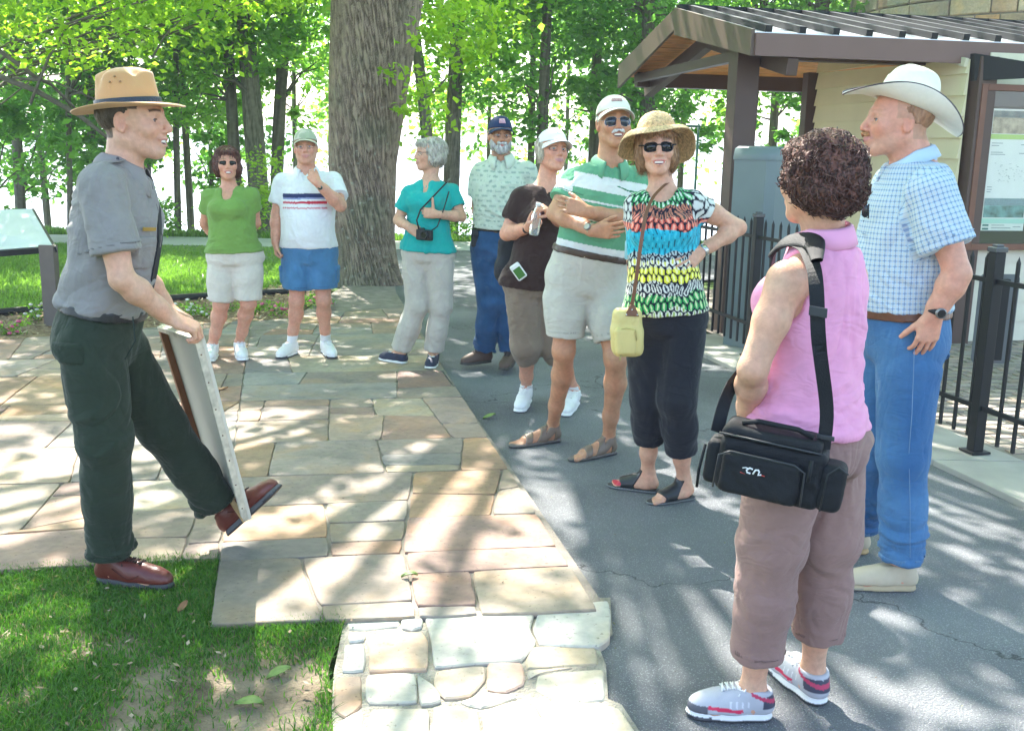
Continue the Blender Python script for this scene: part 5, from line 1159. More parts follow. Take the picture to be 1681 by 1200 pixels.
    def collar(s, col, m=None, h=.036, w2=.030, gap=.35, point=.035, r=None, name='collar', tilt=.0):
        r = (r or s.neck_r)+.010; ax = nrm(s.head.w((0, -.03, -.05))-s.N); ax = nrm(ax+s.up*.6); ph = np.linspace(gap, 2*math.pi-gap, 44); rows = []
        sd = nrm(np.cross(s.fr, ax)); fr = np.cross(ax, sd); c0 = s.N-s.up*.012
        for z, dr, pt in ((-.022, .008, 0), (.008, .004, 0), (h*.75, -.001, 0), (h, .003, 0), (h*.85, .010, 0), (.012, w2*.75, .3), (-.012, w2, 1.)):
            row = []
            for p in ph:
                fr_ = max(0, math.cos(p)); ex = pt*point*max(0, math.cos(p)-.2)**1.2/.6
                row.append(c0+ax*(z-.018*fr_-ex*.9+.012*(1-fr_))+(fr*math.cos(p)*1.08+sd*math.sin(p))*(r+dr+.006*fr_+ex*.35))
            rows.append(row)
        A = np.array(rows); return MB().grid(A).build(name, mat('collar_'+name+str(col), col, .85, var=.05, sheen=.1) if m is None else m, s.root, smooth=True, solid=.003)
def folds(amp, freq, aniso=(1, 1, 1), seed=0, ridge=.5):
    a = np.array(aniso)
    def fn(v):
        q = v*freq*a; w2 = fbm(v*4, 1, seed+9)[:, None]; n1 = fbm(q+1.5*w2, 3, seed); r = np.abs(n1)**.8*1.9-.55; n2 = noise(q*2.6+w2*3, seed+17); r2 = np.abs(n2)*2.2-.6
        return np.maximum(amp*1.5*(ridge*r+(1-ridge)*n1+.22*r2), -amp*.55)+amp*.15
    return fn
# ---- shoes: own little grids
def shoe(p, k, kind, L=None, cols=None, u=None, parts=True):
    h, t = p.heel[k], p.toe[k]; d = nrm(t-h); LL = np.linalg.norm(t-h); u = V(0, 0, 1) if u is None else u; sd = np.cross(d, u)
    g = Grid(np.minimum(h, t)-V(.09, .09, .03)-np.abs(u-V(0, 0, 1))*.1, np.maximum(h, t)+V(.09, .09, .20), .0045 if not FAST else .007, .0045); F = Fd(g); M = np.stack([d, sd, u], 1)
    q = lambda a, b, c: h+d*LL*a+sd*b+u*c; inn = 1 if k == 'L' else -1
    cols = cols or {}
    base, sole = cols.get('base', (.7, .7, .7)), cols.get('sole', (.6, .6, .6))
    if kind in ('sneaker', 'boot', 'canvas', 'lace'):
        sh_ = {'sneaker': .032, 'boot': .030, 'canvas': .022, 'lace': .033}[kind]
        F.cone(q(.14, 0, sh_+.022), q(.16, 0, sh_+.045), .036, .033, .02); F.cone(q(.13, 0, sh_+.01), q(.50, 0, sh_+.008), .037, .041, .02); F.cone(q(.5, 0, sh_+.008), q(.78, inn*.004, sh_+.004), .043, .040, .02, 1)
        F.cone(q(.74, inn*.004, sh_+.004), q(.885, inn*.003, sh_+.001), .041, .034, .02); F.cone(q(.22, 0, sh_+.055), q(.62, 0, sh_+.028), .036, .028, .03)
        if kind in ('boot',): F.cone(q(.17, 0, sh_+.03), q(.18, 0, sh_+.085), .044, .046, .02)
        F.cone(q(.20, 0, sh_+.04), q(.2, 0, sh_+.07), .038, .040, .02)
        X, Y, Z = g.pts((slice(None),)*3); z = (X-h[0])*u[0]+(Y-h[1])*u[1]+(Z-h[2])*u[2]
        top = .072+sh_*.6 if kind != 'boot' else .105; top = .066 if kind == 'canvas' else top
        x = (X-h[0])*d[0]+(Y-h[1])*d[1]+(Z-h[2])*d[2]
        F.v = np.maximum(F.v, z-top-.012*np.sin(np.clip(x/LL, 0, .4)*6)); F.cone(q(.21, 0, .06), q(.205, 0, .20), .032, .037, .003, -1)
        F.v = np.maximum(F.v, sh_*.75-z)
        S = F.copy(); S.v = F.v-.004; S2 = Fd(g)
        S2.cone(q(.15, 0, .0), q(.55, 0, 0), .041, .044, .01, 1); S2.cone(q(.5, inn*.003, 0), q(.84, inn*.005, .0), .047, .042, .01); S2.cone(q(.84, inn*.003, 0), q(.90, inn*.003, 0), .042, .037, .01)
        lift = .010*np.clip((x/LL-.75)/.25, 0, 1)**2+.0
        S2.v = np.maximum(np.maximum(S2.v, z-sh_-lift-.004*(kind == 'sneaker')*np.clip(1-x/LL*2, 0, 1)), .0015-z+lift*.8)
        def cf(v):
            l = (v-h)@M; c = np.tile(np.array(base, float), (len(v), 1)); xx = l[:, 0]/LL; zz = l[:, 2]; yy = np.abs(l[:, 1])
            if 'accents' in cols:
                for fn, cc in cols['accents']: m_ = fn(xx, l[:, 1]*inn, zz); c[m_] = cc
            return c
        o1 = p.out(F, 'shoe', M_LEATHER if kind in ('lace',) else M_SHOE, cf, sm=1)
        def cs(v):
            l = (v-h)@M; c = np.tile(np.array(sole, float), (len(v), 1))
            if 'outsole' in cols: c[l[:, 2] < cols.get('oz', .008)+.006*((l[:, 0]/LL) > .75)] = cols['outsole']
            return c
        p.out(S2, 'sole', M_SHOE, cs, parent=o1, sm=1)
        if 'lace' in cols:
            lm = MB(); vv, _ = F.mesh(); lv = (vv-h)@M
            def top(a, y):
                m_ = (np.abs(lv[:, 0]-a*LL) < .012) & (np.abs(lv[:, 1]-y) < .007); return q(a, y, (lv[m_, 2].max() if m_.any() else .08)+.001)
            for j in range(5):
                a = .36+.062*j; lm.tube([top(a-.01, -.020), top(a, -.008), top(a+.012, .008), top(a+.02, .020)], .0030, 5); lm.tube([top(a-.01, .020), top(a, .008), top(a+.012, -.008), top(a+.02, -.020)], .0030, 5)
            t0 = top(.36, 0)
            for sg in (-1, 1): lm.tube([t0, t0+sd*sg*.016+u*.010-d*.01, t0+sd*sg*.034-u*.004+d*.005, t0+sd*sg*.020-u*.002+d*.02, t0], .0026, 5); lm.tube([t0, t0+sd*sg*.02+d*.01-u*.006, t0+sd*sg*.036+d*.022-u*.018], .0026, 5)
            lm.build('laces', mat('lace'+str(cols['lace']), cols['lace'], .8), o1, smooth=True)
        if kind == 'lace':
            vv, _ = F.mesh(); lv = (vv-h)@M; sm2 = MB()
            for sg in (-1, 1):
                pts = []
                for a_, z_ in ((.30, .075), (.36, .062), (.44, .050), (.52, .042), (.58, .046), (.64, .058)):
                    m_ = (np.abs(lv[:, 0]-a_*LL) < .010) & (np.abs(lv[:, 2]-z_) < .008) & (lv[:, 1]*sg > 0)
                    if m_.any(): pts.append(q(a_, lv[m_, 1][np.argmax(lv[m_, 1]*sg)]+sg*.0005, z_))
                if len(pts) > 2: sm2.tube(pts, .0018, 5)
            if sm2.n: sm2.build('stitching', mat('seam'+str(base), tuple(np.array(base)*.55), .8), o1, smooth=True)
        return o1
    if kind in ('sandal', 'slide'):
        S2 = Fd(g); X, Y, Z = g.pts((slice(None),)*3); z = Z-h[2]; x = (X-h[0])*d[0]+(Y-h[1])*d[1]
        S2.cone(q(.13, 0, .0), q(.5, 0, 0), .038, .040, .01); S2.cone(q(.5, 0, 0), q(.82, inn*.004, 0), .043, .044, .01); S2.cone(q(.82, inn*.004, 0), q(.93, inn*.006, 0), .040, .030, .01)
        hgt = .024 if kind == 'sandal' else .018; S2.v = np.maximum(np.maximum(S2.v, z-hgt+.004*np.clip(x/LL, 0, 1)), .0015-z)
        def cs(v): c = np.tile(np.array(sole, float), (len(v), 1)); c[(v[:, 2]-h[2]) < .012] = cols.get('outsole', sole); return c
        o1 = p.out(S2, 'sandal', M_SHOE, cs, sm=1)
        # straps: shell of the bare foot
        Ft = Fd(g); fake = type('o', (), {})(); fake.heel, fake.toe = p.heel, p.toe
        Person.foot(p, Ft, k, True); A = p.an[k]; Ft.cone(A+V(0, 0, .04), A-V(0, 0, .03), .036, .034, .02)
        bands = cols['bands']; R = None
        for (xa, za, nx, nz, hw) in bands:
            c = h+d*LL*xa+V(0, 0, za); n = nrm(d*nx+V(0, 0, 1)*nz); pl = np.abs((X-c[0])*n[0]+(Y-c[1])*n[1]+(Z-c[2])*n[2])-hw
            lim = z-.115; q2 = np.maximum(np.maximum(np.maximum(Ft.v-.0055, -(Ft.v+.006)), pl), .012-z); q2 = np.maximum(q2, lim)
            R = q2 if R is None else np.minimum(R, q2)
        Ft.v = R.astype(np.float32); p.out(Ft, 'straps', M_LEATHER, base, parent=o1, sm=1); return o1
# ---- hair
def hair(p, add, sub, col, amp=.006, freq=(60, 60, 14), name='hair', col2=None, k=.02, seed=1, curl=False, fine=None, sm=1, mt=None):
    h = p.head; R = .20; g = Grid(h.c-V(R, R, R+.03), h.c+V(R, R, R), (fine or .0045)*(1.5 if FAST else 1)); F = Fd(g)
    for c, r in add: F.ell(h.w(c), np.array(r)*h.s, h.M, k)
    for c, r in sub: F.ell(h.w(c), np.array(r)*h.s, h.M, .008, -1)
    def dsp(v):
        l = h.l(v); a = np.arctan2(l[:, 0], l[:, 1]); q = np.stack([np.cos(a)*freq[0]*.07, np.sin(a)*freq[1]*.07, l[:, 2]*freq[2]], 1)
        if curl: q = l*freq[0]
        n_ = fbm(q+fbm(l*20, 2, seed)[:, None]*.8, 3, seed+2); return amp*(1-2*np.abs(n_))
    def cf(v):
        l = h.l(v); n_ = .5+.5*np.clip(fbm(l*np.array([90, 90, 25.]), 2, seed+5), -1, 1); c2 = np.array(col2 if col2 is not None else np.array(col)*1.8)
        return np.array(col)*(1-n_[:, None])+c2*n_[:, None]
    return p.out(F, name, mt or M_HAIR, cf, disp=dsp, sm=sm)
def strands(p, o, n, L, r, col, seed=5, down=.9, lift=.003, front=None):
    me = o.data; N_ = len(me.vertices); co = np.zeros(N_*3, np.float32); me.vertices.foreach_get('co', co); no = np.zeros(N_*3, np.float32); me.vertex_normals.foreach_get('vector', no); co = co.reshape(-1, 3)+ROOTS[p.root.name]; no = no.reshape(-1, 3); g = np.random.default_rng(seed); m = MB(); U = p.head.M[:, 2]; B_ = p.head.M[:, 1]
    for i in g.choice(N_, min(n, N_), replace=False):
        b, nn = co[i], no[i]; t = -U*down+g.normal(0, .16, 3)+B_*(-.25 if down > 0 else 0); t -= nn*t.dot(nn)
        if np.linalg.norm(t) < .15: t = np.cross(nn, g.normal(0, 1, 3))
        t = nrm(t); l = L*g.uniform(.6, 1.3); s_ = np.linspace(0, l, 5); sd = np.cross(nn, t)*g.normal(0, .12); cur = 1/(.11*2)
        pts = b-nn*.002+np.outer(s_, t)-np.outer(s_**2*cur, nn)+np.outer(np.sin(s_/l*math.pi)*lift*g.uniform(.3, 1.6), nn)+np.outer(s_**2/l, sd); m.tube(pts, [r*.5, r, r, r*.8, r*.2], 3, c=np.array(col)*g.uniform(.55, 1.5), cap=False)
    return m.build('strands', M_HAIR, o, smooth=True, usecol=True)
# ---- hats (profiles around the head's own axes)
def revolve(h, fn, ns, n=72, c=(0, -.012, .0), R=None):
    A = []
    for s in np.linspace(0, 1, ns):
        row = []
        for j in range(n):
            ph = 2*math.pi*j/n; r, z = fn(s, ph); l = np.array([r[0]*math.sin(ph), r[1]*math.cos(ph), z]); row.append(l)
        A.append(row)
    A = np.array(A).reshape(-1, 3)
    if R is not None: A = A@np.asarray(R).T
    return (h.W(A+np.array(c))).reshape(ns, n, 3)
def tiltR(a):   # positive a lifts the front
    a = D2R(a); return np.array([[1, 0, 0], [0, math.cos(a), -math.sin(a)], [0, math.sin(a), math.cos(a)]])
def cap(p, col, bill=None, crown_h=.088, tilt=0, logo=None, z0=.052, camo=None, visor=False, yawo=0, size=1., colf=None):
    h = p.head; bill = bill or col; Rt = tiltR(tilt)@rotz(D2R(yawo)); c = (0, -.012, z0)
    def fn(s, ph):
        t = s*math.pi/2; fr = max(0, math.cos(ph)); r = math.sin(t)**.85; hh = crown_h*(math.cos(t))+.006*fr*math.sin(t); return (r*.0845*size, (r*.106)*size), hh-.004*s
    if visor: A = revolve(h, lambda s, ph: ((.0835+.004*(1-s), .105+.003*(1-s)), .045*(1-s)*(.55+.45*math.cos(ph))-.004), 6, 72, c, Rt)
    else: A = revolve(h, fn, 18, 72, c, Rt)
    cf = None; m = MB().grid(A, close=True); vv = np.concatenate(m.v)
    colr = colf(h.l(vv)) if colf else np.tile(col, (len(vv), 1))
    o = mesh_obj('visor' if visor else 'cap', vv, m.f, mat('cap_cloth', attr='Col', rough=.8, var=.05, vscale=20, bump=.1, bscale=400), p.root, col=colr); q = o.modifiers.new('s', 'SOLIDIFY'); q.thickness = .003
    rows = []
    for s in np.linspace(0, 1, 8):
        row = []
        for a in np.linspace(-1, 1, 25):
            ph = a*1.12; b = np.array([math.sin(ph)*.0845*size, math.cos(ph)*.106*size, 0]); ln = .078*math.cos(ph*.98)**.75*size if abs(a) < 1 else 0; row.append(b+np.array([math.sin(ph)*.012*s, ln*s, -.002-.016*s*s*1.-.016*(abs(a)**2)*s-.012*a*a]))
        rows.append(row)
    B = np.array(rows); B = (h.W(B.reshape(-1, 3)@np.asarray(Rt).T+np.array(c))).reshape(B.shape); m = MB().grid(B); m.build('bill', mat('bill_'+str(bill), bill, .75, var=.05, bump=.1, bscale=300), o, smooth=True, solid=.004)
    if not visor: MB().ball(h.w(np.array(Rt)@np.array([0, 0, crown_h])+np.array(c)), .006, 8).build('button', MATS['bill_'+str(bill)], o, smooth=True)
    if logo:
        lc, lw, lh = logo[:3]; rows = []
        for z in np.linspace(-1, 1, 5):
            t = math.radians(58)-z*lh/crown_h*.9
            rows.append([np.array([math.sin(x*lw/.085)*.0845*size*math.sin(t)**.85, math.cos(x*lw/.085)*.106*size*math.sin(t)**.85+.003, crown_h*math.cos(t)]) for x in np.linspace(-1, 1, 7)])
        B = np.array(rows); B = (h.W(B.reshape(-1, 3)@np.asarray(Rt).T+np.array(c))).reshape(B.shape); MB().grid(B).build('emblem', mat('emblem_'+str(lc), lc, .7, var=.5, vscale=180), o, smooth=True, solid=.003)
    return o
def glasses(p, lens=(.03, .02, .012), m_l=None, m_f=None, thin=.0018, off=0., z=.004, temple=True, y0=.098, name='glasses', lw=.001):
    h = p.head; fm_ = MB(); lm_ = MB(); m_l = m_l or M_LENS; m_f = m_f or M_BLKM
    for s in (-1, 1):
        n = 20; an = np.linspace(0, 2*math.pi, n, endpoint=False); pts = []
        for a in an:
            x, zz = math.cos(a), math.sin(a); sx = np.sign(x)*abs(x)**.75*lens[0]*.92; sz = np.sign(zz)*abs(zz)**.85*(lens[1] if zz > 0 else lens[1]*1.1); pts.append([s*(.0335+sx*.0+0)+sx, y0-.010*((s*.0335+sx)/.06)**2*2, z+sz-(.002 if x*s > 0 else 0)])
        pts = h.W(np.array(pts)); c = h.w((s*.0335, y0+.0015-.006, z)); lm_.add(np.concatenate([pts, c[None]]), [[i, (i+1) % n, n] for i in range(n)]); fm_.tube(np.concatenate([pts, pts[:1]]), thin, 6, cap=False)
        if temple: fm_.tube([h.w((s*.064, y0-.020, z+.006)), h.w((s*.079, .05, z+.008)), h.w((s*.083, -.002, z+.006)), h.w((s*.082, -.022, z-.010))], thin, 6)
    fm_.tube([h.w((-.012, y0, z+.006)), h.w((0, y0+.006, z+.009)), h.w((.012, y0, z+.006))], thin, 6)
    o = fm_.build(name, m_f, p.root, smooth=True); lm_.build('lenses', m_l, o, smooth=True, solid=.0015); return o
def watch(p, k, col=(.02, .02, .02), face=(.1, .12, .1), t=.93, r=.031, side=None, name='watch', w2=.011, mm=None):
    E, W2 = p.el[k], p.wr[k]; d = nrm(W2-E); c = E+(W2-E)*t; s = nrm(np.cross(d, side if side is not None else V(0, 0, 1))); u = np.cross(s, d); a = np.linspace(0, 2*math.pi, 28, endpoint=False)
    A = np.stack([c+d*x+(np.cos(a)[:, None]*s+np.sin(a)[:, None]*u)*(r*(1 if abs(x) < w2 else .96)) for x in (-w2, -w2*.6, w2*.6, w2)]); o = MB().grid(A, close=True).build(name, mm or mat('strap'+str(col), col, .5), p.root, smooth=True, solid=.003)
    if face is not None:
        n = nrm((side if side is not None else V(0, -1, .2))-d*d.dot(side if side is not None else V(0, -1, .2))); s2 = np.cross(d, n); m = MB(); a = np.linspace(0, 2*math.pi, 20, endpoint=False)
        ring = lambda rr, z: c+n*(r+z)+(np.cos(a)[:, None]*d+np.sin(a)[:, None]*s2)*rr
        m.grid(np.stack([ring(.019, -.002), ring(.019, .006), ring(.015, .008)]), close=True); m.build('watch_case', mat('case', (.25, .25, .25), .3, metal=.8), o, smooth=True); m2 = MB(); m2.add(ring(.0155, .0075), [list(range(20))]); m2.build('watch_dial', mat('dial'+str(face), face, .15), o)
    return o
GRP = 'visitors listening to the ranger'
def flat(c, k=.04, seed=0): return lambda v: np.array(c)*(1+k*fbm(v*14, 2, seed))[:, None]
def arc(p, v):      # distance round the torso from the front line, in metres
    q = v-p.H; return np.arctan2(q@p.side, q@p.fr+.02)*.15
def vneck_line(p, colr): pass
# ================================================================= man in the green striped polo
def striped_man():
    p = Person('grinning man in green and white striped polo, white cap and aviators, arms crossed', GRP, (.40, 5.42, 0), 5.42, -84, (962, 455, 0), (1001, 268, 0), (1008, 203, -.03, -84, 6, 2),
               {'R': (944, 292, .03), 'L': (1052, 290, .03)}, {'R': (911, 350, -.06), 'L': (1040, 364, -.12)}, {'R': (975, 379, -.28), 'L': (962, 347, -.26)}, {'R': (926, 575, -.02), 'L': (1011, 588, -.10)},
               {'R': (922, 723), 'L': (1012, 743)}, {'R': (836, 735), 'L': (936, 758)}, kx=1.10, ky=1.05, belly=.03, headsc=1.04, mouth='open', arm=1.08, leg=1.0, footz=-.035, hip_w=.10)
    p.body(barefoot='RL'); h = p.head; base = SK['tan']
    rr = p.wr['R']; hand(p.B, p.wr['R'], nrm(p.wr['R']-p.el['R'])*.9+V(.2, .25, .25), V(-.1, .9, .1), V(0, 0, 1), 1.0, (.5, .5, .5, .5), wr_r=.028)
    hand(p.B, p.wr['L'], V(-.9, .15, .25), V(.1, .9, -.1), V(0, 0, 1), 1.0, (.35, .35, .4, .4), wr_r=.028)
    p.out(p.B, 'body', M_SKIN, lambda v: skin_color(v, h, base, lips=(.42, .17, .15), red=.7))
    teeth(h, p.root, .020, -.0625, .004)
    H_ = p.pants(waist=.24, hem={'R': .80, 'L': .76}, rthigh=.112, rk=.10, rh=.098, ease=.022)
    kh = flat((.50, .49, .43)); o = p.out(H_, 'shorts', M_CLOTH, kh, disp=folds(.004, 9, (1, 1, .5), 3)); 
    c = p.H+p.up*p.L*.215; p.band(H_, c, p.up, .017, .010, 'belt', M_LEATHER, (.06, .035, .025), o); 
    bk = c+p.fr*.165-p.side*.0; MB().box(c+p.fr*.17+p.side*.045, p.side*.022, p.fr*.003, p.up*.018).build('belt_buckle', M_MET, o, bevel=.003)
    S = p.shirt(ease=.020, slv=.62, slr=.022, slend=.078, hem=.225, neck='collar', vdepth=.075)
    G_, W_ = np.array((.12, .34, .20)), np.array((.68, .70, .68))
    def cf(v):
        t = p.tt(v); c = np.tile(W_, (len(v), 1)); z = t
        for a, b, cc in ((.88, 1.1, G_), (.56, .755, G_), (.30, .50, G_)): m = (z > a) & (z < b); c[m] = cc
        m = (np.abs(z-.66) < .008); c[m] = W_
        for k in 'RL':
            S0 = p.sh[k]; e, d = p.slv[k]; q = (v-S0)@d; rad = np.linalg.norm((v-S0)-q[:, None]*d, axis=1); out = ((v-p.H)@p.side)*(1 if k == 'R' else -1) > .175; m = out & (rad < .105) & (q < (e-S0)@d+.02)
            Le = (e-S0)@d; u = Le-q; c[m] = W_; mm = m & (((u > -.01) & (u < .025)) | ((u > .085) & (u < .17)) | (u > .24)); c[mm] = G_
        return c*(1+.03*fbm(v*16, 2, 2))[:, None]
    p.out(S, 'polo_shirt', M_CLOTH, cf, disp=folds(.0045, 8, (1, 1, .7), 5))
    p.hemline(S, p.slv, (.09, .26, .15), None, back=.03); p.hemline(H_, p.hems, (.40, .39, .34), o, back=.03)
    p.collar((.12, .34, .20), gap=.42, point=.04, h=.032)
    cap(p, (.66, .64, .56), tilt=6, logo=((.35, .22, .22), .03, .010), z0=.046)
    aviator(p); mustache(p, (.62, .60, .57)); hair(p, [((0, -.03, .02), (.083, .083, .055))], [((0, .09, .02), (.12, .085, .12)), ((0, -.02, -.05), (.12, .12, .035))], (.42, .40, .38), amp=.002)
    for k in 'RL': shoe(p, k, 'sandal', cols=dict(base=(.17, .12, .09), sole=(.13, .11, .10), outsole=(.05, .05, .05), bands=[(.26, .075, .6, .6, .020), (.12, .045, 1, .05, .030), (.68, .035, .9, .35, .020), (.42, .065, .75, .5, .012)]))
    watch(p, 'R', (.45, .40, .28), (.5, .48, .4), .93, .032, side=V(.1, -1, .1)); return p
def aviator(p):
    glasses(p, (.031, .022, .016), mat('mirror_lens', (.018, .03, .05), .08, var=0, spec=.6), M_MET, thin=.0012, z=-.001, y0=.103, name='sunglasses')
def mustache(p, col, w2=.030, name='moustache', z=-.046, th=.008):
    h = p.head; m = MB(); g = np.random.default_rng(3)
    for i in range(90):
        x = g.uniform(-1, 1); s = np.sign(x); a = V(x*w2*.7, .112-.012*x*x+g.normal(0, .001), z+g.uniform(0, th)); b = a+V(s*.012, -.002, -.010-.004*abs(x)); m.tube([h.w(a), h.w((a+b)/2+V(0, .004, 0)), h.w(b)], [.0022, .0024, .0008], 4)
    return m.build(name, mat(name+str(col), col, .7, var=.3, vscale=90), p.root, smooth=True)
# ================================================================= woman with the straw hat
def straw_woman():
    p = Person('smiling woman in wide straw hat, patterned bright top and black cropped trousers, hand on hip', GRP, (.70, 4.73, 0), 4.73, -98, (1092, 516, 0), (1086, 308, 0), (1078, 243, -.02, -92, 2, 3),
               {'R': (1046, 332, .02), 'L': (1138, 328, -.02)}, {'R': (1042, 425, .16), 'L': (1212, 374, .06)}, {'R': (1050, 480, .20), 'L': (1150, 414, -.05)}, {'R': (1067, 655, .03), 'L': (1112, 655, -.08)},
               {'R': (1082, 809), 'L': (1138, 817)}, {'R': (1000, 797), 'L': (1066, 828)}, fem=True, kx=1.0, ky=1.05, belly=.012, headsc=1.0, mouth='smile', leg=.93, arm=1.08, footz=-.035, jaw=.92)
    p.body(barefoot='RL', bust=1.0); h = p.head; base = SK['light']
    hand(p.B, p.wr['L'], nrm(P(1112, 445, 4.73-.17)-p.wr['L']), V(-.25, .9, -.1), V(-.5, 0, .7), .93, (.12, .15, .2, .25), thumb=(.9, .0), wr_r=.023, spread=.12)
    hand(p.B, p.wr['R'], V(.1, -.2, -1), V(1, 0, 0), V(0, -1, 0), .93, (.4, .4, .4, .4), wr_r=.023)
    p.out(p.B, 'body', M_SKIN, lambda v: toenails(p, v, skin_color(v, h, base, lips=(.55, .16, .15), brow_s=.5)))
    teeth(h, p.root, .021, -.0640, .004)
    Q = p.pants(waist=.16, hem={'R': 1.52, 'L': 1.60}, rthigh=.103, rk=.082, rh=.074, ease=.016)
    p.out(Q, 'trousers', M_CLOTH, flat((.018, .02, .027)), disp=folds(.004, 7, (1, 1, .4), 8))
    S = p.shirt(ease=.016, low=.014, slv=.30, slr=.016, slend=.066, hem=.02, bust=1.0, neck='round', openr=.016)
    def cf(v):
        t = p.tt(v); u = arc(p, v); n = len(v); cell = .025; rowh = .040; K = np.array((.012, .014, .03)); wz = .45*noise(v*16, 4)+.5*np.abs(((u/.085) % 1)-.5); row = np.floor(t*p.L/rowh+wz); uu = u/cell+.5*(row % 2)+.55*noise(v*20, 1); fu = np.abs((uu % 1)-.5)*2; fv = (t*p.L/rowh+wz) % 1
        pet = fu < .82*np.sin(np.clip(fv, 0, 1)**.8*math.pi)**.55
        inner = fu < .30*np.sin(np.clip(fv, 0, 1)*math.pi)
        c = np.tile(K, (n, 1)); tw = t+.045*noise(v*11, 6)+.05*np.abs(((u/.085) % 1)-.5)
        pal = [(-1, .09, (.72, .74, .62), (.30, .42, .08)), (.09, .19, (.04, .36, .10), (.6, .7, .4)), (.19, .30, (.70, .72, .66), (.02, .03, .05)), (.30, .41, (.78, .76, .06), (.9, .88, .4)), (.41, .47, (.80, .80, .72), (.7, .7, .1)), (.47, .53, (.45, .55, .55), (.02, .03, .05)), (.53, .70, (.02, .42, .58), (.05, .55, .7)), (.70, .80, (.70, .13, .09), (.85, .4, .3)), (.80, .88, (.60, .22, .14), (.05, .05, .06)), (.88, 2, (.05, .40, .12), (.75, .78, .7))]
        for a, b, c1, c2 in pal:
            m = (tw > a) & (tw <= b); c[m & pet] = c1; c[m & pet & inner] = c2
            if a == .53: c[m & (fu < .92)] = np.array(c1); c[m & pet & inner] = c2
        out = np.abs((v-p.H)@p.side) > .135; c[out & pet & (t > .75)] = (.62, .66, .62)
        return c
    p.out(S, 'patterned_top', M_CLOTH, cf, disp=folds(.004, 10, (1, 1, .35), 12))
    # straw hat with a deep turned down brim
    def fn(s, ph):
        if s < .42:
            t = s/.42*math.pi/2; return (.088*math.sin(t)**.8, .106*math.sin(t)**.8), .098*math.cos(t)**.9
        q = (s-.42)/.58; return (.088+.085*q**.9, .106+.072*q**.9), .012*math.sin(q*3.1)-.085*q*q*(1-.80*max(0, math.cos(ph))**.7)-.014*q*math.sin(ph*2+.6)-.010*q*math.cos(ph*3)+.012*q*math.cos(ph)
    A = revolve(h, fn, 46, 110, (0, -.014, .060), tiltR(9)); n_ = noise(A*170, 3)[..., None]*.0022; nn_ = (A-h.w((0, -.01, .03))); A = A+n_*nn_/np.linalg.norm(nn_, axis=-1, keepdims=True)
    o = mesh_obj('straw_hat', A.reshape(-1, 3), MB().grid(A, close=True).f, straw_mat(), p.root); q = o.modifiers.new('s', 'SOLIDIFY'); q.thickness = .004
    glasses(p, (.031, .018, .016), thin=.0035, z=.002, y0=.103, name='sunglasses')
    hr = hair(p, [((0, -.022, .025), (.090, .105, .09)), ((-.062, -.005, -.035), (.035, .05, .07)), ((.062, -.005, -.035), (.035, .05, .07)), ((0, .055, .06), (.07, .045, .03))], [((0, .08, -.05), (.055, .085, .105)), ((0, -.02, -.16), (.12, .13, .075)), ((0, -.012, .10), (.14, .16, .035))], (.20, .10, .045), amp=.005, col2=(.38, .23, .12))
    strands(p, hr, 1800, 0.05, 0.001, (.30, .17, .08))
    m = MB()
    for s in (-1, 1): m.ball(h.w((s*.081, .0, -.045)), (.004, .004, .010), 8)
    m.build('earrings', M_MET, p.root, smooth=True)
    for k in 'RL': shoe(p, k, 'slide', cols=dict(base=(.016, .017, .02), sole=(.03, .03, .032), outsole=(.16, .17, .17), bands=[(.55, .05, .85, .45, .028), (.66, .045, .6, -.6, .020)]))
    watch(p, 'L', (.5, .5, .5), None, .93, .027, mm=M_MET, name='bracelet'); return p
def straw_mat():
    m = mat('straw', (.60, .41, .22), .75, var=.45, vscale=90, bump=.8, bscale=150); return m
def toenails(p, v, c):
    for k in 'RL':
        d = nrm(p.toe[k]-p.heel[k]); L = np.linalg.norm(p.toe[k]-p.heel[k]); x = (v-p.heel[k])@d/L; z = v[:, 2]-p.heel[k][2]; m = (x > .975) & (z > .020) & (z < .045); c[m] = (.55, .03, .06)
    return c
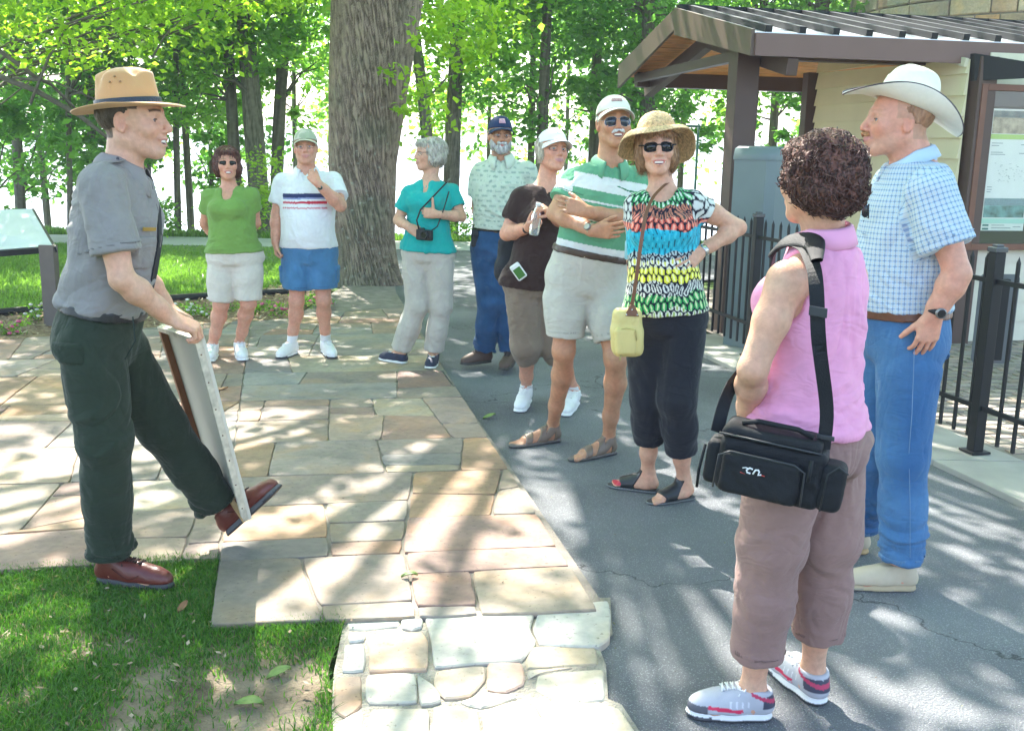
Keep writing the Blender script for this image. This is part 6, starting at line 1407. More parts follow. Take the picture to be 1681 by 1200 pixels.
# ================================================================= ranger
def ranger():
    p = Person('park ranger in grey shirt, green trousers and flat hat, leaning a board against his shoe', None, (-1.40, 3.70, 0), 3.66, 6, (163, 548, .0), (202, 274, 0), (219, 200, 0, -4, 2, 0),
               {'R': (168, 295, -.19), 'L': (200, 295, .17)}, {'R': (200, 458, -.22), 'L': (235, 455, .20)}, {'R': (281, 522, -.10), 'L': (276, 507, .24)}, {'R': (172, 725, -.10), 'L': (268, 700, .22)},
               {'R': (158, 952), 'L': (370, 884)}, {'R': (284, 967), 'L': (462, 808)}, kx=1.0, ky=1.08, headsc=1.06, mouth='smile', coarse=.007, leg=1.02, arm=1.05, footz=-.02, neck_r=.053, jaw=.95, nose=1.04)
    p.heel['L'] = P(374, 882, 4.02); p.toe['L'] = P(465, 800, 3.98); d = nrm(p.toe['L']-p.heel['L']); uL = nrm(V(0, 0, 1)-d*d[2]); p.fu = {'L': uL}; p.an['L'] = p.heel['L']+d*.06+uL*.085
    p.body(); h = p.head; base = SK['light']
    hand(p.B, p.wr['R'], nrm(V(.75, .25, -.38)), V(.05, .25, -.9), V(.3, .9, .2), 1.02, (.9, .95, 1., 1.05), thumb=(.5, .5), wr_r=.029)
    hand(p.B, p.wr['L'], nrm(V(.75, -.1, -.30)), V(.05, -.3, -.9), V(.3, -.9, .2), 1.02, (.8, .85, .9, .9), thumb=(.5, .5), wr_r=.029)
    dark = (.035, .022, .015)
    p.out(p.B, 'body', M_SKIN, lambda v: skin_color(v, h, base, lips=(.52, .20, .17), brow=dark, brow_s=.8, stub=.15, scalp=dark, scalpf=lambda x, y, z: ((z > .005-.0) & (y < .045-(z-.0)*.0) & ((y < -.035) | (z > .035)) | ((y < -.045) & (z > -.05)))*1.))
    eyes(h, p.root, (.05, .03, .02), (0, 0)); teeth(h, p.root, .016, -.0635, .0038)
    hair(p, [((0, -.026, .03), (.0815, .0965, .078))], [((0, .10, .0), (.12, .080, .15)), ((0, -.02, -.11), (.12, .13, .075)), ((.085, -.008, -.006), (.02, .022, .036)), ((-.085, -.008, -.006), (.02, .022, .036))], dark, amp=.0015, freq=(90, 90, 60), col2=(.06, .04, .028))
    Q = p.pants(waist=.19, hem={'R': 1.90, 'L': 1.88}, rthigh=.110, rk=.085, rh=.080, ease=.012, hip=.02, cuff=True)
    gr = (.026, .038, .025); o = p.out(Q, 'trousers', M_CLOTH, flat(gr, .06), disp=lambda v: folds(.006, 6, (1, 1, .35), 3)(v)+folds(.017, 8, (.5, .5, 1.7), 7)(v)*np.clip(1-(v[:, 2]-.05)/.28, 0, 1))
    c = p.H+p.up*p.L*.165; p.band(Q, c, p.up, .017, .010, 'belt', M_LEATHER, (.012, .014, .018), o)
    p.patch(Q, P(118, 575, 3.52), frame(6), (.10, .055, .030), .009, 'pocket_flap', M_CLOTH, flat((.023, .034, .022)), o); p.hemline(Q, p.hems, (.016, .024, .016), o, back=.012)
    m = MB(); m.tube([P(228-10, 520, 3.43), P(222, 560, 3.42), P(205, 590, 3.41)], .0022, 5); m.build('pocket_seam', mat('green_seam', (.010, .022, .017), .9), o, smooth=True)
    S = p.shirt(ease=.022, slv=.72, slr=.03, slend=.085, hem=.17, neck='collar', vdepth=.06)
    p.out(S, 'shirt', M_CLOTH, flat((.25, .232, .225), .03), disp=lambda v: folds(.007, 6, (.8, .8, 1.0), 15)(v)+folds(.006, 10, (1, 1, 2.2), 4)(v)*np.clip(1-(p.tt(v)-.15)/.15, 0, 1))
    p.collar((.255, .237, .23), gap=.38, point=.045, h=.036)
    p.patch(S, p.H+p.up*p.L*.56+p.side*.10+p.fr*.11, np.stack([p.side, p.fr, p.up], 1), (.048, .09, .055), .008, 'chest_pocket', M_CLOTH, flat((.245, .228, .22)), None); p.hemline(S, p.slv, (.17, .16, .155), None)
    # tie, badge, name bar, shoulder strap
    m = MB(); fr = p.fr
    pts = [p.H+p.up*p.L*t+fr*(d_) for t, d_ in ((.93, .10), (.8, .140), (.62, .160), (.42, .158), (.24, .150))]; A = np.stack([[q-p.side*w2, q+p.side*w2] for q, w2 in zip(pts, (.012, .022, .030, .036, .03))]); m.grid(A).build('tie', mat('tie', (.012, .014, .02), .6), p.root, solid=.005)
    q = p.H+p.up*p.L*.70+fr*.128+p.side*.10; MB().box(q+fr*.012, nrm(p.side-fr*.5)*.030, fr*.003, p.up*.006).build('name_bar', mat('brass', (.6, .38, .10), .3, metal=.6), p.root)
    for k_, t_ in (('a', .80),): 
        MB().box(p.H+p.up*p.L*.56+fr*.145+p.side*.075, nrm(p.side-fr*.35)*.035, fr*.002, p.up*.003).build('pocket_edge', mat('grey_seam', (.12, .12, .13), .9), p.root)
    ep = MB(); a, b = p.N+p.side*.075+V(0, 0, .028), p.sh['R']+V(0, 0, .066); ep.beam(a+fr*.01, b+fr*.0, .045, .004, c=None); ep.build('shoulder_strap', MATS['cloth'] if False else mat('strap_grey', (.235, .22, .213), .85), p.root, bevel=.001)
    m = MB(); 
    for q in (a+fr*.01+(b-a)*.12+V(0, 0, .006),): m.ball(q, .006, 8)
    m.build('button', mat('dark_button', (.05, .05, .06), .3), p.root, smooth=True)
    # campaign hat
    def fn(s, ph):
        if s < .5:
            q = s/.5; r = .30+.70*q**.55 if q > 0 else 0; top = .112-.018*q**3
            r = min(1, (q/.42)**.75) if q < .42 else 1; zz = .125-.020*(q/.42)**2 if q < .42 else .105*(1-(q-.42)/.58)+.0
            pin = (math.cos(2*ph)**2)**6 if q < .6 else 0; dent = .016*(.5+.5*math.cos(4*(ph-math.pi/4)))**3*max(0, 1-abs(q-.38)/.34)
            tp = 1-.13*(1-max(0, (q-.42)/.58))if q >= .42 else .87; return (.086*r*tp-dent*.6*(r > 0), .105*r*tp-dent*(r > 0)*.9), zz-dent*.9
        q = (s-.5)/.5; return (.086+.075*q, .105+.076*q), .006*math.sin(q*3.14)+(.010*abs(math.sin(ph))-.010*abs(math.cos(ph)))*q*q
    A = revolve(h, fn, 50, 96, (0, -.012, .045), tiltR(3)); o = mesh_obj('hat', A.reshape(-1, 3), MB().grid(A, close=True).f, mat('felt_tan', (.55, .295, .125), .85, var=.06, vscale=8, sheen=.3, bump=.15, bscale=200), p.root); q = o.modifiers.new('s', 'SOLIDIFY'); q.thickness = .004
    B = np.stack([revolve(h, lambda s, ph: ((.0885-.0015*z_/.02, .1075-.0015*z_/.02), z_), 1, 80, (0, -.012, .049), tiltR(3))[0] for z_ in (0, .006, .018, .022)]); MB().grid(B, close=True).build('hat_band', mat('navy_leather', (.02, .03, .05), .35, bump=.4, bscale=200), o, smooth=True, solid=.003)
    m = MB()
    for (y, z) in ((.000, .092), (-.018, .075), (.016, .076)): m.ball(h.W(np.array([[.0815-.0, y-.012, z+.045]])@np.eye(3))[0], .004, 8)
    m.build('hat_eyelets', mat('eyelet', (.25, .15, .07), .6), o, smooth=True)
    shoe(p, 'R', 'lace', cols=dict(base=(.115, .022, .016), sole=(.045, .045, .047), outsole=(.02, .02, .022), lace=(.03, .015, .012)))
    shoe(p, 'L', 'lace', u=uL, cols=dict(base=(.115, .022, .016), sole=(.10, .10, .105), outsole=(.03, .03, .035), lace=(.03, .015, .012)))
    # the board he holds
    TR_, BR_, TL_, BL_ = P(330, 553, 3.62), P(409, 853, 3.93), P(268, 533, 3.98), P(333, 742, 4.22)
    r = root('picture_board', BR_, 'white framed display board held upright against the ranger shoe', 'board'); n = nrm(np.cross(TR_-BR_, TL_-TR_)); n = n*(-np.sign(n[0]))
    t = .012; m = MB().hexa([BL_-n*t, BR_-n*t, TR_-n*t, TL_-n*t, BL_, BR_, TR_, TL_]); m.build('backing', mat('board_white', (.60, .58, .50), .6, var=.06, vscale=4), r)
    e = nrm(TR_-TL_)*.016; f_ = nrm(TR_-BR_)*.022; dpt = n*.026
    def bar(a, b, w2, mm, nm): return MB().hexa([a, b, b+w2, a+w2, a+dpt, b+dpt, b+w2+dpt, a+w2+dpt]).build(nm, mm, r, bevel=.002)
    bar(TL_, BL_, e*1.6, mat('board_brown', (.20, .075, .03), .5, var=.15), 'frame_side'); bar(BL_+n*.002, BR_+n*.002, f_, mat('board_pine', (.52, .34, .16), .55, var=.15, vscale=20), 'frame_bottom')
    bar(BR_-e, TR_-e, e, mat('board_paint', (.56, .52, .42), .5, var=.3, vscale=30), 'frame_side'); bar(TL_-f_*.9, TR_-f_*.9, f_, MATS['board_paint'], 'frame_top')
    m = MB()
    for q in np.linspace(.08, .92, 7): m.ball(BR_+(TR_-BR_)*q+nrm(e)*.001+n*.016, .0032, 6)
    m.build('nails', mat('rust', (.12, .05, .03), .7), r, smooth=True); return p
# ================================================================= woman in the pink shirt (back view)
def pink_woman():
    p = Person('woman in sleeveless pink shirt seen from behind with black bag on her shoulder', GRP, (.85, 2.81, 0), 2.81, 130, (1325, 722, 0), (1352, 392, 0), (1341, 296, 0, 116, 0, 0),
               {'L': (1292, 452, -.10), 'R': (1392, 446, .10)}, {'L': (1236, 606, -.14), 'R': (1390, 565, .26)}, {'L': (1226, 690, .06), 'R': (1320, 640, .34)}, {'L': (1268, 888, -.05), 'R': (1356, 880, .05)},
               {'L': (1266, 1176), 'R': (1350, 1160)}, {'L': (1130, 1174), 'R': (1268, 1092)}, fem=True, kx=.97, ky=1.05, belly=.03, coarse=.007, headsc=.97, arm=1.14, leg=1.0, footz=-.035, neck_r=.052, hip_w=.092)
    p.body(bust=.8); h = p.head; base = SK['light']
    hand(p.B, p.wr['L'], V(.35, .5, -.7), V(.7, -.5, 0), V(.3, .6, .5), .93, (.5, .5, .6, .6), wr_r=.026); hand(p.B, p.wr['R'], V(-.8, .1, -.4), V(0, -1, 0), V(0, 0, 1), .93, (.5, .5, .6, .6), wr_r=.026)
    p.out(p.B, 'body', M_SKIN, lambda v: skin_color(v, h, base)*(1-.05*np.clip(noise(v*70, 3), 0, 1)[:, None])); eyes(h, p.root)
    Q = p.pants(waist=.14, hem={'L': 1.74, 'R': 1.70}, rthigh=.108, rk=.088, rh=.074, ease=.014, rk2=.080)
    o = p.out(Q, 'trousers', M_CLOTH, flat((.27, .165, .145), .05), disp=folds(.006, 5.5, (1, 1, .35), 9))
    S = p.shirt(ease=.014, low=.016, slv=None, hem=.08, bust=.8, neck='collar', vdepth=.05)
    for k in 'LR':      # armholes
        sg_ = 1 if k == 'R' else -1; d = p.side*sg_; c = p.sh[k]+d*.0; S.cone(c+d*.022+p.up*.02, c+d*.2+p.up*.06, .090, .16, .010, -1); S.cone(c+d*.020-p.up*.06, c+d*.2-p.up*.10, .058, .14, .012, -1)
    def cf(v): return np.array((.78, .33, .50))*(1+.05*fbm(v*14, 2, 4))[:, None]
    p.out(S, 'sleeveless_shirt', M_CLOTH, cf, disp=lambda v: folds(.006, 8, (1, 1, .7), 15)(v)+folds(.006, 14, (.8, .8, 2.), 8)(v)*np.clip(1-(p.tt(v)-.1)/.35, 0, 1))
    p.collar((.79, .35, .52), gap=.5, point=.04, h=.040, w2=.022)
    R_ = hair(p, [((0, -.035, .034), (.100, .105, .100)), ((0, -.058, -.015), (.096, .085, .078)), ((0, .04, .075), (.070, .055, .04)), ((-.06, .0, .0), (.035, .05, .06)), ((.06, .0, .0), (.035, .05, .06))], [((0, .112, -.02), (.085, .085, .10)), ((0, .02, -.125), (.10, .12, .065)), ((-.085, .045, -.06), (.04, .05, .05)), ((.085, .045, -.06), (.04, .05, .05))], (.065, .022, .016), amp=.008, freq=(32, 32, 32), curl=True, col2=(.19, .075, .05), fine=.0035)
    p.hemline(Q, p.hems, (.19, .115, .10), o, back=.028)
    # curls: short bent locks standing off the hair
    me = R_.data; n = len(me.vertices); co = np.zeros(n*3, np.float32); me.vertices.foreach_get('co', co); no = np.zeros(n*3, np.float32); me.vertex_normals.foreach_get('vector', no); co = co.reshape(-1, 3)+ROOTS[p.root.name]; no = no.reshape(-1, 3); g = np.random.default_rng(8); m = MB()
    for i in g.choice(n, 5500, replace=False):
        b, nn = co[i], no[i]; 
        if h.l(b[None])[0][1] > .06 and h.l(b[None])[0][2] < .03: continue
        t = nrm(np.cross(nn, g.normal(0, 1, 3))); t = nrm(t+V(0, 0, -.5)); s = np.cross(nn, t); L = g.uniform(.018, .032); a = np.linspace(0, 1, 7); cu = g.uniform(2.2, 4.6)*g.choice([-1, 1])
        pts = b-nn*.006+np.outer(a*L*.75, t)+np.outer(np.sin(a*cu)*L*.42, s)+np.outer(np.sin(a*math.pi)*.0055, nn); m.tube(pts, .0013*np.sin(np.linspace(.5, 2.9, 7))+.0004, 3, c=np.array((.068, .032, .026))*g.uniform(.5, 2.3), cap=False)
    m.build('curls', M_HAIR, R_, smooth=True, usecol=True)
    ac = [(lambda x, y, z: (z > .035) & (z < .058) & (x > .38) & (x < .80) & (np.abs(z-.040-.02*(x-.4)) < .006), (.60, .03, .09)), (lambda x, y, z: (x > .80) & (z < .05), (.10, .10, .12)), (lambda x, y, z: (x < .16) & (z > .045) & (z < .085), (.05, .05, .08)), (lambda x, y, z: (x < .30) & (np.abs(z-.075-.1*(x-.1)) < .006), (.45, .04, .10)), (lambda x, y, z: (x > .3) & (x < .55) & (z > .05) & (z < .07) & (np.abs((x*14) % 1-.5) < .12), (.62, .62, .66))]
    for k in 'LR': shoe(p, k, 'sneaker', cols=dict(base=(.42, .42, .46), sole=(.70, .70, .70), outsole=(.06, .06, .07), lace=(.72, .72, .72), accents=ac, oz=.010))
    for k in 'LR':
        c = p.an[k]; m = MB(); a = np.linspace(0, 2*math.pi, 24, endpoint=False); A = np.stack([c+V(0, 0, z)+np.outer(np.cos(a), V(1, 0, 0))*r_+np.outer(np.sin(a), V(0, 1, 0))*r_ for z, r_ in ((-.03, .037), (.0, .037), (.016, .037), (.018, .034))]); m.grid(A, close=True).build('sock', mat('white_sock', (.70, .70, .70), .9, var=.04, bump=.3, bscale=300), p.root, smooth=True)
    # ---- shoulder bag
    bc = P(1268, 760, 2.60); bx = nrm(V(1, -.10, -.14)); bx = nrm(P(1360, 775, 2.56)-P(1180, 735, 2.66)); by = nrm(np.cross(V(0, 0, 1), bx)); bz = np.cross(bx, by); Mb = np.stack([bx, by, bz], 1)
    r = root('shoulder_bag', bc, 'black camera bag with small white letters hanging at the pink shirted woman hip', 'bag')
    blk = mat('nylon_black', (.010, .011, .014), .6, var=.15, vscale=30, bump=.35, bscale=350, spec=.25)
    g = Grid(bc-V(.26, .26, .2), bc+V(.26, .26, .2), .0045, .0045); F = Fd(g); q = lambda x, y, z: bc+bx*x+by*y+bz*z
    F.box(q(0, 0, -.01), (.135, .060, .078), Mb, .022, .0); fk = type('o', (), {'root': r})()
    Person.out(fk, F, 'main_compartment', blk, None, disp=folds(.002, 14, (1, 1, 1), 2)); F = Fd(g); F.box(q(-.02, -.066, -.025), (.100, .022, .056), Mb, .016, .0); Person.out(fk, F, 'front_pocket', blk, None, disp=folds(.0025, 14, (1, 1, 1), 3))
    F = Fd(g); F.box(q(.153, -.012, -.02), (.032, .045, .062), Mb, .018, .0); Person.out(fk, F, 'side_pocket', blk, None, disp=folds(.002, 14, (1, 1, 1), 3)); F = Fd(g); F.box(q(-.147, 0, -.02), (.022, .045, .060), Mb, .016, .0); Person.out(fk, F, 'side_pocket', blk, None)
    F = Fd(g); F.box(q(-.008, 0, .074), (.126, .062, .019), Mb, .018, .0); Person.out(fk, F, 'lid', blk, None, disp=folds(.0015, 14, (1, 1, 1), 3))
    m = MB(); m.tube([q(-.09, -.03, .098), q(-.05, -.035, .112), q(.05, -.035, .112), q(.09, -.03, .098)], .007, 8); m.build('carry_handle', blk, r, smooth=True)
    m = MB(); zp = mat('zip_black', (.03, .032, .037), .4)
    m.tube([q(-.130, -.090, -.07), q(-.128, -.092, .02), q(-.10, -.093, .035), q(.06, -.093, .035), q(.088, -.092, .02), q(.092, -.090, -.07)], .0028, 5); m.tube([q(-.14, -.066, .070), q(.12, -.067, .070)], .003, 5); m.tube([q(.14, -.058, -.08), q(.142, -.06, .02), q(.165, -.060, .045), q(.19, -.055, .03)], .0026, 5); m.build('zips', zp, r, smooth=True)
    # lettering "cn" as slanted strokes with a red underline
    m = MB(); wm = mat('white_letter', (.75, .75, .75), .5, var=0); o0 = -.052; L_ = lambda x, z: q(o0+x, -.0915, -.012+z)
    m.tube([L_(.014, .012), L_(.006, .014), L_(-.001, .007), L_(.001, .001), L_(.010, .000)], .0024, 6); m.tube([L_(.016, .0), L_(.021, .012), L_(.028, .013), L_(.031, .009), L_(.029, .0), L_(.037, .003)], .0024, 6); m.tube([L_(-.012, .010), L_(-.004, .013), L_(.004, .012)], .0015, 5); m.build('letters', wm, r, smooth=True)
    m = MB(); m.tube([L_(-.016, -.002), L_(-.004, -.004)], .0014, 5); m.tube([L_(.034, .002), L_(.046, .001)], .0014, 5); m.build('letter_accent', mat('red_letter', (.6, .06, .04), .5, var=0), r, smooth=True)
    # strap: down the back, over the shoulder, down the front to the far ring
    b1 = q(.118, .0, .065); sh_ = p.sh['L']; top = p.N+(sh_-p.N)*.62+V(0, 0, .058)
    back = [b1, b1+V(.004, .0, .10), P(1343, 560, 2.52), P(1341, 480, 2.54), P(1337, 440, 2.58), top+V(0, -.03, -.006), top+V(-.02, .03, .004), top+V(-.05, .10, -.03), P(1265, 470, 2.90), P(1240, 560, 2.92), q(-.155, .05, .14), q(-.155, .0, .05)]
    def ribbon(pts, wd, th, nm, mt_, out_, par=r, nsub=6):
        pts = np.asarray(pts, float); k = np.linspace(0, len(pts)-1, (len(pts)-1)*nsub+1); Pp = np.stack([np.interp(k, range(len(pts)), pts[:, i]) for i in range(3)], 1)
        for _ in range(5): Pp[1:-1] = .5*Pp[1:-1]+.25*(Pp[2:]+Pp[:-2])
        t = np.gradient(Pp, axis=0); t /= np.linalg.norm(t, axis=1)[:, None]; O = np.stack([out_(x) for x in Pp]); O -= t*np.sum(O*t, 1)[:, None]; O /= np.linalg.norm(O, axis=1)[:, None]; sd = np.cross(t, O); wd = np.interp(np.linspace(0, 1, len(Pp)), np.linspace(0, 1, len(wd)), wd)[:, None] if np.ndim(wd) else wd
        if nm == 'shoulder_pad': A = np.stack([Pp+sd*wd/2*math.cos(q_)*abs(math.cos(q_))**-.35+O*th*.6*math.sin(q_) for q_ in np.linspace(.05, 2*math.pi+.05, 12, endpoint=False)], 1); return MB().grid(A, close=True).build(nm, mt_, par, smooth=True)
        A = np.stack([Pp-sd*wd/2-O*th/2, Pp+sd*wd/2-O*th/2, Pp+sd*wd/2+O*th/2, Pp-sd*wd/2+O*th/2], 1); return MB().grid(A, close=True).build(nm, mt_, par, bevel=.0)
    cc = (p.H+p.N)/2; outw = lambda x: nrm(x-(cc+V(0, 0, .18))) if x[2] > 1.15 else nrm(V(.1, -1, 0)) if x[1] < 2.75 else nrm(V(-.6, .3, 0))
    ribbon(back, .036, .003, 'shoulder_strap', blk, outw); pad = [P(1341, 428, 2.535), top+V(.02, -.05, .004), top+V(0, 0, .010), top+V(-.035, .07, -.004), top+V(-.055, .11, -.045)]; ribbon(pad, [.03, .055, .055, .05, .03], .010, 'shoulder_pad', blk, outw)
    m = MB(); s_ = P(1343, 512, 2.51); m.box(s_, bx*.022, by*.004, V(0, 0, .012)); m.build('strap_slider', zp, r, bevel=.002); MB().box(b1+V(0, -.01, .035), bx*.022, by*.004, V(0, 0, .006)).build('strap_buckle', zp, r, bevel=.002)
    m = MB(); m.tube([q(-.175, -.03, .02), q(-.18, -.035, -.05), q(-.178, -.035, -.10)], .004, 6); m.build('zip_pull', blk, r, smooth=True); m = MB(); m.tube([q(.098, -.085, .055), q(.10, -.095, .02), q(.10, -.095, .0)], .005, 6); m.build('zip_pull', blk, r, smooth=True); return p
# ================================================================= man in the cowboy hat
def plaid_mat():
    m = bpy.data.materials.new('plaid'); m.use_nodes = True; nt = m.node_tree; N = nt.nodes; L = nt.links; b = N['Principled BSDF']; a = N.new('ShaderNodeAttribute'); a.attribute_name = 'fab'; sp = N.new('ShaderNodeSeparateXYZ'); L.new(a.outputs['Vector'], sp.inputs[0])
    def ln(src, per, wd, off=0.):
        d = N.new('ShaderNodeMath'); d.operation = 'MULTIPLY_ADD'; d.inputs[1].default_value = 1/per; d.inputs[2].default_value = off+100; L.new(src, d.inputs[0]); f = N.new('ShaderNodeMath'); f.operation = 'FRACT'; L.new(d.outputs[0], f.inputs[0])
        s = N.new('ShaderNodeMath'); s.operation = 'SUBTRACT'; s.inputs[1].default_value = .5; L.new(f.outputs[0], s.inputs[0]); ab = N.new('ShaderNodeMath'); ab.operation = 'ABSOLUTE'; L.new(s.outputs[0], ab.inputs[0])
        r = N.new('ShaderNodeMapRange'); r.inputs[1].default_value = wd/per*.5; r.inputs[2].default_value = wd/per*.5+.05; r.inputs[3].default_value = 1; r.inputs[4].default_value = 0; L.new(ab.outputs[0], r.inputs[0]); return r.outputs[0]
    src = None; base = (.42, .56, .68, 1)
    for s, per, wd, off, col, k in ((0, .019, .0026, 0, (.10, .15, .30, 1), .6), (1, .019, .0026, 0, (.10, .15, .30, 1), .6), (0, .019, .005, .5, (.54, .56, .53, 1), .5), (1, .019, .005, .5, (.54, .56, .53, 1), .5)):
        q = ln(sp.outputs[s], per, wd, off); ml = N.new('ShaderNodeMath'); ml.operation = 'MULTIPLY'; ml.inputs[1].default_value = k; L.new(q, ml.inputs[0]); mx = N.new('ShaderNodeMix'); mx.data_type = 'RGBA'; L.new(ml.outputs[0], mx.inputs[0])
        if src is None: mx.inputs[6].default_value = base
        else: L.new(src, mx.inputs[6])
        mx.inputs[7].default_value = col; src = mx.outputs[2]
    L.new(src, b.inputs['Base Color']); b.inputs['Roughness'].default_value = .85; b.inputs['Specular IOR Level'].default_value = .2; return m
def cowboy():
    p = Person('big man in white cowboy hat, pale blue checked shirt and blue jeans, seen in profile', GRP, (1.50, 3.88, 0), 3.86, 176, (1482, 548, 0), (1497, 262, 0), (1473, 201, 0, 180, 3, 0),
               {'L': (1528, 306, -.20), 'R': (1470, 300, .21)}, {'L': (1572, 450, -.27), 'R': (1440, 430, .24)}, {'L': (1533, 516, -.255), 'R': (1440, 505, .16)}, {'L': (1482, 745, -.10), 'R': (1438, 745, .12)},
               {'L': (1504, 966), 'R': (1424, 906)}, {'L': (1382, 964), 'R': (1330, 905)}, kx=1.12, ky=1.22, belly=.035, coarse=.008, headsc=1.04, arm=1.15, leg=1.05, footz=-.035, neck_r=.062, hip_w=.10, nose=1.03, jaw=1.02)
    p.body(); h = p.head; base = SK['pink']
    hand(p.B, p.wr['L'], nrm(P(1515, 580, 3.86-.24)-p.wr['L']), V(-.1, 1, 0), V(-1, 0, .1), 1.04, (.45, .35, .3, .3), thumb=(.7, .35), wr_r=.031, spread=.04); hand(p.B, p.wr['R'], V(0, 0, -1), V(0, 1, 0), V(-1, 0, 0), 1.0, (.4,)*4)
    red = (.32, .14, .07)
    p.out(p.B, 'body', M_SKIN, lambda v: skin_color(v, h, base, lips=(.46, .18, .16), brow=red, brow_s=.25, stub=.18, stubc=(.45, .30, .2), scalp=(.42, .24, .15), scalpf=lambda x, y, z: ((y < -.035) & (z > -.055) | ((z > .01) & (y < .03)) & (np.abs(x) > .05))*.75, red=1.)); eyes(h, p.root, (.07, .12, .16))
    hair(p, [((0, -.03, .035), (.0805, .0945, .076))], [((0, .10, .0), (.12, .085, .15)), ((0, -.02, -.11), (.12, .13, .068)), ((.085, -.008, -.006), (.02, .022, .036)), ((-.085, -.008, -.006), (.02, .022, .036))], (.26, .12, .06), amp=.0012, freq=(90, 90, 60), col2=(.40, .22, .13))
    mustache(p, (.42, .20, .09), .028); mustache(p, (.55, .42, .30), .014, 'goatee', -.098, .014)
    Q = p.pants(waist=.17, hem={'L': 1.90, 'R': 1.86}, rthigh=.114, rk=.088, rh=.080, ease=.008, rk2=.084)
    def jc(v): 
        w2 = .5+.5*np.clip(fbm(v*6, 2, 5), -1, 1); return np.array((.035, .115, .27))*(1-w2[:, None]*.6)+np.array((.10, .24, .43))*w2[:, None]*.6
    o = p.out(Q, 'jeans', M_DENIM, jc, disp=lambda v: folds(.004, 7, (1, 1, .5), 3)(v)+folds(.018, 8, (.5, .5, 1.8), 7)(v)*np.clip(1-(v[:, 2]-.08)/.30, 0, 1))
    c = p.H+p.up*p.L*.145; p.band(Q, c, p.up, .019, .010, 'belt', M_LEATHER, (.12, .045, .022), o)
    sm_ = mat('denim_seam', (.14, .24, .38), .8); hL = p.hip['L']; m = MB()
    fy = lambda px, py, dy: P(px, py, 3.86+dy)
    m.tube([fy(1502, 535, -.215), fy(1500, 600, -.235), fy(1497, 680, -.222), fy(1492, 745, -.203), fy(1494, 830, -.185), fy(1494, 915, -.19)], .0014, 5); m.build('side_seam', sm_, o, smooth=True); p.patch(Q, P(1560, 602, 3.82), frame(176), (.14, .035, .060), .008, 'back_pocket', M_DENIM, jc, o); p.hemline(Q, p.hems, (.10, .20, .34), o, back=.018)
    S = p.shirt(ease=.020, slv=.66, slr=.032, slend=.098, hem=.16, neck='collar', vdepth=.08, belly=.0)
    def fab(v):
        t = ((v-p.H)@p.up); u = np.arctan2((v-p.H)@p.side, (v-p.H)@p.fr)*.20; F2 = np.stack([u, t, 0*t], 1)
        for k in 'LR':
            S0 = p.sh[k]; e, d = p.slv[k]; q = (v-S0)@d; rv = (v-S0)-q[:, None]*d; s1 = nrm(np.cross(d, p.fr)); f1 = np.cross(s1, d); out = ((v-p.H)@p.side)*(1 if k == 'R' else -1) > .172; m = out & (q > -.05) & (q < (e-S0)@d+.02) & (np.linalg.norm(rv, axis=1) < .125); F2[m, 0] = (np.arctan2(rv@s1, rv@f1)*.085)[m]; F2[m, 1] = q[m]
        return F2
    p.out(S, 'checked_shirt', plaid_mat(), None, disp=folds(.007, 6, (1, 1, .7), 19), fab=fab)
    p.hemline(S, p.slv, (.25, .36, .50), None, back=.03)
    p.patch(S, p.H+p.up*p.L*.60-p.side*.10+p.fr*.12, np.stack([p.side, p.fr, p.up], 1), (.055, .10, .003), .007, 'pocket_edge', M_CLOTH, (.25, .36, .5), None)
    p.collar((.45, .60, .74), gap=.32, point=.05, h=.034, r=.062, w2=.022)
    def fn(s, ph):
        sd = abs(math.sin(ph)); cs_ = math.cos(ph)
        if s < .42:
            q = s/.42; r = math.sin(q*math.pi/2)**.55; crease = .030*max(0, 1-(abs(math.sin(ph))*r/.42)**2)*(1 if r < .93 else 0)*(.4+.6*(1-r)); pinch = .014*sd*max(0, cs_)*2*max(0, 1-abs(q-.35)/.4)
            zz = .135*(1-q**2.6)-crease+.010*cs_*(1-q)*0; return (.076*r*(.86+.14*q)-pinch, .104*r*(.88+.12*q)), zz
        q = (s-.42)/.58; up_ = .064*sd**2.6*q**1.5-.030*(1-sd)**1.2*q**1.4*(1.1 if cs_ > 0 else .9)-.006*q; rx = .076+.1*q-.034*q*q*sd**2; ry = .104+.112*q
        return (rx, ry), up_
    A = revolve(h, fn, 54, 120, (0, -.018, .058), tiltR(16)); o = mesh_obj('cowboy_hat', A.reshape(-1, 3), MB().grid(A, close=True).f, mat('straw_white', (.76, .73, .62), .6, var=.04, vscale=60, bump=.15, bscale=500), p.root); q = o.modifiers.new('s', 'SOLIDIFY'); q.thickness = .003
    MB().tube(np.concatenate([A[-1], A[-1][:1]]), .0032, 6, cap=False).build('hat_binding', mat('dark_binding', (.05, .03, .04), .5), o, smooth=True)
    B = A[23:24]; i = 22; MB().tube(np.concatenate([A[i], A[i][:1]])*1.0+V(0, 0, .003), .0045, 6, cap=False).build('hat_cord', mat('pale_cord', (.45, .42, .34), .6), o, smooth=True)
    shoe(p, 'L', 'sneaker', cols=dict(base=(.50, .42, .30), sole=(.42, .33, .20), outsole=(.30, .27, .20))); shoe(p, 'R', 'sneaker', cols=dict(base=(.50, .42, .30), sole=(.45, .30, .14), outsole=(.35, .24, .12)))
    watch(p, 'L', (.015, .015, .018), (.02, .02, .02), .90, .036, side=V(.15, -1, .1), w2=.014)
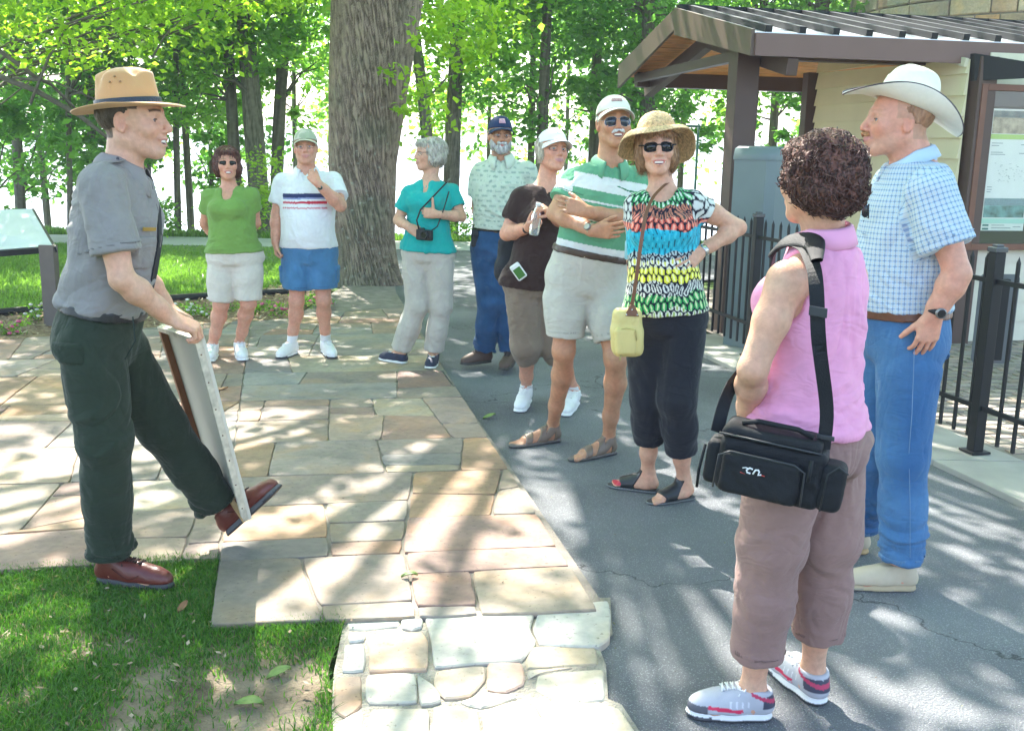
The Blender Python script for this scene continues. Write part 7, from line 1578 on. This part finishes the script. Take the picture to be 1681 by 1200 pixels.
    # sunglasses hanging from the shirt front
    a = P(1418, 330, 3.84-.06); r = root('sunglasses', a, 'dark sunglasses hooked on the checked shirt front', 'sunglasses'); m = MB(); m.tube([a+V(0, 0, .03), a+V(-.012, -.02, .0), a+V(-.01, -.03, -.05), a+V(.012, -.03, -.06), a+V(.012, -.02, -.01)], .0028, 6); m.build('frame', M_BLKM, r, smooth=True); MB().ball(a+V(0, -.028, -.035), (.014, .004, .024), 10).build('lens', M_LENS, r, smooth=True)
    m = MB()
    for t in (.80, .66, .52): m.ball(p.H+p.up*p.L*t+p.fr*(.165)+p.side*-.02, .006, 8)
    m.build('shirt_buttons', mat('blue_button', (.06, .08, .14), .3), p.root, smooth=True); return p
# ================================================================= woman in green
def green_woman():
    p = Person('woman in green v-neck top, cream shorts and sunglasses with hands behind her back', GRP, (-2.10, 7.75, 0), 7.75, -88, (385, 418, 0), (376, 307, 0), (373, 269, -.02, -72, 2, 0),
               {'R': (344, 319, 0), 'L': (411, 317, 0)}, {'R': (336, 368, .07), 'L': (420, 366, .07)}, {'R': (368, 402, .17), 'L': (392, 400, .19)}, {'R': (363, 499, 0), 'L': (408, 497, 0)},
               {'R': (352, 583), 'L': (392, 580)}, {'R': (341, 596), 'L': (401, 594)}, fem=True, kx=1.12, ky=1.15, belly=.025, headsc=.98, mouth='smile', fine=.006, coarse=.012, leg=.98, arm=1.1)
    p.body(bust=1.1); h = p.head
    for k, s in (('R', 1), ('L', -1)): hand(p.B, p.wr[k], V(s*.8, .1, -.3), V(0, 1, 0), V(0, 0, 1), .93, (.4,)*4)
    p.out(p.B, 'body', M_SKIN, lambda v: skin_color(v, h, SK['pink'], lips=(.5, .14, .14))); teeth(h, p.root, .02, -.064, .004)
    Q = p.pants(waist=.12, hem=.93, rthigh=.108, rk=.098, rh=.096, ease=.016); p.out(Q, 'shorts', M_CLOTH, flat((.62, .57, .50)), disp=folds(.004, 9, (1, 1, .6), 3))
    S = p.shirt(ease=.012, low=.022, slv=.55, slr=.020, slend=.068, hem=.04, bust=1.1, neck='v', vdepth=.12); p.out(S, 'top', M_CLOTH, flat((.17, .30, .07)), disp=folds(.005, 9, (.8, .8, 1.4), 3))
    hr = hair(p, [((0, -.025, .035), (.096, .112, .098)), ((-.07, -.005, -.03), (.034, .055, .06)), ((.07, -.005, -.03), (.034, .055, .06)), ((0, -.06, -.02), (.088, .07, .075)), ((0, .06, .082), (.062, .04, .028))], [((0, .09, -.03), (.062, .075, .098)), ((0, -.0, -.16), (.12, .14, .072))], (.055, .018, .013), amp=.006, col2=(.14, .05, .035))
    strands(p, hr, 1300, 0.05, 0.0014, (.10, .035, .025))
    glasses(p, (.028, .015, .013), thin=.002, name='sunglasses')
    for k in 'RL': shoe(p, k, 'sneaker', cols=dict(base=(.74, .74, .74), sole=(.74, .74, .74), lace=(.75, .75, .75)))
    return p
# ================================================================= man in the white polo
def polo_man():
    p = Person('heavy man in white polo with navy and red chest stripes, hand on chin', GRP, (-1.62, 7.92, 0), 7.92, -88, (508, 412, 0), (503, 280, 0), (502, 243, -.03, -82, 4, 2),
               {'R': (465, 297, 0), 'L': (545, 295, 0)}, {'R': (455, 352, .0), 'L': (559, 338, -.16)}, {'R': (452, 398, -.05), 'L': (521, 300, -.27)}, {'R': (487, 494, 0), 'L': (531, 493, 0)},
               {'R': (486, 580), 'L': (532, 577)}, {'R': (456, 590), 'L': (549, 590)}, kx=1.16, ky=1.2, belly=.06, headsc=1.04, fine=.006, coarse=.012, arm=1.15, leg=.95)
    p.body(); h = p.head
    hand(p.B, p.wr['R'], V(.1, -.1, -1), V(.9, .1, 0), V(0, -1, 0), 1.0, (.9, .95, 1., 1.)); hand(p.B, p.wr['L'], nrm(P(502, 278, 7.72)-p.wr['L']), V(-.1, 1, .1), V(.3, 0, 1), .98, (.5, .5, .55, .6), thumb=(.4, .3))
    p.out(p.B, 'body', M_SKIN, lambda v: skin_color(v, h, SK['pink'], brow=(.4, .36, .32), brow_s=.3)); eyes(h, p.root)
    Q = p.pants(waist=.12, hem=.74, rthigh=.122, rk=.112, rh=.108, ease=.018); o = p.out(Q, 'denim_shorts', M_DENIM, flat((.07, .20, .38), .15), disp=folds(.004, 9, (1, 1, .6), 3))
    m = MB()
    for k, s in (('R', 1), ('L', -1)):
        q = p.hip[k]+(p.kn[k]-p.hip[k])*.45+p.side*s*.112; p.patch(Q, q, np.stack([p.up, p.side, p.fr], 1), (.06, .05, .062), .009, 'cargo_pocket', M_DENIM, flat((.062, .185, .355), .15), o); p.patch(Q, q+p.up*.05, np.stack([p.up, p.side, p.fr], 1), (.022, .05, .066), .014, 'pocket_flap', M_DENIM, flat((.06, .18, .34), .15), o)
    p.hemline(Q, p.hems, (.05, .14, .27), o)
    S = p.shirt(ease=.020, low=.012, slv=.66, slr=.028, slend=.085, hem=.055, neck='collar', vdepth=.06)
    def cf(v):
        t = p.tt(v); c = np.tile((.74, .74, .76), (len(v), 1)); s = np.abs((v-p.H)@p.side) < .165
        c[(t > .675) & (t < .725) & s] = (.03, .04, .12); c[(t > .655) & (t < .675) & s] = (.25, .28, .5); c[(t > .60) & (t < .63) & s] = (.50, .02, .05); c[(t > .545) & (t < .556) & s] = (.55, .10, .14); return c
    p.out(S, 'polo_shirt', M_CLOTH, cf, disp=folds(.005, 7, (1, 1, .8), 5)); p.collar((.74, .74, .76), gap=.42, h=.034, point=.04)
    cap(p, (.48, .47, .36), tilt=4, z0=.046, bill=(.45, .46, .34), colf=lambda l: np.where((noise(l*38, 3) > .1)[:, None], (.52, .50, .40), (.36, .40, .28))); glasses(p, (.026, .015, .014), m_l=M_CLEAR, m_f=mat('wire', (.15, .13, .1), .3, metal=.5), thin=.0014)
    hair(p, [((0, -.03, .02), (.082, .084, .05))], [((0, .08, .02), (.12, .085, .12)), ((0, -.02, -.05), (.12, .12, .035))], (.20, .16, .13), amp=.002)
    for k in 'RL': shoe(p, k, 'sneaker', cols=dict(base=(.76, .76, .76), sole=(.74, .74, .74), outsole=(.02, .02, .03), lace=(.76, .76, .76), oz=.012)); socks(p, k)
    watch(p, 'L', (.02, .02, .02), (.05, .08, .07), .88, .031, side=V(-.2, -1, 0)); return p
def socks(p, k, z1=.075):
    c = p.an[k]; a = np.linspace(0, 2*math.pi, 24, endpoint=False); K = nrm(p.kn[k]-c)
    A = np.stack([c+K*z+np.outer(np.cos(a), V(1, 0, 0))*r_+np.outer(np.sin(a), V(0, 1, 0))*r_ for z, r_ in ((-.03, .040), (.01, .040), (z1-.01, .041), (z1, .042), (z1+.001, .036))]); MB().grid(A, close=True).build('sock', mat('white_sock', (.70, .70, .70), .9, var=.04, bump=.3, bscale=300), p.root, smooth=True)
# ================================================================= woman in teal
def teal_woman():
    p = Person('grey haired woman in teal top and pale trousers with small camera at her waist', GRP, (-.66, 7.66, 0), 7.66, -108, (702, 412, 0), (707, 293, 0), (706, 253, -.01, -158, 0, 0),
               {'R': (673, 314, -.03), 'L': (741, 313, .03)}, {'R': (654, 362, -.01), 'L': (757, 356, -.02)}, {'R': (671, 373, -.17), 'L': (716, 352, -.20)}, {'R': (686, 500, 0), 'L': (724, 502, 0)},
               {'R': (667, 597), 'L': (713, 594)}, {'R': (625, 590), 'L': (706, 607)}, fem=True, kx=1.06, ky=1.1, belly=.02, headsc=.98, fine=.006, coarse=.012, arm=1.1)
    p.body(bust=1.); h = p.head
    hand(p.B, p.wr['L'], V(-.95, .05, .1), V(0, 1, 0), V(0, 0, 1), .93, (1.1, 1.1, 1.15, 1.2), thumb=(1.45, -.1), tcurl=.05); hand(p.B, p.wr['R'], V(.7, -.1, -.4), V(.2, .8, -.5), V(0, -.5, .7), .93, (.7, .7, .75, .8))
    p.out(p.B, 'body', M_SKIN, lambda v: skin_color(v, h, SK['light'], brow_s=.2)); eyes(h, p.root)
    Q = p.pants(waist=.12, hem=1.93, rthigh=.104, rk=.076, rh=.074, ease=.014); p.out(Q, 'trousers', M_CLOTH, flat((.50, .46, .40)), disp=folds(.006, 6, (1, 1, .35), 3))
    S = p.shirt(ease=.012, low=.024, slv=.60, slr=.022, slend=.068, hem=.0, bust=1., neck='v', vdepth=.10); p.out(S, 'top', M_CLOTH, flat((.012, .36, .34)), disp=folds(.006, 7, (1, 1, .8), 3))
    hr = hair(p, [((0, -.025, .035), (.090, .106, .088)), ((-.066, -.012, -.02), (.026, .045, .055)), ((.066, -.012, -.02), (.026, .045, .055)), ((0, -.065, -.015), (.08, .055, .07)), ((0, .055, .075), (.062, .045, .03))], [((0, .095, -.035), (.058, .075, .098)), ((0, -.0, -.155), (.12, .14, .075))], (.30, .27, .23), amp=.006, col2=(.58, .54, .47))
    strands(p, hr, 1300, 0.05, 0.0014, (.48, .44, .37))
    glasses(p, (.026, .013, .012), m_l=M_CLEAR, m_f=mat('wire_dark', (.05, .04, .04), .3), thin=.0016)
    for k in 'RL': shoe(p, k, 'canvas', cols=dict(base=(.018, .025, .055), sole=(.70, .70, .68), lace=(.7, .7, .7)))
    # camera on its strap
    cc = P(697, 386, 7.66-.20); r = root('camera', cc, 'small black camera hanging in front of the teal top', 'camera'); MB().box(cc, p.side*.060, p.fr*.022, V(0, 0, .038)).build('camera_body', mat('camera_black', (.012, .012, .014), .4), r, bevel=.008)
    m = MB(); a = np.linspace(0, 2*math.pi, 24, endpoint=False); rg_ = lambda q, rr: cc+p.side*-.008+p.fr*q+np.outer(np.cos(a), p.side)*rr+np.outer(np.sin(a), V(0, 0, 1))*rr; m.grid(np.stack([rg_(.02, .030), rg_(.045, .030), rg_(.048, .026), rg_(.042, .020)]), close=True); m.build('lens_barrel', MATS['camera_black'], r, smooth=True); m = MB(); m.add(rg_(.042, .021), [list(range(24))]); m.build('lens_glass', M_LENS, r)
    MB().box(cc+V(0, 0, .042)+p.side*.02, p.side*.018, p.fr*.016, V(0, 0, .008)).build('viewfinder', MATS['camera_black'], r, bevel=.004)
    st = MB(); f_ = lambda x, y, d_: P(x, y, 7.66+d_); st.tube([f_(688, 378, -.2), f_(684, 362, -.205), f_(690, 345, -.20), f_(712, 322, -.19), f_(733, 300, -.10), f_(738, 294, .0)], .006, 6); st.tube([f_(707, 380, -.19), f_(718, 372, -.19), f_(728, 345, -.19), f_(737, 315, -.12)], .005, 6); st.build('strap', MATS['camera_black'], r, smooth=True)
    watch(p, 'L', (.4, .36, .26), None, .92, .027, name='bracelet', mm=mat('brass', (.6, .38, .10), .3, metal=.6)); return p
# ================================================================= man in the navy cap
def navy_man():
    p = Person('grey bearded man in navy cap, pale green patterned shirt and jeans behind the women', GRP, (-.12, 7.68, 0), 7.68, -92, (815, 404, 0), (823, 260, 0), (821, 223, -.02, -80, 0, 0),
               {'R': (791, 281, 0), 'L': (866, 278, 0)}, {'R': (783, 335, .06), 'L': (884, 335, .06)}, {'R': (790, 378, .02), 'L': (872, 378, .0)}, {'R': (803, 494, 0), 'L': (830, 494, .03)},
               {'R': (806, 594), 'L': (840, 594)}, {'R': (757, 600), 'L': (826, 610)}, kx=1.02, ky=1.05, belly=.02, headsc=1.04, fine=.006, coarse=.012)
    p.body(); h = p.head
    for k, s in (('R', 1), ('L', -1)): hand(p.B, p.wr[k], V(s*.3, -.2, -1), V(s*.9, .1, 0), V(0, -1, 0), 1.0, (.4,)*4)
    p.out(p.B, 'body', M_SKIN, lambda v: skin_color(v, h, SK['tan'], brow=(.15, .13, .12), stub=.55, stubc=(.16, .15, .15))); eyes(h, p.root)
    Q = p.pants(waist=.22, hem=1.92, rthigh=.104, rk=.084, rh=.082, ease=.010); o = p.out(Q, 'jeans', M_DENIM, flat((.025, .075, .17), .25), disp=lambda v: folds(.004, 7, (1, 1, .5), 3)(v)+folds(.016, 8, (.5, .5, 1.8), 7)(v)*np.clip(1-(v[:, 2]-.08)/.30, 0, 1))
    c = p.H+p.up*p.L*.205; p.band(Q, c, p.up, .018, .009, 'belt', M_LEATHER, (.02, .016, .013), o); MB().ball(c+p.fr*.148, (.038, .008, .022), 14, np.stack([p.side, p.fr, p.up], 1)).build('belt_buckle', mat('brass_buckle', (.5, .33, .12), .3, metal=.8), o, smooth=True)
    S = p.shirt(ease=.022, slv=.74, slr=.03, slend=.085, hem=.20, neck='collar', vdepth=.06)
    def cf(v):
        c = np.tile((.52, .58, .48), (len(v), 1)); q = np.stack([arc(p, v)/.055+.5*(np.floor(p.tt(v)*p.L/.035) % 2), p.tt(v)*p.L/.035], 1); f_ = q % 1; m = ((np.abs(f_[:, 0]-.5)/.36)**2+((f_[:, 1]-.5)/.22)**2 < 1) & (noise(v*60, 3) > -.25); c[m] = (.30, .38, .32); return c
    p.out(S, 'patterned_shirt', M_CLOTH, cf, disp=folds(.006, 7, (1, 1, .7), 5)); p.collar((.54, .60, .50), gap=.36, point=.045)
    cap(p, (.012, .03, .09), bill=(.014, .03, .08), tilt=4, z0=.046, logo=((.55, .30, .38), .024, .022)); glasses(p, (.026, .014, .013), m_l=M_CLEAR, m_f=mat('wire_dark', (.05, .04, .04), .3), thin=.0014)
    hair(p, [((0, .075, -.088), (.044, .034, .040)), ((.05, .03, -.06), (.024, .042, .042)), ((-.05, .03, -.06), (.024, .042, .042)), ((0, .098, -.050), (.034, .016, .010))], [((0, .125, -.066), (.020, .03, .007)), ((0, .12, -.02), (.05, .05, .026))], (.28, .27, .26), amp=.005, name='beard', col2=(.55, .54, .52))
    hair(p, [((0, -.03, .02), (.082, .084, .05))], [((0, .08, .02), (.12, .085, .12)), ((0, -.02, -.05), (.12, .12, .035))], (.12, .11, .10), amp=.002)
    for k in 'RL': shoe(p, k, 'boot', cols=dict(base=(.10, .06, .045), sole=(.05, .045, .04), lace=(.04, .03, .03)))
    r = root('belt_pouch', P(779, 391, 7.6), 'black belt pouch on the navy capped man hip', 'pouch'); MB().box(P(780, 391, 7.62), V(.028, 0, 0), V(0, .03, 0), V(0, 0, .065)).build('pouch', mat('pouch_black', (.012, .012, .015), .6, bump=.3), r, bevel=.012)
    MB().box(P(780, 383, 7.585), V(.026, 0, 0), V(0, .006, 0), V(0, 0, .025)).build('flap', mat('pouch_black', (.012, .012, .015), .6, bump=.3), r, bevel=.006)
    return p
# ================================================================= woman in brown
def brown_woman():
    p = Person('woman in brown top and white visor holding a water bottle with both hands', GRP, (.22, 6.35, 0), 6.35, -66, (880, 462, 0), (896, 302, 0), (907, 249, -.02, -67, 9, -3),
               {'R': (858, 322, -.02), 'L': (932, 318, .08)}, {'R': (832, 384, -.03), 'L': (938, 382, .0)}, {'R': (868, 374, -.20), 'L': (905, 352, -.22)}, {'R': (864, 565, 0), 'L': (906, 565, .06)},
               {'R': (866, 656), 'L': (945, 660)}, {'R': (850, 679), 'L': (926, 686)}, fem=True, kx=1.10, ky=1.2, belly=.035, headsc=1.02, fine=.0055, coarse=.012, arm=1.25, footz=-.035, leg=1.0)
    p.body(bust=1.3); h = p.head
    bt = P(880, 352, 6.35-.27); bb = P(876, 386, 6.35-.26); bt0 = P(884, 335, 6.35-.27)
    hand(p.B, p.wr['R'], nrm(P(884, 366, 6.35-.29)-p.wr['R']), V(.1, .5, .7), V(.2, -.3, .8), .93, (.9, .95, 1., 1.05), thumb=(.5, .6)); hand(p.B, p.wr['L'], nrm(P(889, 338, 6.35-.28)-p.wr['L']), V(-.4, .3, -.8), V(-.6, -.6, .2), .93, (.9, .95, 1., 1.05), thumb=(.5, .6))
    p.out(p.B, 'body', M_SKIN, lambda v: skin_color(v, h, SK['pink'], lips=(.42, .18, .18), brow_s=.2)); eyes(h, p.root)
    Q = p.pants(waist=.10, hem={'R': 1.27, 'L': 1.27}, rthigh=.112, rk=.088, rh=.070, ease=.016); p.out(Q, 'cropped_trousers', M_CLOTH, flat((.22, .17, .13)), disp=folds(.006, 7, (1, 1, .45), 3))
    S = p.shirt(ease=.012, low=.030, slv=.60, slr=.020, slend=.072, hem=-.06, bust=1.3, neck='v', vdepth=.09, openr=.012); p.out(S, 'top', M_CLOTH, flat((.040, .022, .020)), disp=folds(.006, 7, (1, 1, .8), 3))
    hr = hair(p, [((0, -.03, .032), (.086, .098, .085)), ((-.066, -.005, -.015), (.022, .035, .045)), ((.066, -.005, -.015), (.022, .035, .045))], [((0, .09, -.03), (.064, .075, .105)), ((0, -.0, -.15), (.12, .14, .085))], (.34, .29, .22), amp=.005, col2=(.62, .56, .46))
    strands(p, hr, 900, 0.04, 0.0014, (.50, .44, .35))
    cap(p, (.76, .76, .77), bill=(.77, .77, .78), visor=False, tilt=2, z0=.046, logo=((.5, .5, .55), .012, .006)); glasses(p, (.026, .014, .013), m_l=M_CLEAR, m_f=mat('wire_dark', (.05, .04, .04), .3), thin=.0014)
    for k in 'RL': shoe(p, k, 'sneaker', cols=dict(base=(.76, .76, .77), sole=(.75, .75, .75), lace=(.76, .76, .76))); socks(p, k, .06)
    # bottle, device, shoulder bag
    ax = nrm(bt0-bb); s1 = nrm(np.cross(ax, V(0, 1, 0))); s2 = np.cross(s1, ax); a = np.linspace(0, 2*math.pi, 20, endpoint=False); L = np.linalg.norm(bt0-bb); r = root('water_bottle', bb, 'clear plastic water bottle held by the woman in brown', 'bottle')
    prof = [(0, .0), (0, .028), (.01, .031), (L*.3, .031), (L*.33, .029), (L*.36, .031), (L*.62, .031), (L*.82, .020), (L*.9, .013), (L*.96, .013)]; MB().grid(np.stack([bb+ax*z+(np.outer(np.cos(a), s1)+np.outer(np.sin(a), s2))*r_ for z, r_ in prof]), close=True).build('bottle', mat('bottle_plastic', (.75, .82, .86), .08, var=0, trans=.85), r, smooth=True)
    MB().tube([bb+ax*L*.93, bb+ax*L*1.04], .015, 14).build('bottle_cap', M_WHITEP, r, smooth=True)
    c = P(851, 446, 6.35-.20); r = root('handheld_device', c, 'white handheld device with green screen hanging at the brown top hem', 'device'); e1 = nrm(V(.75, 0, .55)); e2 = nrm(V(-.55, 0, .75)); MB().box(c, e1*.032, V(0, .012, 0), e2*.052).build('case', M_WHITEP, r, bevel=.010); MB().box(c+V(0, -.0125, 0)-e2*.008, e1*.024, V(0, .001, 0), e2*.033).build('screen', mat('green_screen', (.06, .16, .04), .15), r)
    r = root('handbag', P(838, 420, 6.55), 'soft black bag behind the woman in brown', 'bag'); g = Grid(P(838, 420, 6.60)-.3, P(838, 420, 6.60)+.3, .009, .009); F = Fd(g); F.ell(P(838, 418, 6.62), (.085, .07, .155), None, 0); F.ell(P(830, 445, 6.60), (.075, .06, .09), None, .03); fk = type('o', (), {'root': r})(); Person.out(fk, F, 'bag_body', mat('soft_black', (.014, .015, .02), .7, bump=.4, bscale=60), None, disp=folds(.008, 10, (1, 1, .5), 2))
    m = MB(); m.tube([P(838, 390, 6.6), P(850, 350, 6.45), P(862, 312, 6.34), P(866, 304, 6.40)], .009, 6); m.build('bag_strap', MATS['soft_black'], r, smooth=True)
    watch(p, 'R', (.02, .02, .02), None, .90, .030, name='wristband'); return p
def purse():
    c = P(1030, 545, 4.52); r = root('purse', c, 'pale yellow purse hanging on a brown strap beside the patterned top', 'purse'); ym = mat('yellow_leather', (.62, .52, .20), .45, var=.07, vscale=12, bump=.25, bscale=120); g = Grid(c-.2, c+.2, .0045, .0045); fk = type('o', (), {'root': r})(); X_ = nrm(V(1, .15, .05)); M = np.stack([X_, nrm(np.cross(V(0, 0, 1), X_)), V(0, 0, 1)], 1)
    F = Fd(g); F.box(c, (.066, .034, .108), M, .034, 0); F.box(c+V(0, 0, -.035), (.070, .038, .070), M, .036, .02); Person.out(fk, F, 'purse_body', ym, None, disp=folds(.002, 14, (1, 1, 1), 2))
    F = Fd(g); F.box(c+V(-.012, -.040, -.035), (.046, .016, .060), M, .015, 0); Person.out(fk, F, 'front_pocket', ym, None, disp=folds(.0015, 14, (1, 1, 1), 2))
    m = MB(); m.tube([c+V(-.058, -.044, -.03), c+V(-.055, -.050, .015), c+V(-.012, -.058, .026), c+V(.030, -.052, .018), c+V(.036, -.046, -.03)], .0022, 6); m.tube([c+V(-.03, -.038, -.09), c+V(-.032, -.046, -.12)], .004, 6); m.build('piping', mat('yellow_dark', (.42, .34, .12), .5), r, smooth=True)
    br = mat('strap_brown', (.17, .075, .035), .45, var=.1); m = MB(); m.hexa([c+V(-.020, -.038, .075), c+V(.045, -.036, .075), c+V(.045, -.03, .075), c+V(-.020, -.03, .075), c+V(.002, -.030, .125), c+V(.024, -.028, .125), c+V(.024, -.02, .125), c+V(.002, -.02, .125)]); m.build('strap_tab', br, r, bevel=.003)
    m = MB(); 
    for q in ((-.012, -.040, .083), (.036, -.038, .083), (.012, -.036, .105)): m.ball(c+V(*q), .004, 8)
    m.build('rivets', M_MET, r, smooth=True)
    st = [c+V(.012, -.02, .12), P(1043, 470, 4.50), P(1052, 400, 4.49), P(1060, 350, 4.53), P(1072, 322, 4.58), P(1095, 300, 4.66), P(1108, 296, 4.78)]; st = np.array(st); k = np.linspace(0, 6, 37); Pp = np.stack([np.interp(k, range(7), st[:, i]) for i in range(3)], 1)
    for _ in range(6): Pp[1:-1] = .5*Pp[1:-1]+.25*(Pp[2:]+Pp[:-2])
    A = np.stack([Pp+V(-.008, -.001, 0), Pp+V(.008, -.001, 0), Pp+V(.008, .002, 0), Pp+V(-.008, .002, 0)], 1); MB().grid(A, close=True).build('strap', br, r)
    c = P(1034, 410, 4.78); r = root('blue_bottle', c, 'small pale blue flask showing between striped polo and patterned top', 'flask'); MB().tube([c-V(0, 0, .045), c-V(0, 0, .04), c+V(0, 0, .035), c+V(0, 0, .045)], [.020, .024, .024, .018], 14).build('flask', mat('aqua_plastic', (.22, .45, .52), .3), r, smooth=True); MB().tube([c-V(0, 0, .075), c-V(0, 0, .05)], .010, 8).build('cap', M_BLKM, r, smooth=True)
for nm, fn in (('striped', striped_man), ('straw', straw_woman), ('purse', purse), ('ranger', ranger), ('pink', pink_woman), ('cowboy', cowboy), ('green', green_woman), ('polo', polo_man), ('teal', teal_woman), ('navy', navy_man), ('brown', brown_woman)):
    fn()
